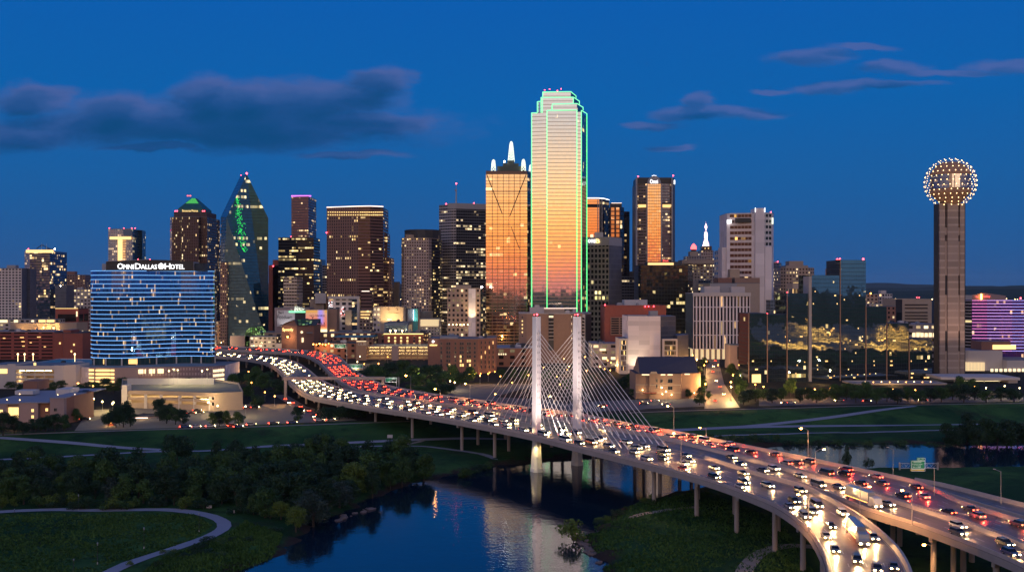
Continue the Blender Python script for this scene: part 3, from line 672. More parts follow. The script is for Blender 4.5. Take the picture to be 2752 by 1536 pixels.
fac('copper_mirror', (.10,.05,.035), (.78,.45,.32), .98, .9, .012, .0, refl=1.0, rough=.04, wob=.004, wallmetal=.6)
fac('copper_dark', (.02,.015,.02), (.05,.04,.05), .9, .8, .05, .02, refl=.7, rough=.06)
fac('round_lit', (.16,.07,.045), (.55,.33,.24), .62, .74, .45, .0, lit=(1,.60,.30), refl=.9, rough=.06, ls=.8)
fac('olive_grid', (.27,.235,.20), (.018,.02,.018), .6, .62, .035, .04, lit=(1,.80,.25), refl=.25, ls=1.6)
fac('grey_bands', (.155,.15,.175), (.10,.10,.125), .99, .86, .0, .0, refl=.1, rough=.5)
fac('arch_glass', (.16,.10,.085), (.85,.64,.50), .92, .86, .02, .02, refl=1.0, rough=.05, wob=.015, wallmetal=.6, wrough=.3, ls=1.2)
fac('arch_wing', (.22,.155,.15), (.40,.27,.22), .84, .56, .12, .06, lit=(1,.58,.24), refl=.9, rough=.08, wob=.03, ls=1.3)
fac('black_office', (.022,.024,.022), (.035,.04,.04), .9, .8, .09, .05, lit=(1,.72,.24), refl=.55, rough=.08, wob=.03, ls=1.3, group=4)
fac('limestone_old', (.34,.28,.26), (.03,.028,.03), .55, .52, .16, .08, lit=(1,.68,.3), refl=.2, ls=1.7)
fac('white_strips', (.70,.57,.56), (.055,.022,.02), .93, .52, .05, .045, lit=(1,.52,.10), refl=.35, ls=1.5, group=3)
fac('white_vents', (.55,.50,.52), (.012,.012,.015), .75, .52, .0, .0, refl=.1)
fac('white_blank', (.76,.67,.70), (.72,.63,.66), .985, .985, .0, .0, refl=0, rough=.8)
fac('blue_grey', (.15,.19,.26), (.09,.14,.21), .9, .8, .04, .02, refl=.5, rough=.12)
fac('beige_stepped', (.40,.29,.23), (.03,.022,.022), .52, .5, .30, .05, lit=(1,.68,.32), refl=.2, ls=1.6)
fac('white_fins', (.78,.68,.71), (.016,.015,.02), .52, .94, .05, .0, lit=(1,.5,.2), refl=.3, ls=.9)
fac('beige_slab', (.46,.36,.30), (.03,.024,.02), .9, .42, .04, .02, refl=.2)
fac('mirror_blue', (.02,.03,.04), (.27,.37,.44), .95, .92, .008, .006, lit=(1,.68,.22), refl=.97, rough=.02, wob=.022, jit=.12, wscale=.13, ls=1.7, group=3, wallmetal=.3)
fac('mirror_dark', (.012,.02,.022), (.20,.27,.31), .95, .92, .012, .012, lit=(1,.68,.22), refl=.97, rough=.03, wob=.022, jit=.12, wscale=.13, ls=1.7, group=4)
fac('hotel_blue', (.02,.05,.14), (.10,.25,.60), .82, .96, .10, .0, lit=(1,.52,.18), refl=.9, rough=.05, wob=.012, jit=.5, ls=.8)  # blue glow of the light bands is put into the glass tint
fac('hotel_violet', (.05,.012,.09), (.16,.07,.40), .9, .96, .05, .0, lit=(1,.50,.22), refl=.7, rough=.15, ls=1.1)
fac('dark_floors', (.42,.36,.34), (.010,.009,.008), 1.0, .62, .05, .04, lit=(1,.72,.2), refl=.1)
fac('brick_grid', (.27,.125,.085), (.02,.018,.02), .42, .5, .22, .02, lit=(1,.68,.30), refl=.25, ls=1.7)
fac('tan_grid', (.40,.27,.21), (.022,.02,.022), .5, .5, .3, .02, lit=(1,.66,.30), refl=.2, ls=1.7)
fac('red_slits', (.30,.07,.05), (.02,.014,.014), .8, .4, .05, .02, lit=(1,.6,.3), refl=.2)
fac('garage_open', (.34,.26,.22), (.02,.014,.01), .94, .46, .30, .25, lit=(1,.70,.26), refl=0, rough=.8, ls=1.8, group=3)
fac('small_shop', (.30,.22,.19), (.03,.026,.024), .6, .5, .36, .10, lit=(1,.64,.28), refl=.15, ls=1.6)
fac('pale_shop', (.42,.35,.34), (.03,.028,.03), .55, .45, .34, .10, lit=(1,.70,.35), refl=.15, ls=1.6)

# ------------------------------------------------------------------ towers, left to right
b = B('apartment_tower', 'white gridded apartment slab at the far left edge of the skyline', [(-40,1250),(58,1250),(76,1275)], 720, 22, ['white_grid','grey_bands'], (4,3.5)); pent(b,18,42,712,1262,1270)
b = B('glass_tower', 'dark blue glass tower with a glowing gold top band and twin roof antennas', [(66,1500),(80,1490),(134,1490),(148,1504)], 675, 40, ['pale_crown_tower','blue_glass','blue_glass'], (3,4))
part(b,'crown_band','line_gold', lambda m: m.box(WX(70,1489),WX(144,1489),1488.4,1489.2,WZ(679,1489),WZ(671,1489)))
for px, yt in ((112,652),(125,654)): part(b,'antenna','grey_steel', lambda m: m.tube(pw_(px,677,1510),pw_(px,yt,1510),.5,.2,n=5))
part(b,'roof_frame','dark_steel', lambda m: (m.tube(pw_(98,668,1512),pw_(112,658,1512),.6,n=5), m.tube(pw_(112,658,1512),pw_(134,668,1512),.6,n=5), m.tube(pw_(90,674,1512),pw_(142,668,1512),.6,n=5)))
beacon(b,76,669,1490); beacon(b,147,669,1504,mat='lamp_white')
b = B('brick_office_block', 'reddish brown mid-rise with a small rooftop box behind the dark glass tower', [(148,1700),(180,1690),(229,1700)], 738, 30, 'brown_grid', (4,4)); pent(b,174,201,729,1705,1715,'brown_brick')
b = B('grey_block', 'plain dark grey block between the gold topped tower and the blue hotel', [(148,1380),(178,1380)], 766, 25, 'grey_bands', (4,4)); beacon(b,163,768,1380,.6,'lamp_white')
b = B('beige_warehouse', 'wide pale low block with lit windows peeking left of the blue hotel', [(178,1500),(244,1500)], 776, 30, 'pale_shop', (5,5)); units(b,3,1)
b = B('lit_top_tower', 'pinkish tower with a tall glowing gold slot behind the blue hotel sign', [(291,1520),(356,1512),(366,1540)], 615, 40, ['pale_crown_tower','slate_glass'], (3,3.9))
part(b,'light_slot','window_gold', lambda m: m.box(WX(317,1511),WX(329,1511),1510.2,1511,WZ(705,1511),WZ(644,1511)))
part(b,'light_slot','window_gold', lambda m: m.box(WX(296,1512),WX(352,1511),1510.2,1511,WZ(643,1511),WZ(636,1511)))
part(b,'crown_screen','blue_grey', lambda m: m.box(WX(332,1511),WX(355,1511),1509.9,1511,WZ(633,1511),WZ(617,1511)))
for px in (294,333,354,363): beacon(b,px,613,1515,.7)
# pyramid tower
b = B('pyramid_tower', 'dark granite tower capped by a green lit pyramid roof', [(457,1400),(462,1392),(486,1392),(488,1384),(534,1384),(536,1392),(557,1392),(561,1402)], 584, 55, ['pale_crown_tower','granite_dark','granite_dark','granite_fins','granite_dark','granite_dark'], (2.4,3.9))
D = 1390
def pyr(m):
    base = [(WX(476,D),D+4),(WX(543,D),D+4),(WX(543,D),D+44),(WX(476,D),D+44)]; zt, zb = WZ(529,D), WZ(560,D); top_ = [(WX(502,D),D+20),(WX(514,D),D+20),(WX(514,D),D+28),(WX(502,D),D+28)]
    for k in range(4): m.face([(*base[k],zb),(*base[(k+1)%4],zb),(*top_[(k+1)%4],zt),(*top_[k],zt)])
    m.face([(*p,zt) for p in top_])
solid('verdigris', (.03,.13,.12), .5, .2, var=.2, scale=.15)
part(b,'pyramid_roof','verdigris', pyr)
def pyg(m):
    for k in range(9):
        t0 = .02+k*.055; x0 = 502-26*t0+1.5; x1 = 514+29*t0-1.5; y = WZ(529,D)+(WZ(560,D)-WZ(529,D))*t0; yy = D+20-16*t0-.5
        m.box(WX(x0,D),WX(x1,D),yy,yy+.3,y-.9,y)
part(b,'green_light_rows','green_glow', pyg)
part(b,'attic',['verdigris','roof_dark'], lambda m: m.prism([(WX(476,D),D+4),(WX(543,D),D+4),(WX(543,D),D+44),(WX(476,D),D+44)],WZ(584,D),WZ(560,D)-.01,0,1))
part(b,'corner_tier','granite_dark', lambda m: m.prism([(WX(466,D),D+2),(WX(554,D),D+2),(WX(554,D),D+48),(WX(466,D),D+48)],b.z1,WZ(569,D),0,0))
text(b,'Bnnsasmaa Mmtnua',490,532,563,569,D+3.4,'line_gold')
for px in (471,476,545,549): beacon(b,px,567,D+4,.8)
for px in (504,508,512): beacon(b,px,526,D+22,.8,'red_glow')
b = B('pink_apartment_tower', 'slim pinkish apartment tower squeezed between blue hotel and the angular glass prism', [(571,1500),(597,1500)], 659, 30, 'beige_punch', (3.4,3.4)); part(b,'beacon','lamp_white', lambda m: m.ball(pw_(575,677,1498),1.4,8,5))
b = B('brown_lower_block', 'dark reddish block at the left foot of the angular glass prism', [(592,1235),(609,1235)], 704, 20, 'brown_grid', (3,3.8))
# the prism tower
R0 = thing('prism_tower', 'faceted blue-green glass skyscraper with a sloping pointed top', 'building', (WX(657,1250),1275,0)); b = Bld(); b.root = R0
dF, dL, dB = 1245, 1262, 1300
A1 = pw_(609,583,dF); T1 = pw_(663,468,1262); T0 = pw_(646,473,1285); L1 = pw_(593,583,1270); Rr = pw_(721,586,1262)
LB = Vector((WX(593,1270),1270,0)); RB = Vector((WX(721,1262),1262,0)); C0 = Vector((WX(722,1246),1244,0)); FB = Vector((WX(600,1252),1240,0))
def uvq(pts):
    o = pts[0]; return [((p.x-o.x)/3.0 + (p.y-o.y)/3.0, p.z/3.9) for p in pts]
def fc(m, pts, mi): m.face(pts, mi, uvq(pts))
part(b,'glass_facet','teal_glass', lambda m: fc(m,[C0,RB,Rr,T1,A1],0))
part(b,'glass_facet','slate_glass', lambda m: (fc(m,[LB,FB,L1],0), fc(m,[FB,A1,L1],0), fc(m,[FB,C0,A1],0)))
fac('teal_plain',(.03,.09,.13),(.05,.15,.22),.99,.96,.004,.0,refl=.5,rough=.2)
part(b,'sloping_roof_facet','teal_plain', lambda m: fc(m,[L1,A1,T1,T0],0))
BK = Vector((WX(660,1320),1320,0)); BT = Vector((WX(660,1320),1320,Rr.z))
part(b,'rear_facet','teal_plain', lambda m: (fc(m,[RB,BK,BT,Rr],0), fc(m,[BK,LB,L1,BT],0), fc(m,[Rr,BT,T0,T1],0), fc(m,[BT,L1,T0],0)))
def grn(m):
    r = random.Random(5); nrm = (Rr-A1).cross(T1-A1).normalized()
    if nrm.y > 0: nrm = -nrm
    nrm2 = (RB-C0).cross(A1-C0).normalized(); 
    for k in range(260):
        py = r.uniform(530,676); px = 637 + (py-530)*.12 + r.gauss(0, 5.2 if py > 560 else 3.5)
        lim = 609+(py-583)*.47+2 if py > 583 else 609+(583-py)*.47+2
        if px < lim: px = lim + r.random()*4
        d = 1243.2 if py > 583 else 1243.2+(583-py)/115*18
        p = pw_(px, py, d-1.2); m.box(p.x-.26,p.x+.26,p.y,p.y+.2,p.z-.45,p.z+.45)
em('green_dots',(.03,.9,.14),.9)
part(b,'green_led_dots','green_dots',grn)['kind'] = 'stuff'
beacon(b,663,466,1262,1.2); beacon(b,648,471,1285,.5)
# a lit glass garden hall at its foot
R1 = thing('glass_atrium', 'low arched glass hall glowing green at the foot of the glass prism', 'building', (WX(683,1190),1190,0)); b = Bld(); b.root = R1
fac('atrium_glass',(.02,.05,.02),(.05,.12,.04),.7,.7,.85,.0,lit=(.35,.9,.2),refl=.2,ls=.7)
def arch(m):
    x0,x1 = WX(664,1190),WX(705,1190); n = 10
    for k in range(n):
        t0,t1 = math.pi*k/n, math.pi*(k+1)/n
        f = lambda t: ((x0+x1)/2-(x1-x0)/2*math.cos(t), 14+math.sin(t)*11)
        a,c = f(t0),f(t1); m.face([(a[0],1180,a[1]),(c[0],1180,c[1]),(c[0],1210,c[1]),(a[0],1210,a[1])],0,[(k,0),(k+1,0),(k+1,8),(k,8)])
        m.face([(a[0],1180,0),(c[0],1180,0),(c[0],1180,c[1]),(a[0],1180,a[1])],0,[(k,0),(k+1,0),(k+1,8),(k,8)])
part(b,'glass_vault','atrium_glass',arch)
b = B('brick_slab', 'windowless rust brick slab beside the glass prism', [(722,1400),(748,1400)], 712, 40, 'red_brick'); pent(b,733,748,698,1400,1430,'red_brick',0); beacon(b,734,715,1399,.9)
b = B('black_office_tower', 'black glass tower striped with full rows of lit yellow floors', [(748,1350),(843,1350)], 638, 45, 'black_rows', (3,3.9), 'roof_dark'); beacon(b,782,636,1352,.6)
b = B('violet_top_tower', 'slender dark tower with a violet neon line along its roof', [(783,1500),(829,1496),(836,1512)], 528, 40, 'purple_tower', (3,4))
strip(b,'neon_line','neon_violet', pw_(783,526.5,1499), pw_(836,526.5,1500), 1.0)
b = B('white_small_block', 'small pale concrete block with dark slot windows before the black tower', [(762,1220),(798,1220),(804,1230)], 744, 20, 'beige_slab', (3.2,4)); text(b,'EXXS',775,787,748,752,1219.5,'trim_dark')
b = B('silver_tower', 'silvery striped glass block right of the black striped tower', [(843,1500),(865,1500)], 697, 30, 'blue_grey', (3,3.6))
b = B('pale_box', 'small pale block tucked left of the wide brown tower', [(866,1450),(880,1450)], 713, 25, 'grey_rows', (3,3.6))
b = B('brown_granite_tower', 'wide brown granite skyscraper with a bright line along its roof edge', [(878,1300),(963,1286),(995,1286),(1030,1300)], 556, 55, ['brown_fins','brown_bands','brown_bands','brown_bands'], (3.2,3.9), 'roof_dark', D0=1290)
for a, c in (((878,557,1299.5),(963,554,1285.5)),((963,554,1285.5),(995,553.5,1285.5)),((995,553.5,1285.5),(1030,555,1299.5))): strip(b,'roof_light_line','line_white',pw_(*a),pw_(*c),.55)
def rowl(m):
    for py in (569,576.5):
        for k in range(14): 
            d = 1299-13*k/13.; px = 881+k*6.1; m.box(WX(px,d),WX(px+3.4,d),d-.9,d-.6,WZ(py+2.2,d),WZ(py,d))
        for k in range(11): 
            px = 967+k*5.8; d = 1284.6 if px < 995 else 1284.6+(px-995)*.4; m.box(WX(px,d),WX(px+4.5,d),d-.9,d-.6,WZ(py+2.2,d),WZ(py,d))
part(b,'lit_top_floors','window_gold',rowl)
beacon(b,878,625,1298,.8)
b = B('brown_setback', 'brown setback shoulder on the right of the wide granite tower', [(1030,1325),(1041,1325)], 627, 30, 'brown_bands', (3.2,3.9))
b = B('brown_low_setback', 'lowest brown shoulder stepping down from the wide granite tower', [(1041,1330),(1052,1330)], 693, 30, 'brown_grid', (3.2,3.9))
b = B('brick_annex', 'reddish annex with a lit white line on top before the granite tower', [(969,1235),(999,1235)], 783, 20, 'brown_bands', (3,4)); strip(b,'roof_light_line','line_white',pw_(972,782,1234.5),pw_(993,782,1234.5),.4)
b = B('tiny_white_tower', 'small pale windowless block in the gap right of the granite tower', [(1053,1400),(1071,1400)], 757, 20, 'beige_stone')
b = B('beige_punched_tower', 'beige tower of square punched windows with a dark drum on its roof', [(1079,1330),(1086,1320),(1152,1320),(1160,1328),(1182,1345)], 639, 50, ['beige_punch','beige_punch','beige_punch','dark_side','dark_side'], (3.1,3.9), 'beige_stone', D0=1320)
part(b,'crown','beige_stone', lambda m: m.prism([(WX(1090,1330),1330),(WX(1180,1345),1345),(WX(1182,1350),1375),(WX(1090,1330),1375)],b.z1,WZ(631,1335),0,0))
pent(b,1088,1110,627,1335,1355,'trim_dark'); part(b,'roof_drum','trim_dark', lambda m: m.lathe((WX(1135,1350),1355),[(24,b.z1),(24,WZ(617,1340)),(0,WZ(617,1340))],14))
for k in range(8): part(b,'cornice_lamp','window_gold', lambda m: m.ball(pw_(1083+k*9.4,642,1318.5),.8,6,4)) if k % 2 == 0 else None
b.lit = part(b,'lit_reflection_bay','beige_punch_lit', lambda m: m.prism([(WX(1092,1319),1319.4),(WX(1140,1319),1319.4),(WX(1140,1319),1319.9),(WX(1092,1319),1319.9)],20,WZ(734,1319),0,0,(3.1,3.9)))
b = B('twin_slab_tower', 'grey banded tower topped by a tall red-tipped mast', [(1180,1400),(1212,1386),(1226,1384),(1310,1400)], 549, 45, ['grey_rows','grey_rows','grey_dark_rows','grey_dark_rows'], (3.2,3.9), D0=1386)
part(b,'parapet_band','grey_panel', lambda m: m.prism([(WX(1204,1387),1387.0),(WX(1226,1383),1383.2),(WX(1310,1399),1399.2),(WX(1310,1399),1420),(WX(1204,1387),1420)],WZ(561,1386),WZ(546,1386),0,0))
part(b,'mast','grey_steel', lambda m: (m.tube(pw_(1226,548,1400),pw_(1226,510,1400),1.1,.8,n=6), m.tube(pw_(1226,510,1400),pw_(1226,494,1400),.5,.3,n=5), m.ball(pw_(1225,511,1400),1.6,8,5)))
beacon(b,1226,493,1400,1.1); beacon(b,1199,548,1400,.9); beacon(b,1274,546,1398,.9)
# amber mirror tower
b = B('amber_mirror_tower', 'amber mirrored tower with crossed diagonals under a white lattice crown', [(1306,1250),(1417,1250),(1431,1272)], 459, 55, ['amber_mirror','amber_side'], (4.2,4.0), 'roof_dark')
D = 1250
def mull(m):
    for k in range(1,7):
        x = WX(1306+k*14.9+2,D); m.box(x-.28,x+.28,D-.45,D-.02,0,b.z1-4)
    for k in range(1,13):
        z = b.z1-12-k*13.4; 
        if z > 5: m.box(WX(1306,D),WX(1417,D),D-.43,D-.02,z-.3,z+.3)
part(b,'mullion_grid','brown_brick',mull)
part(b,'brace_line','trim_dark', lambda m: (m.tube(pw_(1308,469,D-.6),pw_(1350,575,D-.6),.55,n=5), m.tube(pw_(1414,469,D-.6),pw_(1370,580,D-.6),.55,n=5), m.tube(pw_(1374,610,D-.6),pw_(1396,668,D-.6),.4,n=5)))
part(b,'top_band','tan_brick', lambda m: m.box(WX(1306,D),WX(1417,D),D-.5,D-.02,WZ(468,D),WZ(459,D)-.3))
def crown(m):
    c = (WX(1372,D),D+28); z0 = b.z1; s = (WX(1373,D)-WX(1372,D))
    m.prism([(c[0]-36*s,D+10),(c[0]+38*s,D+10),(c[0]+38*s,D+46),(c[0]-36*s,D+46)],z0,WZ(444,D),0,0)
    m.prism([(c[0]-21*s,D+15),(c[0]+22*s,D+15),(c[0]+22*s,D+42),(c[0]-21*s,D+42)],WZ(444,D),WZ(435,D),0,0)
    m.prism([(c[0]-9*s,D+19),(c[0]+10*s,D+19),(c[0]+10*s,D+38),(c[0]-9*s,D+38)],WZ(435,D),WZ(426,D),0,0)
fac('crown_glass',(.10,.12,.10),(.30,.36,.28),.8,.8,.5,.0,lit=(.7,.9,.6),refl=.1,rough=.4,ls=.35)
part(b,'crown_terrace','crown_glass',crown)
def lattice(c, r0, r1, z0, z1, n, dome):
    def f(m):
        lv = [z0+(z1-z0)*k/n for k in range(n+1)]
        for k in range(n):
            a = r0+(r1-r0)*k/n; e = r0+(r1-r0)*(k+1)/n
            qa = [(c[0]+sx*a, c[1]+sy*a, lv[k]) for sx,sy in ((-1,-1),(1,-1),(1,1),(-1,1))]; qe = [(c[0]+sx*e, c[1]+sy*e, lv[k+1]) for sx,sy in ((-1,-1),(1,-1),(1,1),(-1,1))]
            for i in range(4):
                j = (i+1)%4; m.tube(qa[i],qe[i],.36,n=5,cap=False); m.tube(qa[i],qe[j],.24,n=4,cap=False); m.tube(qa[j],qe[i],.24,n=4,cap=False); m.tube(qa[i],qa[j],.24,n=4,cap=False)
        m.ball((c[0],c[1],z1), r1*1.15, 8, 6, sz=dome)
    return f
part(b,'spire','crown_white',lattice((WX(1374,D),D+28),4.0,2.1,WZ(426,D),WZ(384,D),6,2.6))
for px,dd,yt in ((1326,6,436),(1407,6,435),(1428,24,444)): part(b,'corner_spire','crown_white',lattice((WX(px,D),D+dd),2.7,2.0,b.z1,WZ(yt,D),2,1.9))
part(b,'beacon','lamp_white', lambda m: m.ball(pw_(1355,434,D+15),1.0,6,4))
# tall green-outlined tower
R0 = thing('green_outlined_tower', 'tallest skyscraper, stepped pale mirror glass traced with green neon edges', 'building', (WX(1505,1110),1140,0)); b = Bld(); b.root = R0
def blk(name, front, ytop, D0, backd, mats, z0=0):
    pts = [(WX(px,d),d) for px,d in front]; poly = pts+[(pts[-1][0],backd),(pts[0][0],backd)]; z1 = WZ(ytop,D0); ms = list(dict.fromkeys(mats)); n = len(poly)
    mb = MB(); mb.prism(poly,z0,z1,[ms.index(mats[min(i,len(mats)-1)]) for i in range(n)],None,(3,4.05)); mb.face([(*p,z1) for p in poly],len(ms)); mb.build(name,[M[k] for k in ms]+[M['roof_dark']],b.root); return z1
blk('left_wing',[(1428.5,1117),(1470,1113)],304,1116,1170,['pale_mirror','green_side'])
blk('main_shaft',[(1470,1108),(1550.5,1108),(1551,1115),(1562.5,1115),(1577,1150)],297.5,1108,1185,['pale_mirror','green_side','pale_mirror','green_side'])
blk('upper_tier',[(1484,1117),(1550.5,1117),(1567,1150)],279.5,1117,1180,['pale_mirror','green_side'],WZ(298,1108)-2)
blk('left_upper_tier',[(1444,1136),(1459,1130)],273.5,1132,1170,['pale_mirror','green_side'],WZ(304,1128)-2)
blk('crown_tier',[(1454,1124),(1541,1124),(1557,1152)],262,1124,1175,['pale_mirror','green_side'],WZ(298,1108)-2)
blk('top_tier',[(1458.5,1130),(1534,1130),(1548,1154)],248,1130,1172,['pale_mirror','green_side'],WZ(262,1124)-2)
def L(mat, *pts, r=.45):
    for a,c in zip(pts,pts[1:]): strip(b,'neon_edge',mat,pw_(*a),pw_(*c),r)
N1,N2 = 'neon_mint','neon_green'
L(N1,(1428.5,303.5,1116.3),(1443,303.5,1115)); L(N1,(1428.5,303.5,1116.3),(1428.5,520,1116.3)); L(N2,(1428.5,520,1116.3),(1428.5,860,1116.3))
L(N1,(1470,297,1107.3),(1550.5,296,1107.3)); L(N1,(1470,297,1107.3),(1470,560,1107.3)); L(N2,(1470,560,1107.3),(1470,880,1107.3))
L(N1,(1550.5,296,1107.3),(1550.5,500,1107.3)); L(N2,(1550.5,500,1107.3),(1550.5,880,1107.3))
L(N1,(1562.5,297,1114.3),(1577,305.5,1149.4)); L(N1,(1562.5,297,1114.3),(1562.5,460,1114.3)); L(N2,(1562.5,460,1114.3),(1562.5,880,1114.3)); L(N2,(1577.3,305.5,1149.4),(1577.3,880,1149.4))
L(N1,(1484,297,1116.3),(1484,279.5,1116.3),(1550.5,278.5,1116.3),(1567,288.5,1149.4)); L(N1,(1567,288.5,1149.4),(1567,297,1149.4))
L(N1,(1444,303,1135.3),(1444,273.5,1135.3),(1454,272.5,1130))
L(N1,(1454,310,1123.3),(1454,262,1123.3),(1541,261.5,1123.3),(1557,272,1151.4),(1557,281,1151.4))
L(N1,(1458.5,262,1129.3),(1458.5,247.5,1129.3),(1534,246.5,1129.3),(1548,258,1153.4),(1548,264,1153.4)); L(N1,(1541,262,1123.3),(1541,278,1123.3)); L(N1,(1458,264,1122.9),(1458,340,1122.9),r=.4); L(N1,(1449,310,1121.9),(1449,354,1121.9),(1458,355,1121.9),(1458,340,1122.9),r=.4)
part(b,'service_hatch','window_pale', lambda m: m.box(WX(1450,1119.5),WX(1457,1119.5),1119.2,1119.6,WZ(354,1119.5),WZ(341,1119.5)))
for px,py in ((1464,242),(1477,240),(1508,239),(1498,244)): beacon(b,px,py,1140,.55)
# right of it
b = B('copper_tower', 'copper mirrored tower with a white light line along its curved roof', [(1577,1500),(1610,1500),(1624,1505),(1637,1520)], 534, 45, ['copper_mirror','copper_dark'], (3,4), 'roof_dark')
part(b,'dark_band','copper_dark', lambda m: m.box(WX(1577,1499),WX(1610,1499),1498.8,1499.5,WZ(557,1499),WZ(549,1499)))
for px in (1606,1611,1617): part(b,'light_fin','trim_pale', lambda m: m.box(WX(px,1499),WX(px+1.6,1499),1497.5,1501 if px<1610 else 1503,5,WZ(536,1499)))
for a,c in (((1577,532,1499),(1610,532,1499)),((1610,532,1499),(1624,533.5,1504)),((1624,533.5,1504),(1637,537,1519))): strip(b,'roof_light_line','sign_white',pw_(*a),pw_(*c),.6)
b = B('round_window_tower', 'dark tower with columns of round lit windows behind the olive grid block', [(1640,1450),(1667,1450),(1677,1462)], 556, 30, ['round_lit','copper_dark'], (6.5,6.2), 'trim_dark'); pent(b,1641,1671,546,1455,1470,'trim_dark')
strip(b,'roof_light_line','line_white',pw_(1643,545.5,1454),pw_(1671,545.5,1454),.35)
b = B('dark_setback_tower', 'dark stepped tower with few lit windows left of the open sky gap', [(1667,1475),(1684,1475),(1692,1478)], 568, 30, 'copper_dark', (3,4), 'roof_dark'); pent(b,1684,1692,585,1474.5,1480,'copper_dark',0)
b = B('olive_grid_tower', 'olive grey tower with a grid of square windows and a glowing roof sign', [(1577,1200),(1637,1188),(1671,1215)], 637, 40, ['olive_grid','grey_bands'], (5.0,6.2), 'roof_grey', D0=1188)
part(b,'blank_attic','grey_panel', lambda m: m.prism([(WX(1577,1199),1198.8),(WX(1637,1187),1187.2),(WX(1671.3,1214.5),1214.6),(WX(1671,1215),1230),(WX(1577,1199),1230)],WZ(659,1188),b.z1+.3,0,0))
text(b,'ons',1580,1600,643,652,1193,'sign_white'); text(b,'B',1601,1612,642,652.5,1191,'sign_gold')
pent(b,1600,1621,624,1200,1215,'trim_pale'); part(b,'lit_plant_room','window_pale', lambda m: m.box(WX(1587,1200),WX(1594,1200),1198,1203,b.z1,WZ(630,1200)))
b = B('grey_midrise', 'grey mid-rise with few lit windows behind the red block', [(1671,1420),(1706,1420),(1714,1430)], 743, 30, ['grey_dark_rows'], (4,4)); pent(b,1694,1705,729,1425,1435,'trim_dark')
# arch-topped tower
b = B('arch_top_tower', 'mirrored tower with a rounded arch top holding a small white sign', [(1711,1400),(1740,1396),(1776,1396),(1806,1400),(1814,1412)], 492, 50, ['arch_wing','arch_glass','arch_wing','grey_bands'], (3,4), 'trim_dark', D0=1396)
D = 1396
def archtop(m):
    x0,x1 = WX(1740,D),WX(1776,D); cx0,r = (x0+x1)/2,(x1-x0)/2; zb = WZ(494,D); zc = WZ(492,D); n = 14; pts=[]
    for k in range(n+1):
        t = math.pi*k/n; pts.append((cx0-r*math.cos(t), zc+math.sin(t)*(WZ(473,D)-zc)))
    pr = [(x0,zb)]+pts+[(x1,zb)]
    m.face([(x,D-1.6,z) for x,z in pr]); m.face([(x,D+34,z) for x,z in reversed(pr)])
    for a,c in zip(pr,pr[1:]): m.face([(a[0],D-1.6,a[1]),(a[0],D+34,a[1]),(c[0],D+34,c[1]),(c[0],D-1.6,c[1])])
part(b,'arch_gable','grey_panel',archtop)
text(b,'Omni',1747,1768,482,493,D-1.7,'sign_white')
part(b,'mansard_roof','black_panel', lambda m: m.prism([(WX(1712,1401),1401),(WX(1804,1401),1401),(WX(1812,1412),1412),(WX(1812,1412),1445),(WX(1712,1401),1445)],b.z1,WZ(476,D),0,0))
part(b,'side_sign','sign_white', lambda m: m.box(WX(1811,1405),WX(1814,1405),1404,1405,WZ(495,1405),WZ(484,1405)))
for x0,x1 in ((1715,1737),(1780,1803)):
    part(b,'dark_recess','black_panel', lambda m: m.box(WX(x0,D),WX(x1,D),D+1.0,D+1.9,WZ(548,D),WZ(544,D)) or m.box(WX(x0,D),WX(x1,D),D-.6,D+3.5,WZ(548,D),WZ(543.5,D)))
    part(b,'lit_floor','window_lit', lambda m: m.box(WX(x0+1,D),WX(x1-1,D),D-.5,D+3.4,WZ(557,D),WZ(549.5,D)))
part(b,'side_pier','grey_panel', lambda m: (m.box(WX(1709.5,D),WX(1713,D),D-.5,D+8,0,WZ(478,D)), m.box(WX(1737.5,D),WX(1740.3,D),D-1.2,D+2,0,WZ(495,D)), m.box(WX(1776,D),WX(1779,D),D-1.2,D+2,0,WZ(495,D)), m.box(WX(1805,D),WX(1808,D),D-.2,D+8,0,WZ(478,D))))
text(b,'Sat',1781,1797,697,703,D-2,'sign_red')
beacon(b,1715,474,D+10,.9); beacon(b,1809,472,D+12,.9)
for k in range(4): part(b,'arch_lamp','sign_white', lambda m: m.ball(pw_(1753+k*3.3,472.5-(1.2 if k in(1,2) else 0),D),.55,6,4))
b = B('black_glass_office', 'black reflective office block with a gold lit line on its roof', [(1716,1200),(1722,1192),(1849,1192),(1862,1206)], 712, 45, ['dark_side','black_office','black_office','grey_bands'], (3.4,4.2), 'roof_dark', D0=1192)
part(b,'roof_light_line','line_gold', lambda m: m.box(WX(1741,1194),WX(1810,1194),1193,1194,b.z1+.1,WZ(706,1194))); pent(b,1742,1830,703,1195,1225,'trim_dark')
b = B('old_stone_block', 'ornate old limestone block with stepped top and a red glowing dome', [(1832,1560),(1915,1550),(1930,1560)], 702, 40, ['limestone_old'], (4.5,4.5), 'beige_stone', capmat='beige_stone')
D=1555
part(b,'cornice','beige_stone', lambda m: m.box(WX(1831,D),WX(1917,D),D-8,D+30,b.z1-4,b.z1+2))
part(b,'stepped_tier','limestone_old', lambda m: m.prism([(WX(1845,D),D+2),(WX(1900,D),D+2),(WX(1900,D),D+28),(WX(1845,D),D+28)],b.z1,WZ(688,D),0,0,(4,4)))
part(b,'tower_stub','beige_stone', lambda m: m.prism([(WX(1856,D),D+4),(WX(1877,D),D+4),(WX(1877,D),D+22),(WX(1856,D),D+22)],WZ(688,D),WZ(675,D),0,0))
part(b,'dome_drum','trim_dark', lambda m: m.lathe((WX(1868,D),D+12),[(4.1,WZ(675,D)),(4.1,WZ(669,D)),(0,WZ(669,D))],12))
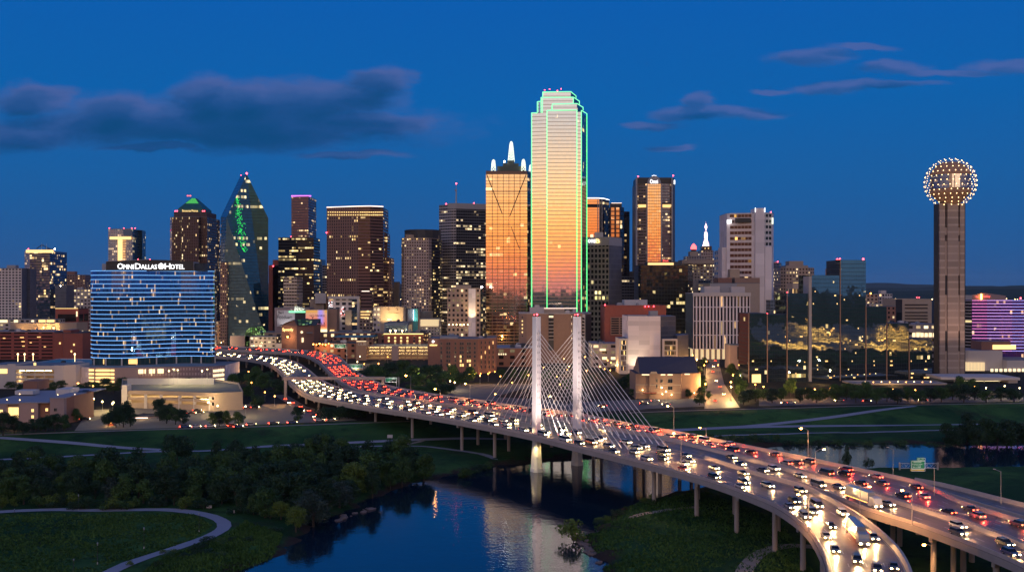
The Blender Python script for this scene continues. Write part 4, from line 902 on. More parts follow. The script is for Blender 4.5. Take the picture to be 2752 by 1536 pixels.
part(b,'red_dome','red_glow', lambda m: m.lathe((WX(1868,D),D+12),[(4.3,WZ(669,D)),(4.4,WZ(664,D)),(3.4,WZ(659,D)),(1.6,WZ(655.5,D)),(.3,WZ(653,D))],14))
b = B('spire_building', 'old stepped tower crowned by a red and white lit spire', [(1884,1610),(1915,1610),(1918,1616)], 672, 30, ['limestone_old'], (4,4.2), 'trim_dark')
D=1615
part(b,'spire_base','granite_dark', lambda m: m.prism([(WX(1888,D),D),(WX(1913,D),D),(WX(1913,D),D+18),(WX(1888,D),D+18)],b.z1,WZ(661,D),0,0,(3,4)))
part(b,'lit_window','window_gold', lambda m: (m.ball(pw_(1895,667,D-1),.9,6,4), m.ball(pw_(1904,667,D-1),.9,6,4)))
def spire(m):
    c=(WX(1900,D),D+9); zz=lambda y: WZ(y,D)
    m.lathe(c,[(5.5,zz(661)),(4.4,zz(652)),(3.0,zz(645)),(2.3,zz(640)),(2.9,zz(632)),(2.2,zz(624)),(.7,zz(620)),(.7,zz(615)),(2.0,zz(612)),(2.1,zz(607)),(.9,zz(602)),(.25,zz(599)),(.1,zz(594))],10)
m_,g_,b_ = newmat('spire_lights'); tc_=g_.n('ShaderNodeTexCoord').outputs['Object']; wv=g_.noise(tc_,1.1,2,.8)
b_.inputs['Base Color'].default_value=(.08,.05,.06,1); g_.set(b_.inputs['Emission Color'],g_.mix(g_.step(wv,.45,.55),(1,.12,.15),(1,.85,.9))); g_.set(b_.inputs['Emission Strength'],g_.m('MULTIPLY',g_.step(wv,.38,.62),4.5))
part(b,'spire','spire_lights',spire); beacon(b,1912,690,D-4,.6,'lamp_white')
b = B('narrow_white_annex', 'narrow white annex with one column of windows left of the white slab tower', [(1930,1330),(1940,1330)], 673, 25, 'white_grid', (10,6.5))
b = B('white_slab_tower', 'tall white concrete tower with striped windows and a blank rising slab', [(1953,1300),(1961,1296),(1973,1296),(2020,1290),(2048,1286),(2074,1290),(2079,1300)], 572, 45, ['white_blank','white_strips','white_strips','white_blank','white_vents','white_blank'], (4.2,7.0), 'white_panel', D0=1292, capmat='white_panel')
b2 = part(b,'blank_slab','white_blank', lambda m: m.prism([(WX(2030,1284),1284),(WX(2055,1284),1284),(WX(2055,1284),1310),(WX(2030,1284),1310)],0,WZ(559,1284),0,0,(8,14)))
part(b,'side_shaft','white_blank', lambda m: m.prism([(WX(2056,1285),1285),(WX(2074,1285),1285),(WX(2074,1285),1289),(WX(2056,1285),1289)],0,WZ(663,1285),0,0,(8,14)))
part(b,'stair_block','white_blank', lambda m: m.prism([(WX(1940,1297),1297),(WX(1962,1297),1297),(WX(1962,1297),1320),(WX(1940,1297),1320)],0,WZ(664,1297),0,0,(9,16)))
part(b,'left_strip','white_blank', lambda m: m.prism([(WX(1953,1295),1295),(WX(1962,1295),1295),(WX(1962,1295),1300),(WX(1953,1295),1300)],0,WZ(599,1295),0,0,(9,16)))
part(b,'dark_top_window','black_panel', lambda m: m.box(WX(1976,1291),WX(2018,1288),1288,1293,WZ(597,1290),WZ(586,1290)))
part(b,'lit_corner_sign','sign_white', lambda m: m.box(WX(1954,1293),WX(1965,1293),1290,1294,WZ(600,1293),WZ(591,1293))); part(b,'lit_corner_sign','crown_white', lambda m: m.box(WX(2074.5,1288),WX(2078,1288),1287,1289,WZ(602,1288),WZ(585,1288)))
for px in (2029,2055): part(b,'slab_edge_light','sign_white', lambda m: m.box(WX(px,1283.6),WX(px+1.2,1283.6),1283,1283.6,WZ(570,1283.6),WZ(558,1283.6)))
beacon(b,2072,570,1292,.9); part(b,'beige_core','beige_stone', lambda m: m.prism([(WX(1962,1270),1270),(WX(1988,1270),1270),(WX(1988,1270),1284),(WX(1962,1270),1284)],0,WZ(723,1270),0,0)); 
b = B('blue_grey_tower', 'blue grey block with red beacon peeking right of the white slab tower', [(2078,1500),(2094,1500),(2100,1506)], 706, 30, 'blue_grey', (4,4)); pent(b,2079,2090,703,1502,1512); beacon(b,2090,703,1499,.8)
for k in range(3): part(b,'roof_lamp','lamp_dot', lambda m: m.ball(pw_(2081+k*7,728.5,1498),.5,6,4))
b = B('stepped_beige_tower', 'beige stepped block with many warm windows before the blue mirror towers', [(2098,1450),(2112,1444),(2172,1444),(2188,1452)], 719, 40, 'beige_stepped', (4.2,4.6), 'beige_stone', capmat='beige_stone')
pent(b,2112,2172,713,1448,1475,'beige_stone'); pent(b,2121,2159,701,1450,1470,'beige_stone',b.z1)
b = B('ribbed_beige_block', 'small ribbed beige block with a lamp strip on its roof edge', [(2130,1250),(2166,1250)], 760, 25, 'beige_slab', (1.2,30)); strip(b,'lamp_strip','line_gold',pw_(2132,759,1249.5),pw_(2164,759,1249.5),.25)
b = B('glass_lowrise', 'pale blue block below the beige stepped tower', [(2070,1200),(2098,1200),(2112,1206)], 806, 20, 'blue_grey', (4,4))
b = B('courthouse', 'broad white courthouse of tall vertical fins under stacked grey rooftop boxes', [(1863,1000),(2016,1000)], 787, 45, ['white_fins','grey_bands'], (3.3,14), 'roof_grey', z0=10, capmat='white_panel')
part(b,'cornice','white_panel', lambda m: m.box(WX(1862,999),WX(2018,999),998.6,1000,b.z1-3.2,b.z1+.4))
part(b,'lit_ground_floor',['window_dim','trim_dark'], lambda m: m.prism([(WX(1868,1003),1003),(WX(2012,1003),1003),(WX(2012,1003),1030),(WX(1868,1003),1030)],0,10,0,1))
def cols_(m):
    for k in range(11): x=WX(1866+k*14.6,999.5); m.box(x-.8,x+.8,999.5,1002.9,0,9.99)
part(b,'ground_floor_piers','beige_stone',cols_)
pent(b,1893,1935,769,1008,1030,'white_panel'); pent(b,1965,2002,770,1008,1030,'white_panel'); pent(b,1935,1965,771,1012,1034,'grey_panel')
b = B('grey_rooftop_block', 'grey windowless block with brown plant rooms stacked behind the courthouse', [(1908,1100),(1980,1100),(2042,1100)], 760, 40, ['grey_panel','beige_stone'], (4,4)); pent(b,1930,1967,746,1104,1130,'brown_brick'); pent(b,1975,2042,746,1106,1135,'tan_brick'); 
for k in range(4): part(b,'lit_window','window_pale', lambda m: m.box(WX(2022+k*4,1105.5),WX(2024.5+k*4,1105.5),1105.2,1105.8,WZ(768,1105),WZ(763,1105)))
b = B('tan_office', 'tan side block between the old limestone building and the courthouse', [(1862,1150),(1877,1150),(1910,1160)], 752, 30, ['grey_bands','grey_dark_rows'], (4,4))
# ------------------------------------------------------------------ the blue hotel
b = Bld(); HD = 735
b.root = thing('blue_hotel', 'curved glass hotel wrapped in glowing blue horizontal light bands with a lit roof sign', 'building', (WX(410,HD),HD+12,0))
prof = [(244,744),(252,736),(270,733),(300,731),(340,732),(380,737),(420,744),(460,751),(500,755),(540,754),(565,752),(577,757)]
cv = catmull([(WX(p,d),d,0) for p,d in prof], 3.0); pts = [(p.x,p.y) for p in cv]
zb, zt = 19.3, WZ(728,HD)
poly = pts + [(WX(577,757)-4, 776), (WX(244,744)+6, 770)]
m_ = MB(); u = 0
for a,c in zip(pts,pts[1:]):
    L_ = math.hypot(c[0]-a[0],c[1]-a[1])/1.15; m_.face([(*a,zb),(*c,zb),(*c,zt),(*a,zt)],0,[(u,0),(u+L_,0),(u+L_,20),(u,20)]); u += L_
b.body = m_.build('glass_front', M['hotel_blue'], b.root); b.z1 = zt
m_ = MB(); n_ = len(pts); rest = poly[n_-1:]+[poly[0]]
for a,c in zip(rest,rest[1:]): m_.face([(*a,zb),(*c,zb),(*c,zt),(*a,zt)],0,[(0,0),(14,0),(14,20),(0,20)])
m_.face([(*p,zt) for p in poly],1); m_.build('rear_wall',[M['hotel_blue'],M['roof_grey']],b.root)
for k in range(21):
    z = zb+.15+(zt-zb)*k/20; m_ = MB()
    for (ax,ay),(cx_,cy_) in zip(pts,pts[1:]): m_.face([(ax,ay-.35,z-.15),(cx_,cy_-.35,z-.15),(cx_,cy_-.35,z+.15),(ax,ay-.35,z+.15)],0); m_.face([(ax,ay-.35,z+.2),(cx_,cy_-.35,z+.2),(cx_,cy_,z+.2),(ax,ay,z+.2)],0); m_.face([(ax,ay,z-.2),(cx_,cy_,z-.2),(cx_,cy_-.35,z-.2),(ax,ay-.35,z-.2)],0)
    m_.build('light_band', M['neon_blue'], b.root)
def crest(m):
    n=16; d0,d1=739,752
    f=lambda x: WZ(703-5.5*math.sin(math.pi*(x-285)/235),d0) if 285<=x<=520 else 0
    X_=[285+235*k/n for k in range(n+1)]
    m.face([(WX(285,d0),d0,zt)]+[(WX(520,d0),d0,zt)]+[(WX(x,d0),d0,f(x)) for x in reversed(X_)],0)
    for a,c in zip(X_,X_[1:]): m.face([(WX(a,d0),d0,f(a)),(WX(c,d0),d0,f(c)),(WX(c,d0),d1,f(c)),(WX(a,d0),d1,f(a))],1)
    for x in (285,520): m.face([(WX(x,d0),d0,zt),(WX(x,d0),d1,zt),(WX(x,d0),d1,f(x)),(WX(x,d0),d0,f(x))],1)
cr = part(b,'roof_sign_panel',['black_panel','grey_panel'],crest)
part(b,'roof_wing','grey_panel', lambda m: m.box(WX(274,741),WX(285,741)-.02,741,752,zt,WZ(708,741)))
part(b,'roof_wing','blue_glass', lambda m: m.box(WX(520,741)+.02,WX(546,741),741,752,zt,WZ(707,741)))
strip(b,'roof_rail','grey_steel',pw_(284,702.5,738.5),pw_(400,697,738.5),.2)
D = 738.6
sg = thing_ = None
for s_,x0,x1,y0 in (('O',1135,1190,386),('MNI',1192,1290,397),('D',1305,1362,386),('ALLAS',1364,1516,397),('H',1592,1645,386),('OTEL',1647,1782,397)):
    text(b,s_,x0/3.594,x1/3.594,600+y0/3.594,600+441/3.594,D,'sign_white','sign_letter')
def flower(m):
    cx_,cz_ = WX(1557/3.594,D),WZ(600+413/3.594,D)
    for k in range(5):
        t=math.pi/2+k*2*math.pi/5; px_,pz_=cx_+1.25*math.cos(t),cz_+1.25*math.sin(t); q=[(px_+1.0*math.cos(a),D-.3,pz_+1.0*math.sin(a)) for a in [2*math.pi*i/12 for i in range(12)]]
        m.face([(x,D-.3-.001*k,z) for x,_,z in reversed(q)])
part(b,'flower_emblem','sign_white',flower)
for px in (297,326,371,403): beacon(b,px,697 if px>300 else 703,740,.45)
# glazed lobby storey between tower and podium
m_ = MB()
pin = [(x,y+1.6) for x,y in pts]; u = 0
for a,c in zip(pin,pin[1:]):
    L_=math.hypot(c[0]-a[0],c[1]-a[1])/3; m_.face([(*a,14),(*c,14),(*c,zb),(*a,zb)],0,[(u,0),(u+L_,0),(u+L_,1),(u,1)]); u+=L_
fac('lobby_glass',(.03,.04,.045),(.03,.09,.11),.9,.8,.06,.0,refl=.5,rough=.06,ls=.7)
m_.build('lobby_glazing',M['lobby_glass'],b.root)
for x0,x1 in ((275,290),(300,326),(334,366),(376,401)):
    d=743 if x0>350 else 734.5; part(b,'lit_lobby_window','window_lit', lambda m: m.box(WX(x0,d-2),WX(x1,d-2),d-.6 if x0<350 else d-1,d+.5,15,18.5))
for k in range(9):
    px=256+k*39.3; i=min(range(len(pts)),key=lambda i:abs(pts[i][0]-WX(px,740))); part(b,'lobby_column','white_panel', lambda m: m.box(pts[i][0]-.4,pts[i][0]+.4,pts[i][1]+.3,pts[i][1]+1.1,14,zb))
# podium
fac('zigzag_screen',(.20,.13,.15),(.34,.24,.27),.55,.5,.05,.03,refl=.15,rough=.5,lit=(1,.75,.42),ls=.9,wob=.05)
pb = [(-999,0)]
pp_ = [(WX(205,722),722),(WX(240,716),716),(WX(310,713),713),(WX(372,716),716),(WX(450,722),722),(WX(530,724),724),(WX(575,726),726),(WX(605,736),736)]
poly = pp_+[(WX(605,736),775),(WX(205,722),775)]
m_=MB(); m_.prism(poly,0,14,[0,1,1,2,2,2,2,0,0,0],3,(2.0,3.4)); m_.build('podium',[M['white_blank'],M['mauve_stucco'],M['zigzag_screen'],M['roof_grey']],b.root)
for fl in range(5):
    z=1.0+fl*2.6
    for x0,x1,d in ((239,253,715.7),(257,295,713.2),(297,307,712.9)): part(b,'lit_deck_opening','window_gold', lambda m: m.box(WX(x0,d),WX(x1,d),d-.3 if x0<256 else d-.2,d+.8,z,z+1.35))
for x0,x1 in ((373,384),(388,390),(399,406),(409,412),(420,434)): part(b,'lit_window','window_pale', lambda m: m.box(WX(x0,716),WX(x1,716),715.0+(x0-372)*.075,717+(x0-372)*.075,9.6,12.6))
part(b,'entrance_canopy','window_lit', lambda m: m.box(WX(384,714),WX(436,714),714,718,1.5,4.0))
for fl in range(3):
    for k in range(7): px=573+k*4.4; d=725.6+max(0,px-575)*.33; part(b,'lit_window','window_pale', lambda m: m.box(WX(px,d),WX(px+2.8,d),d-.5,d+.6,3.2+fl*3.3,5+fl*3.3))
point('deck_light',(WX(410,700),704,3),2500,(1,.7,.3),b.root)

# left hand neighbours of the hotel
b = B('convention_hall','long pale hall with a teal roof left of the blue hotel base',[(24,800),(192,792),(260,806)],985,90,['white_panel','mauve_stucco'],(30,30),'teal_roof',D0=796,capmat='trim_pale'); units(b,3,4,2,4)
for px in (48,66,89,201): part(b,'roof_floodlight','lamp_dot', lambda m: (m.ball(pw_(px,951,860),.8,6,4), m.tube((WX(px,860),860,b.z1-.5),pw_(px,952,860),.15,n=4)))
b = Bld(); b.root = thing('lit_parking_garage','pale parking garage with glowing yellow open decks below the teal roofed hall','parking garage',(WX(95,705),715,0))
part(b,'wall',['white_panel','roof_grey'], lambda m: (m.prism([(WX(20,705),705),(WX(42,705),705),(WX(42,705),735),(WX(20,705),735)],0,WZ(977,705),0,1), m.prism([(WX(145,705),705),(WX(170,705),705),(WX(204,712),712),(WX(204,712),735),(WX(145,705),735)],0,WZ(981,705),[0,0,0,0,0],1), m.prism([(WX(42,705)+.01,705.2),(WX(145,705)-.01,705.2),(WX(145,705)-.01,735),(WX(42,705)+.01,735)],WZ(993,705),WZ(982,705),0,1), m.prism([(WX(-40,705),706),(WX(20,705)-.02,706),(WX(20,705)-.02,735),(WX(-40,705),735)],0,WZ(980,705),0,1)))
part(b,'back_wall','beige_stone', lambda m: m.box(WX(42,720),WX(146,720),722,722.5,0,WZ(994,705)))
for fl in range(4):
    z=.6+fl*3.0; part(b,'deck','beige_stone', lambda m: m.box(WX(42,705)+.02,WX(145,705)-.02,705.4,721.9,z-.4,z+.9 if False else z))
    part(b,'deck_spandrel','white_panel', lambda m: m.box(WX(42,705)+.03,WX(145,705)-.03,705.0,705.3,z-.42,z+.75))
    part(b,'ceiling_light','strip_light', lambda m: m.box(WX(48,712),WX(140,712),711,711.5,z+2.3,z+2.45))
for px in (67,92,118): part(b,'deck_column','white_panel', lambda m: m.box(WX(px,704.9),WX(px+3,704.9),704.7,704.98,0,WZ(993,705)))
part(b,'side_opening','window_gold', lambda m: m.box(WX(-10,705),WX(18,705),705.6,706,WZ(1003,705),WZ(991,705)))
part(b,'wall_lamp','window_gold', lambda m: m.box(WX(91,705),WX(97,705),704.6,705.1,WZ(981,705),WZ(974,705)))
b = B('dark_brick_garage','dark brick open garage with strip openings at the left edge behind the hall',[(-40,1000),(145,1000)],890,40,'red_slits',(14,3.4),'roof_grey',capmat='grey_panel'); units(b,4,7)
for k,(px,py,w) in enumerate(((54,905,10),(58,916,8),(100,904,9),(60,928,6),(118,930,5),(8,907,6),(80,919,5))): part(b,'lit_opening','window_lit', lambda m: m.box(WX(px,999.6),WX(px+w,999.6),999.3,999.9,WZ(py+2.4,999.6),WZ(py,999.6)))
b = B('dark_brick_block','tall dark brick stair block with two small lit windows beside the blue hotel',[(145,985),(170,985),(172,980),(222,980)],893,40,'red_brick',(9,9),'roof_dark'); pent(b,170,190,886,990,1010,'red_brick'); 
for px,py in ((153,920),(197,923),(190,941)): part(b,'lit_window','window_gold', lambda m: m.box(WX(px,979.5),WX(px+3.4,979.5),979.2 if px>170 else 984.2,979.9 if px>170 else 984.9,WZ(py+5,979.5),WZ(py,979.5)))
b = B('curved_beige_hall','beige hall washed by amber wall lamps behind the dark brick garage',[(28,1150),(60,1140),(160,1136),(206,1150)],868,30,'beige_stone',(20,20),'roof_grey',D0=1138,capmat='beige_stone')
for px,py in ((34,891),(96,884),(117,880),(144,881)): part(b,'wall_lamp','lamp_amber', lambda m: m.ball(pw_(px,py,1131),.9,8,5)); point('wash_light',pw_(px,py,1129),9000,(1,.6,.2),b.root)
b = B('dark_parking_block','dark low block with a bright lamp at its corner behind the curved beige hall',[(149,1250),(211,1250)],829,30,'red_slits',(20,20),'roof_dark'); part(b,'roof_light_line','window_gold', lambda m: m.box(WX(149,1249),WX(209,1249),1248.6,1249.4,b.z1,b.z1+.6)); part(b,'corner_light','window_pale', lambda m: m.box(WX(205,1248),WX(208,1248),1247.5,1248.5,WZ(850,1248),WZ(836,1248)))
b = B('billboard_lowrise','low pale block with lit panels at the foot of the white gridded slab',[(-30,1220),(150,1220)],857,25,'pale_shop',(6,5)); 
for x0,x1,mt in ((0,20,'sign_white'),(104,122,'window_gold'),(126,146,'window_gold'),(38,48,'window_pale')): part(b,'lit_panel',mt if mt!='sign_white' else 'window_pale', lambda m: m.box(WX(x0,1219),WX(x1,1219),1218.5,1219.2,WZ(866,1219),WZ(859,1219)))
b = B('sign_block','dark reddish block with a red and white lit sign left of the blue hotel',[(222,1040),(246,1040)],905,30,'red_brick'); part(b,'lit_frame','window_pale', lambda m: (m.box(WX(221,1039),WX(223,1039),1038.5,1039.5,WZ(918,1039),WZ(888,1039)), m.box(WX(224,1039),WX(244,1039),1038.5,1039.5,WZ(922,1039),WZ(919,1039)))); part(b,'red_sign','sign_red', lambda m: m.box(WX(240,1038),WX(245,1038),1037.5,1038.2,WZ(908,1038),WZ(892,1038)))

# apartment block by the levee
b = Bld(); b.root = thing('stucco_apartments','pinkish stucco apartment block with pale roofs and solar panels beside the levee','building',(WX(60,530),545,0))
def win(b,px,py,w,h,d,lit,mat=None,name='window'):
    """a framed window standing in the wall plane at distance d"""
    x0,x1,z0,z1=WX(px-w/2,d),WX(px+w/2,d),WZ(py+h/2,d),WZ(py-h/2,d); m=MB(); f=.12
    m.box(x0,x1,d-.10,d+.2,z0,z1,0)
    for a in ((x0-f,x1+f,z1,z1+f),(x0-f,x1+f,z0-f,z0),(x0-f,x0,z0,z1),(x1,x1+f,z0,z1)): m.box(a[0],a[1],d-.2,d+.15,a[2],a[3],1)
    m.box((x0+x1)/2-.05,(x0+x1)/2+.05,d-.14,d-.101,z0,z1,1)
    return m.build(name,[M[mat or ('window_lit' if lit else 'window_dark')],M['window_frame']],b.root)
zr=WZ(1082,523)
part(b,'wall','mauve_stucco', lambda m: (m.prism([(WX(-60,523),523),(WX(18,523),523),(WX(18,523),560),(WX(-60,523),560)],0,zr-.6,0), m.prism([(WX(18,523)+.01,525),(WX(52,523)-.01,525),(WX(52,523)-.01,560),(WX(18,523)+.01,560)],0,zr-.6,0), m.prism([(WX(52,523),522.5),(WX(103,523),522.5),(WX(103,523),560),(WX(52,523),560)],0,zr,0), m.prism([(WX(134,521),521),(WX(172,521),521),(WX(172,521),545),(WX(134,521),545)],0,WZ(1070,521),0)))
part(b,'recessed_bay','brown_brick', lambda m: (m.prism([(WX(103,523)+.01,524.5),(WX(134,523)-.01,524.5),(WX(134,523)-.01,560),(WX(103,523)+.01,560)],0,zr-.3,0), m.prism([(WX(172,521)+.01,524),(WX(186,524),530),(WX(192,524),552),(WX(172,524)+.01,556)],0,WZ(1066,524),0)))
part(b,'roof',['path_concrete','roof_grey'], lambda m: (m.prism([(WX(-60,523),522.7),(WX(52,523)-.02,522.7),(WX(52,523)-.02,590),(WX(-60,523),590)],zr-.55,zr-.2,0,0), m.prism([(WX(52,523),522.2),(WX(133,523),522.2),(WX(133,523),596),(WX(52,523),596)],zr+.02,zr+.4,0,0), m.prism([(WX(133.5,521),520.7),(WX(176,521),520.7),(WX(176,521),547),(WX(133.5,521),547)],WZ(1070,521)+.01,WZ(1067,521),0,0)))
part(b,'roof_monitor','trim_pale', lambda m: m.prism([(WX(40,560),560),(WX(88,560),560),(WX(88,560),568),(WX(40,560),568)],zr+.41,zr+2.6,0,0))
part(b,'roof_monitor','trim_pale', lambda m: m.prism([(WX(150,560),560),(WX(188,560),560),(WX(188,560),572),(WX(150,560),572)],zr,WZ(1045,560),0,0))
part(b,'brick_attic','brown_brick', lambda m: m.prism([(WX(62,585),585),(WX(100,585),585),(WX(100,585),600),(WX(62,585),600)],zr+.41,zr+5.5,0,0))
for k in range(6):
    y=540+k*6; part(b,'solar_panel','black_panel', lambda m: m.face([(WX(112,523),y,zr+.5),(WX(131,523),y,zr+.5),(WX(131,523),y+3.4,zr+1.7),(WX(112,523),y+3.4,zr+1.7)]))
for px,py,l in ((3,1104,1),(88,1102,1),(88,1119,1),(126,1100,1),(149,1100,0),(149,1117,0),(126,1117,0)): win(b,px,py,7 if px!=3 else 10,8,522.4 if px in(88,) else (520.9 if px>140 else (524.4 if px>103 else 522.9)),l,'window_gold' if l else None)
win(b,35,1108,31,29,524.9,1,'window_gold','stair_window')
for px,py,d in ((53,1074,525),(53,1058,545),(155,1060,545),(19,1073,530),(201,1059,535)): part(b,'roof_lamp','lamp_dot', lambda m: (m.ball(pw_(px,py,d),.28,6,4)))
point('yard_light',(WX(35,505),506,3.5),1500,(1,.55,.15),b.root)

# low sloping parking deck with lit roof
b = Bld(); b.root = thing('low_parking_deck','long low concrete parking deck with a lit open roof beside the car park','parking garage',(WX(480,600),605,0))
fr=[(WX(327,592),592),(WX(420,590),590),(WX(575,577),577),(WX(652,584),584)]; bk=[(WX(640,640),640),(WX(570,668),668),(WX(330,668),668)]
poly=fr+bk; z1=WZ(1056,577)
part(b,'roof_deck','lot_concrete', lambda m: m.face([(x,y,z1-1.0) for x,y in poly]))
mw=MB()
for i in range(len(poly)):
    a,c=poly[i],poly[(i+1)%len(poly)]; 
    if i in (0,1): mw.face([(*a,z1-2.0),(*c,z1-2.0),(*c,z1),(*a,z1)]); mw.face([(*a,z1-5.2),(*c,z1-5.2),(*c,z1-3.6),(*a,z1-3.6)]); mw.face([(*a,0),(*c,0),(*c,z1-6.9),(*a,z1-6.9)])
    else: mw.face([(*a,0),(*c,0),(*c,z1),(*a,z1)])
    d=Vector((a[0]-c[0],a[1]-c[1],0)).normalized(); nn=Vector((d.y,-d.x,0))*.35
    mw.face([(a[0]-nn.x,a[1]-nn.y,z1),(a[0],a[1],z1),(c[0],c[1],z1),(c[0]-nn.x,c[1]-nn.y,z1)])
wl=mw.build('wall',M['beige_stone'],b.root); sm_=wl.modifiers.new('s','SOLIDIFY'); sm_.thickness=.35; sm_.offset=0
part(b,'interior_wall','beige_stone', lambda m: m.box(WX(330,604),WX(570,604),604,604.4,0,z1-1.2)); part(b,'interior_deck','beige_stone', lambda m: m.box(WX(330,594),WX(570,592),593,604,z1-4.3,z1-4.0))
for z in (z1-2.4,z1-5.6): part(b,'ceiling_light','strip_light', lambda m: m.box(WX(340,598),WX(560,598),597.5,597.9,z,z+.12))
for px in (388,430,480,520,562): t=(px-420)/155; y=591-.02*(px-327) if px<420 else 590-13*t; part(b,'pier','white_panel', lambda m: m.box(WX(px,y),WX(px,y)+1.6,y-.45,y+.1,0,z1-1.9))
part(b,'stair_tower','white_panel', lambda m: m.prism([(WX(327,590),590),(WX(341,590),590),(WX(341,590),597),(WX(327,590),597)],0,WZ(1034,590),0,0))
part(b,'upper_ramp',['white_panel','lot_concrete'], lambda m: (m.prism([(WX(342,640),640),(WX(575,640),640),(WX(575,640),641),(WX(342,640),641)],z1-1,z1+2.8,0,0)))
for px,d in ((454,628),(467,640),(478,634),(543,630),(557,640)):
    part(b,'roof_light_pole','grey_steel', lambda m: m.tube((WX(px,d),d,z1-1),(WX(px,d),d,z1+8.5),.12,.08,n=5)); part(b,'roof_lamp','lamp_warm', lambda m: m.box(WX(px,d)-.45,WX(px,d)+.45,d-.15,d+.15,z1+8.5,z1+8.65)); point('roof_light',(WX(px,d),d,z1+7.9),4200,(1,.86,.45),b.root)
# kiosk by the levee
b = B('brick_pavilion','small flat brick pavilion with a lit canopy in the car park by the levee',[(362,548),(395,546),(428,550)],1117,12,['brown_brick','mauve_stucco'],(30,30),'roof_dark',D0=547)
part(b,'canopy_light','line_white', lambda m: m.box(WX(364,545),WX(397,545),544.6,545.2,WZ(1123,545),WZ(1121,545)))
for px in (376,382,389): part(b,'wall_lamp','window_gold', lambda m: m.ball(pw_(px,1131.5,545.3),.5,8,5))
point('door_light',(WX(382,541),541,3.5),1300,(1,.62,.25),b.root)
b = Bld(); b.root=thing('brick_marker','small brick sign pillar glowing orange at the edge of the car park','marker',(WX(299,517),517,0)); part(b,'pillar','red_brick', lambda m: m.box(WX(292,517),WX(306,517),516,518,0,WZ(1138,517))); point('marker_light',(WX(299,517),513.5,1.4),700,(1,.55,.18),b.root,.2); part(b,'lamp','lamp_amber', lambda m: m.ball((WX(299,516),515.6,WZ(1136,516)),.25,6,4))

# ------------------------------------------------------------------ middle ground, left to right
b = B('brick_cube','dark red brick cube with small windows behind the start of the highway',[(620,1300),(673,1300)],871,25,'brick_grid',(7,5)); 
b = B('tan_corner_block','tan low block glowing orange beside the right edge of the blue hotel',[(575,1280),(621,1280)],862,25,'small_shop',(6,5)); point('street_glow',pw_(593,900,1262),26000,(1,.5,.12),b.root,1)
b = B('retaining_block','plain pinkish wall block above the highway tail lights',[(618,1180),(670,1180)],901,8,'mauve_stucco',(40,40))
b = B('white_lowrise','small pale two storey block with dark windows beside the highway',[(671,1130),(683,1126),(741,1126)],903,25,'pale_shop',(5,4.5)); b2=B('blue_roof_shed','low shed with a bluish metal roof behind the pale two storey block',[(694,1200),(760,1200)],892,40,'tan_grid',(9,9),'roof_grey')
# barn-like restaurant with lit letters
b = Bld(); b.root = thing('brick_gabled_restaurant','brick building with a dark gable roof, skylight and glowing sign letters','building',(WX(800,1130),1145,0))
x0,x1,x2=WX(757,1122),WX(798,1116),WX(844,1126); ze=WZ(874,1120); zr=WZ(858,1130)
part(b,'wall','brown_brick', lambda m: (m.prism([(x0,1122),(x1,1116),(x2,1126),(x2,1165),(x0,1165)],0,ze,0), m.face([(x0,1122,ze),(x1,1116,ze),((x0+x1)/2+5,1121,zr)])))
part(b,'roof','roof_dark', lambda m: (m.face([(x0-3,1121.5,ze-.6),((x0+x1)/2+5,1118,zr+.3),((x0+x1)/2+12,1160,zr+.3),(x0-3,1165,ze-.6)]), m.face([(x1+1,1115,ze-.2),(x2+2,1125.5,ze-.2),(x2+1,1160,zr),((x0+x1)/2+5,1118,zr+.3)]), m.face([((x0+x1)/2+5,1118,zr+.3),(x2+1,1160,zr),(x2,1166,ze),((x0+x1)/2+12,1160,zr+.3)])))
part(b,'skylight','atrium_glass', lambda m: m.face([(x1+2,1114.6,ze+.3),(x2-3,1124,ze+.5),(x2-4,1140,ze+4.6),(x1-1,1121,zr+.6)],0,[(0,0),(4,0),(4,3),(0,3)]))
text(b,'Spozdy',759,788,881,891,1115.5,'sign_gold','sign_letter'); part(b,'lit_window','window_pale', lambda m: m.box(WX(811,1118),WX(815,1118),1117.5,1120,WZ(919,1118),WZ(907,1118)))
part(b,'round_lamp','window_pale', lambda m: m.ball(pw_(811,892,1117.5),1.4,10,6)); part(b,'wall_lamp','lamp_amber', lambda m: m.ball(pw_(773,905,1114),.9,8,5)); point('wash_light',pw_(773,906,1112),4500,(1,.6,.25),b.root)
part(b,'awning','roof_grey', lambda m: m.box(WX(824,1119),WX(840,1119),1118,1121,WZ(895,1119),WZ(892,1119)))
part(b,'white_panel','white_panel', lambda m: m.box(WX(742,1119),WX(757,1119),1118,1119,WZ(937,1119),WZ(922,1119)))
# billboards behind it
b = B('billboard_building','pinkish block carrying a white lettered board and a green light bar',[(738,1210),(832,1210)],826,25,'mauve_stucco',(40,40)); D=1209
board(b,'white_board','white_panel',744,796,833,877,D-.5); text(b,'The 4',747,762,836,843,D-.7,'trim_dark'); text(b,'Fooduam',746,785,846,856,D-.7,'trim_dark')
board(b,'green_light_bar','neon_mint',776,821,835.5,839.5,D-.9); part(b,'dark_shrub_wall','black_panel', lambda m: m.box(WX(793,D),WX(821,D),D-.7,D-.52,WZ(862,D),WZ(840,D)))
def nest(m):
    r=random.Random(3)
    for k in range(60): px=r.gauss(799,8); p=pw_(px,834-abs(r.gauss(0,6))*(1-abs(px-799)/26),D-.2); q=p+Vector((r.uniform(-2,2),r.uniform(-1,1),r.uniform(-2,2))); m.tube(p,q,.22,n=4)
part(b,'roof_sculpture','crown_white',nest); spot('board_light',pw_(770,885,D-14),pw_(768,850,D),9000,(.9,.95,1),80,b.root)
b = Bld(); D=1190; b.root=thing('colour_billboard','huge lit billboard glowing orange and violet with dark lettering','billboard',(WX(850,D),D,0))
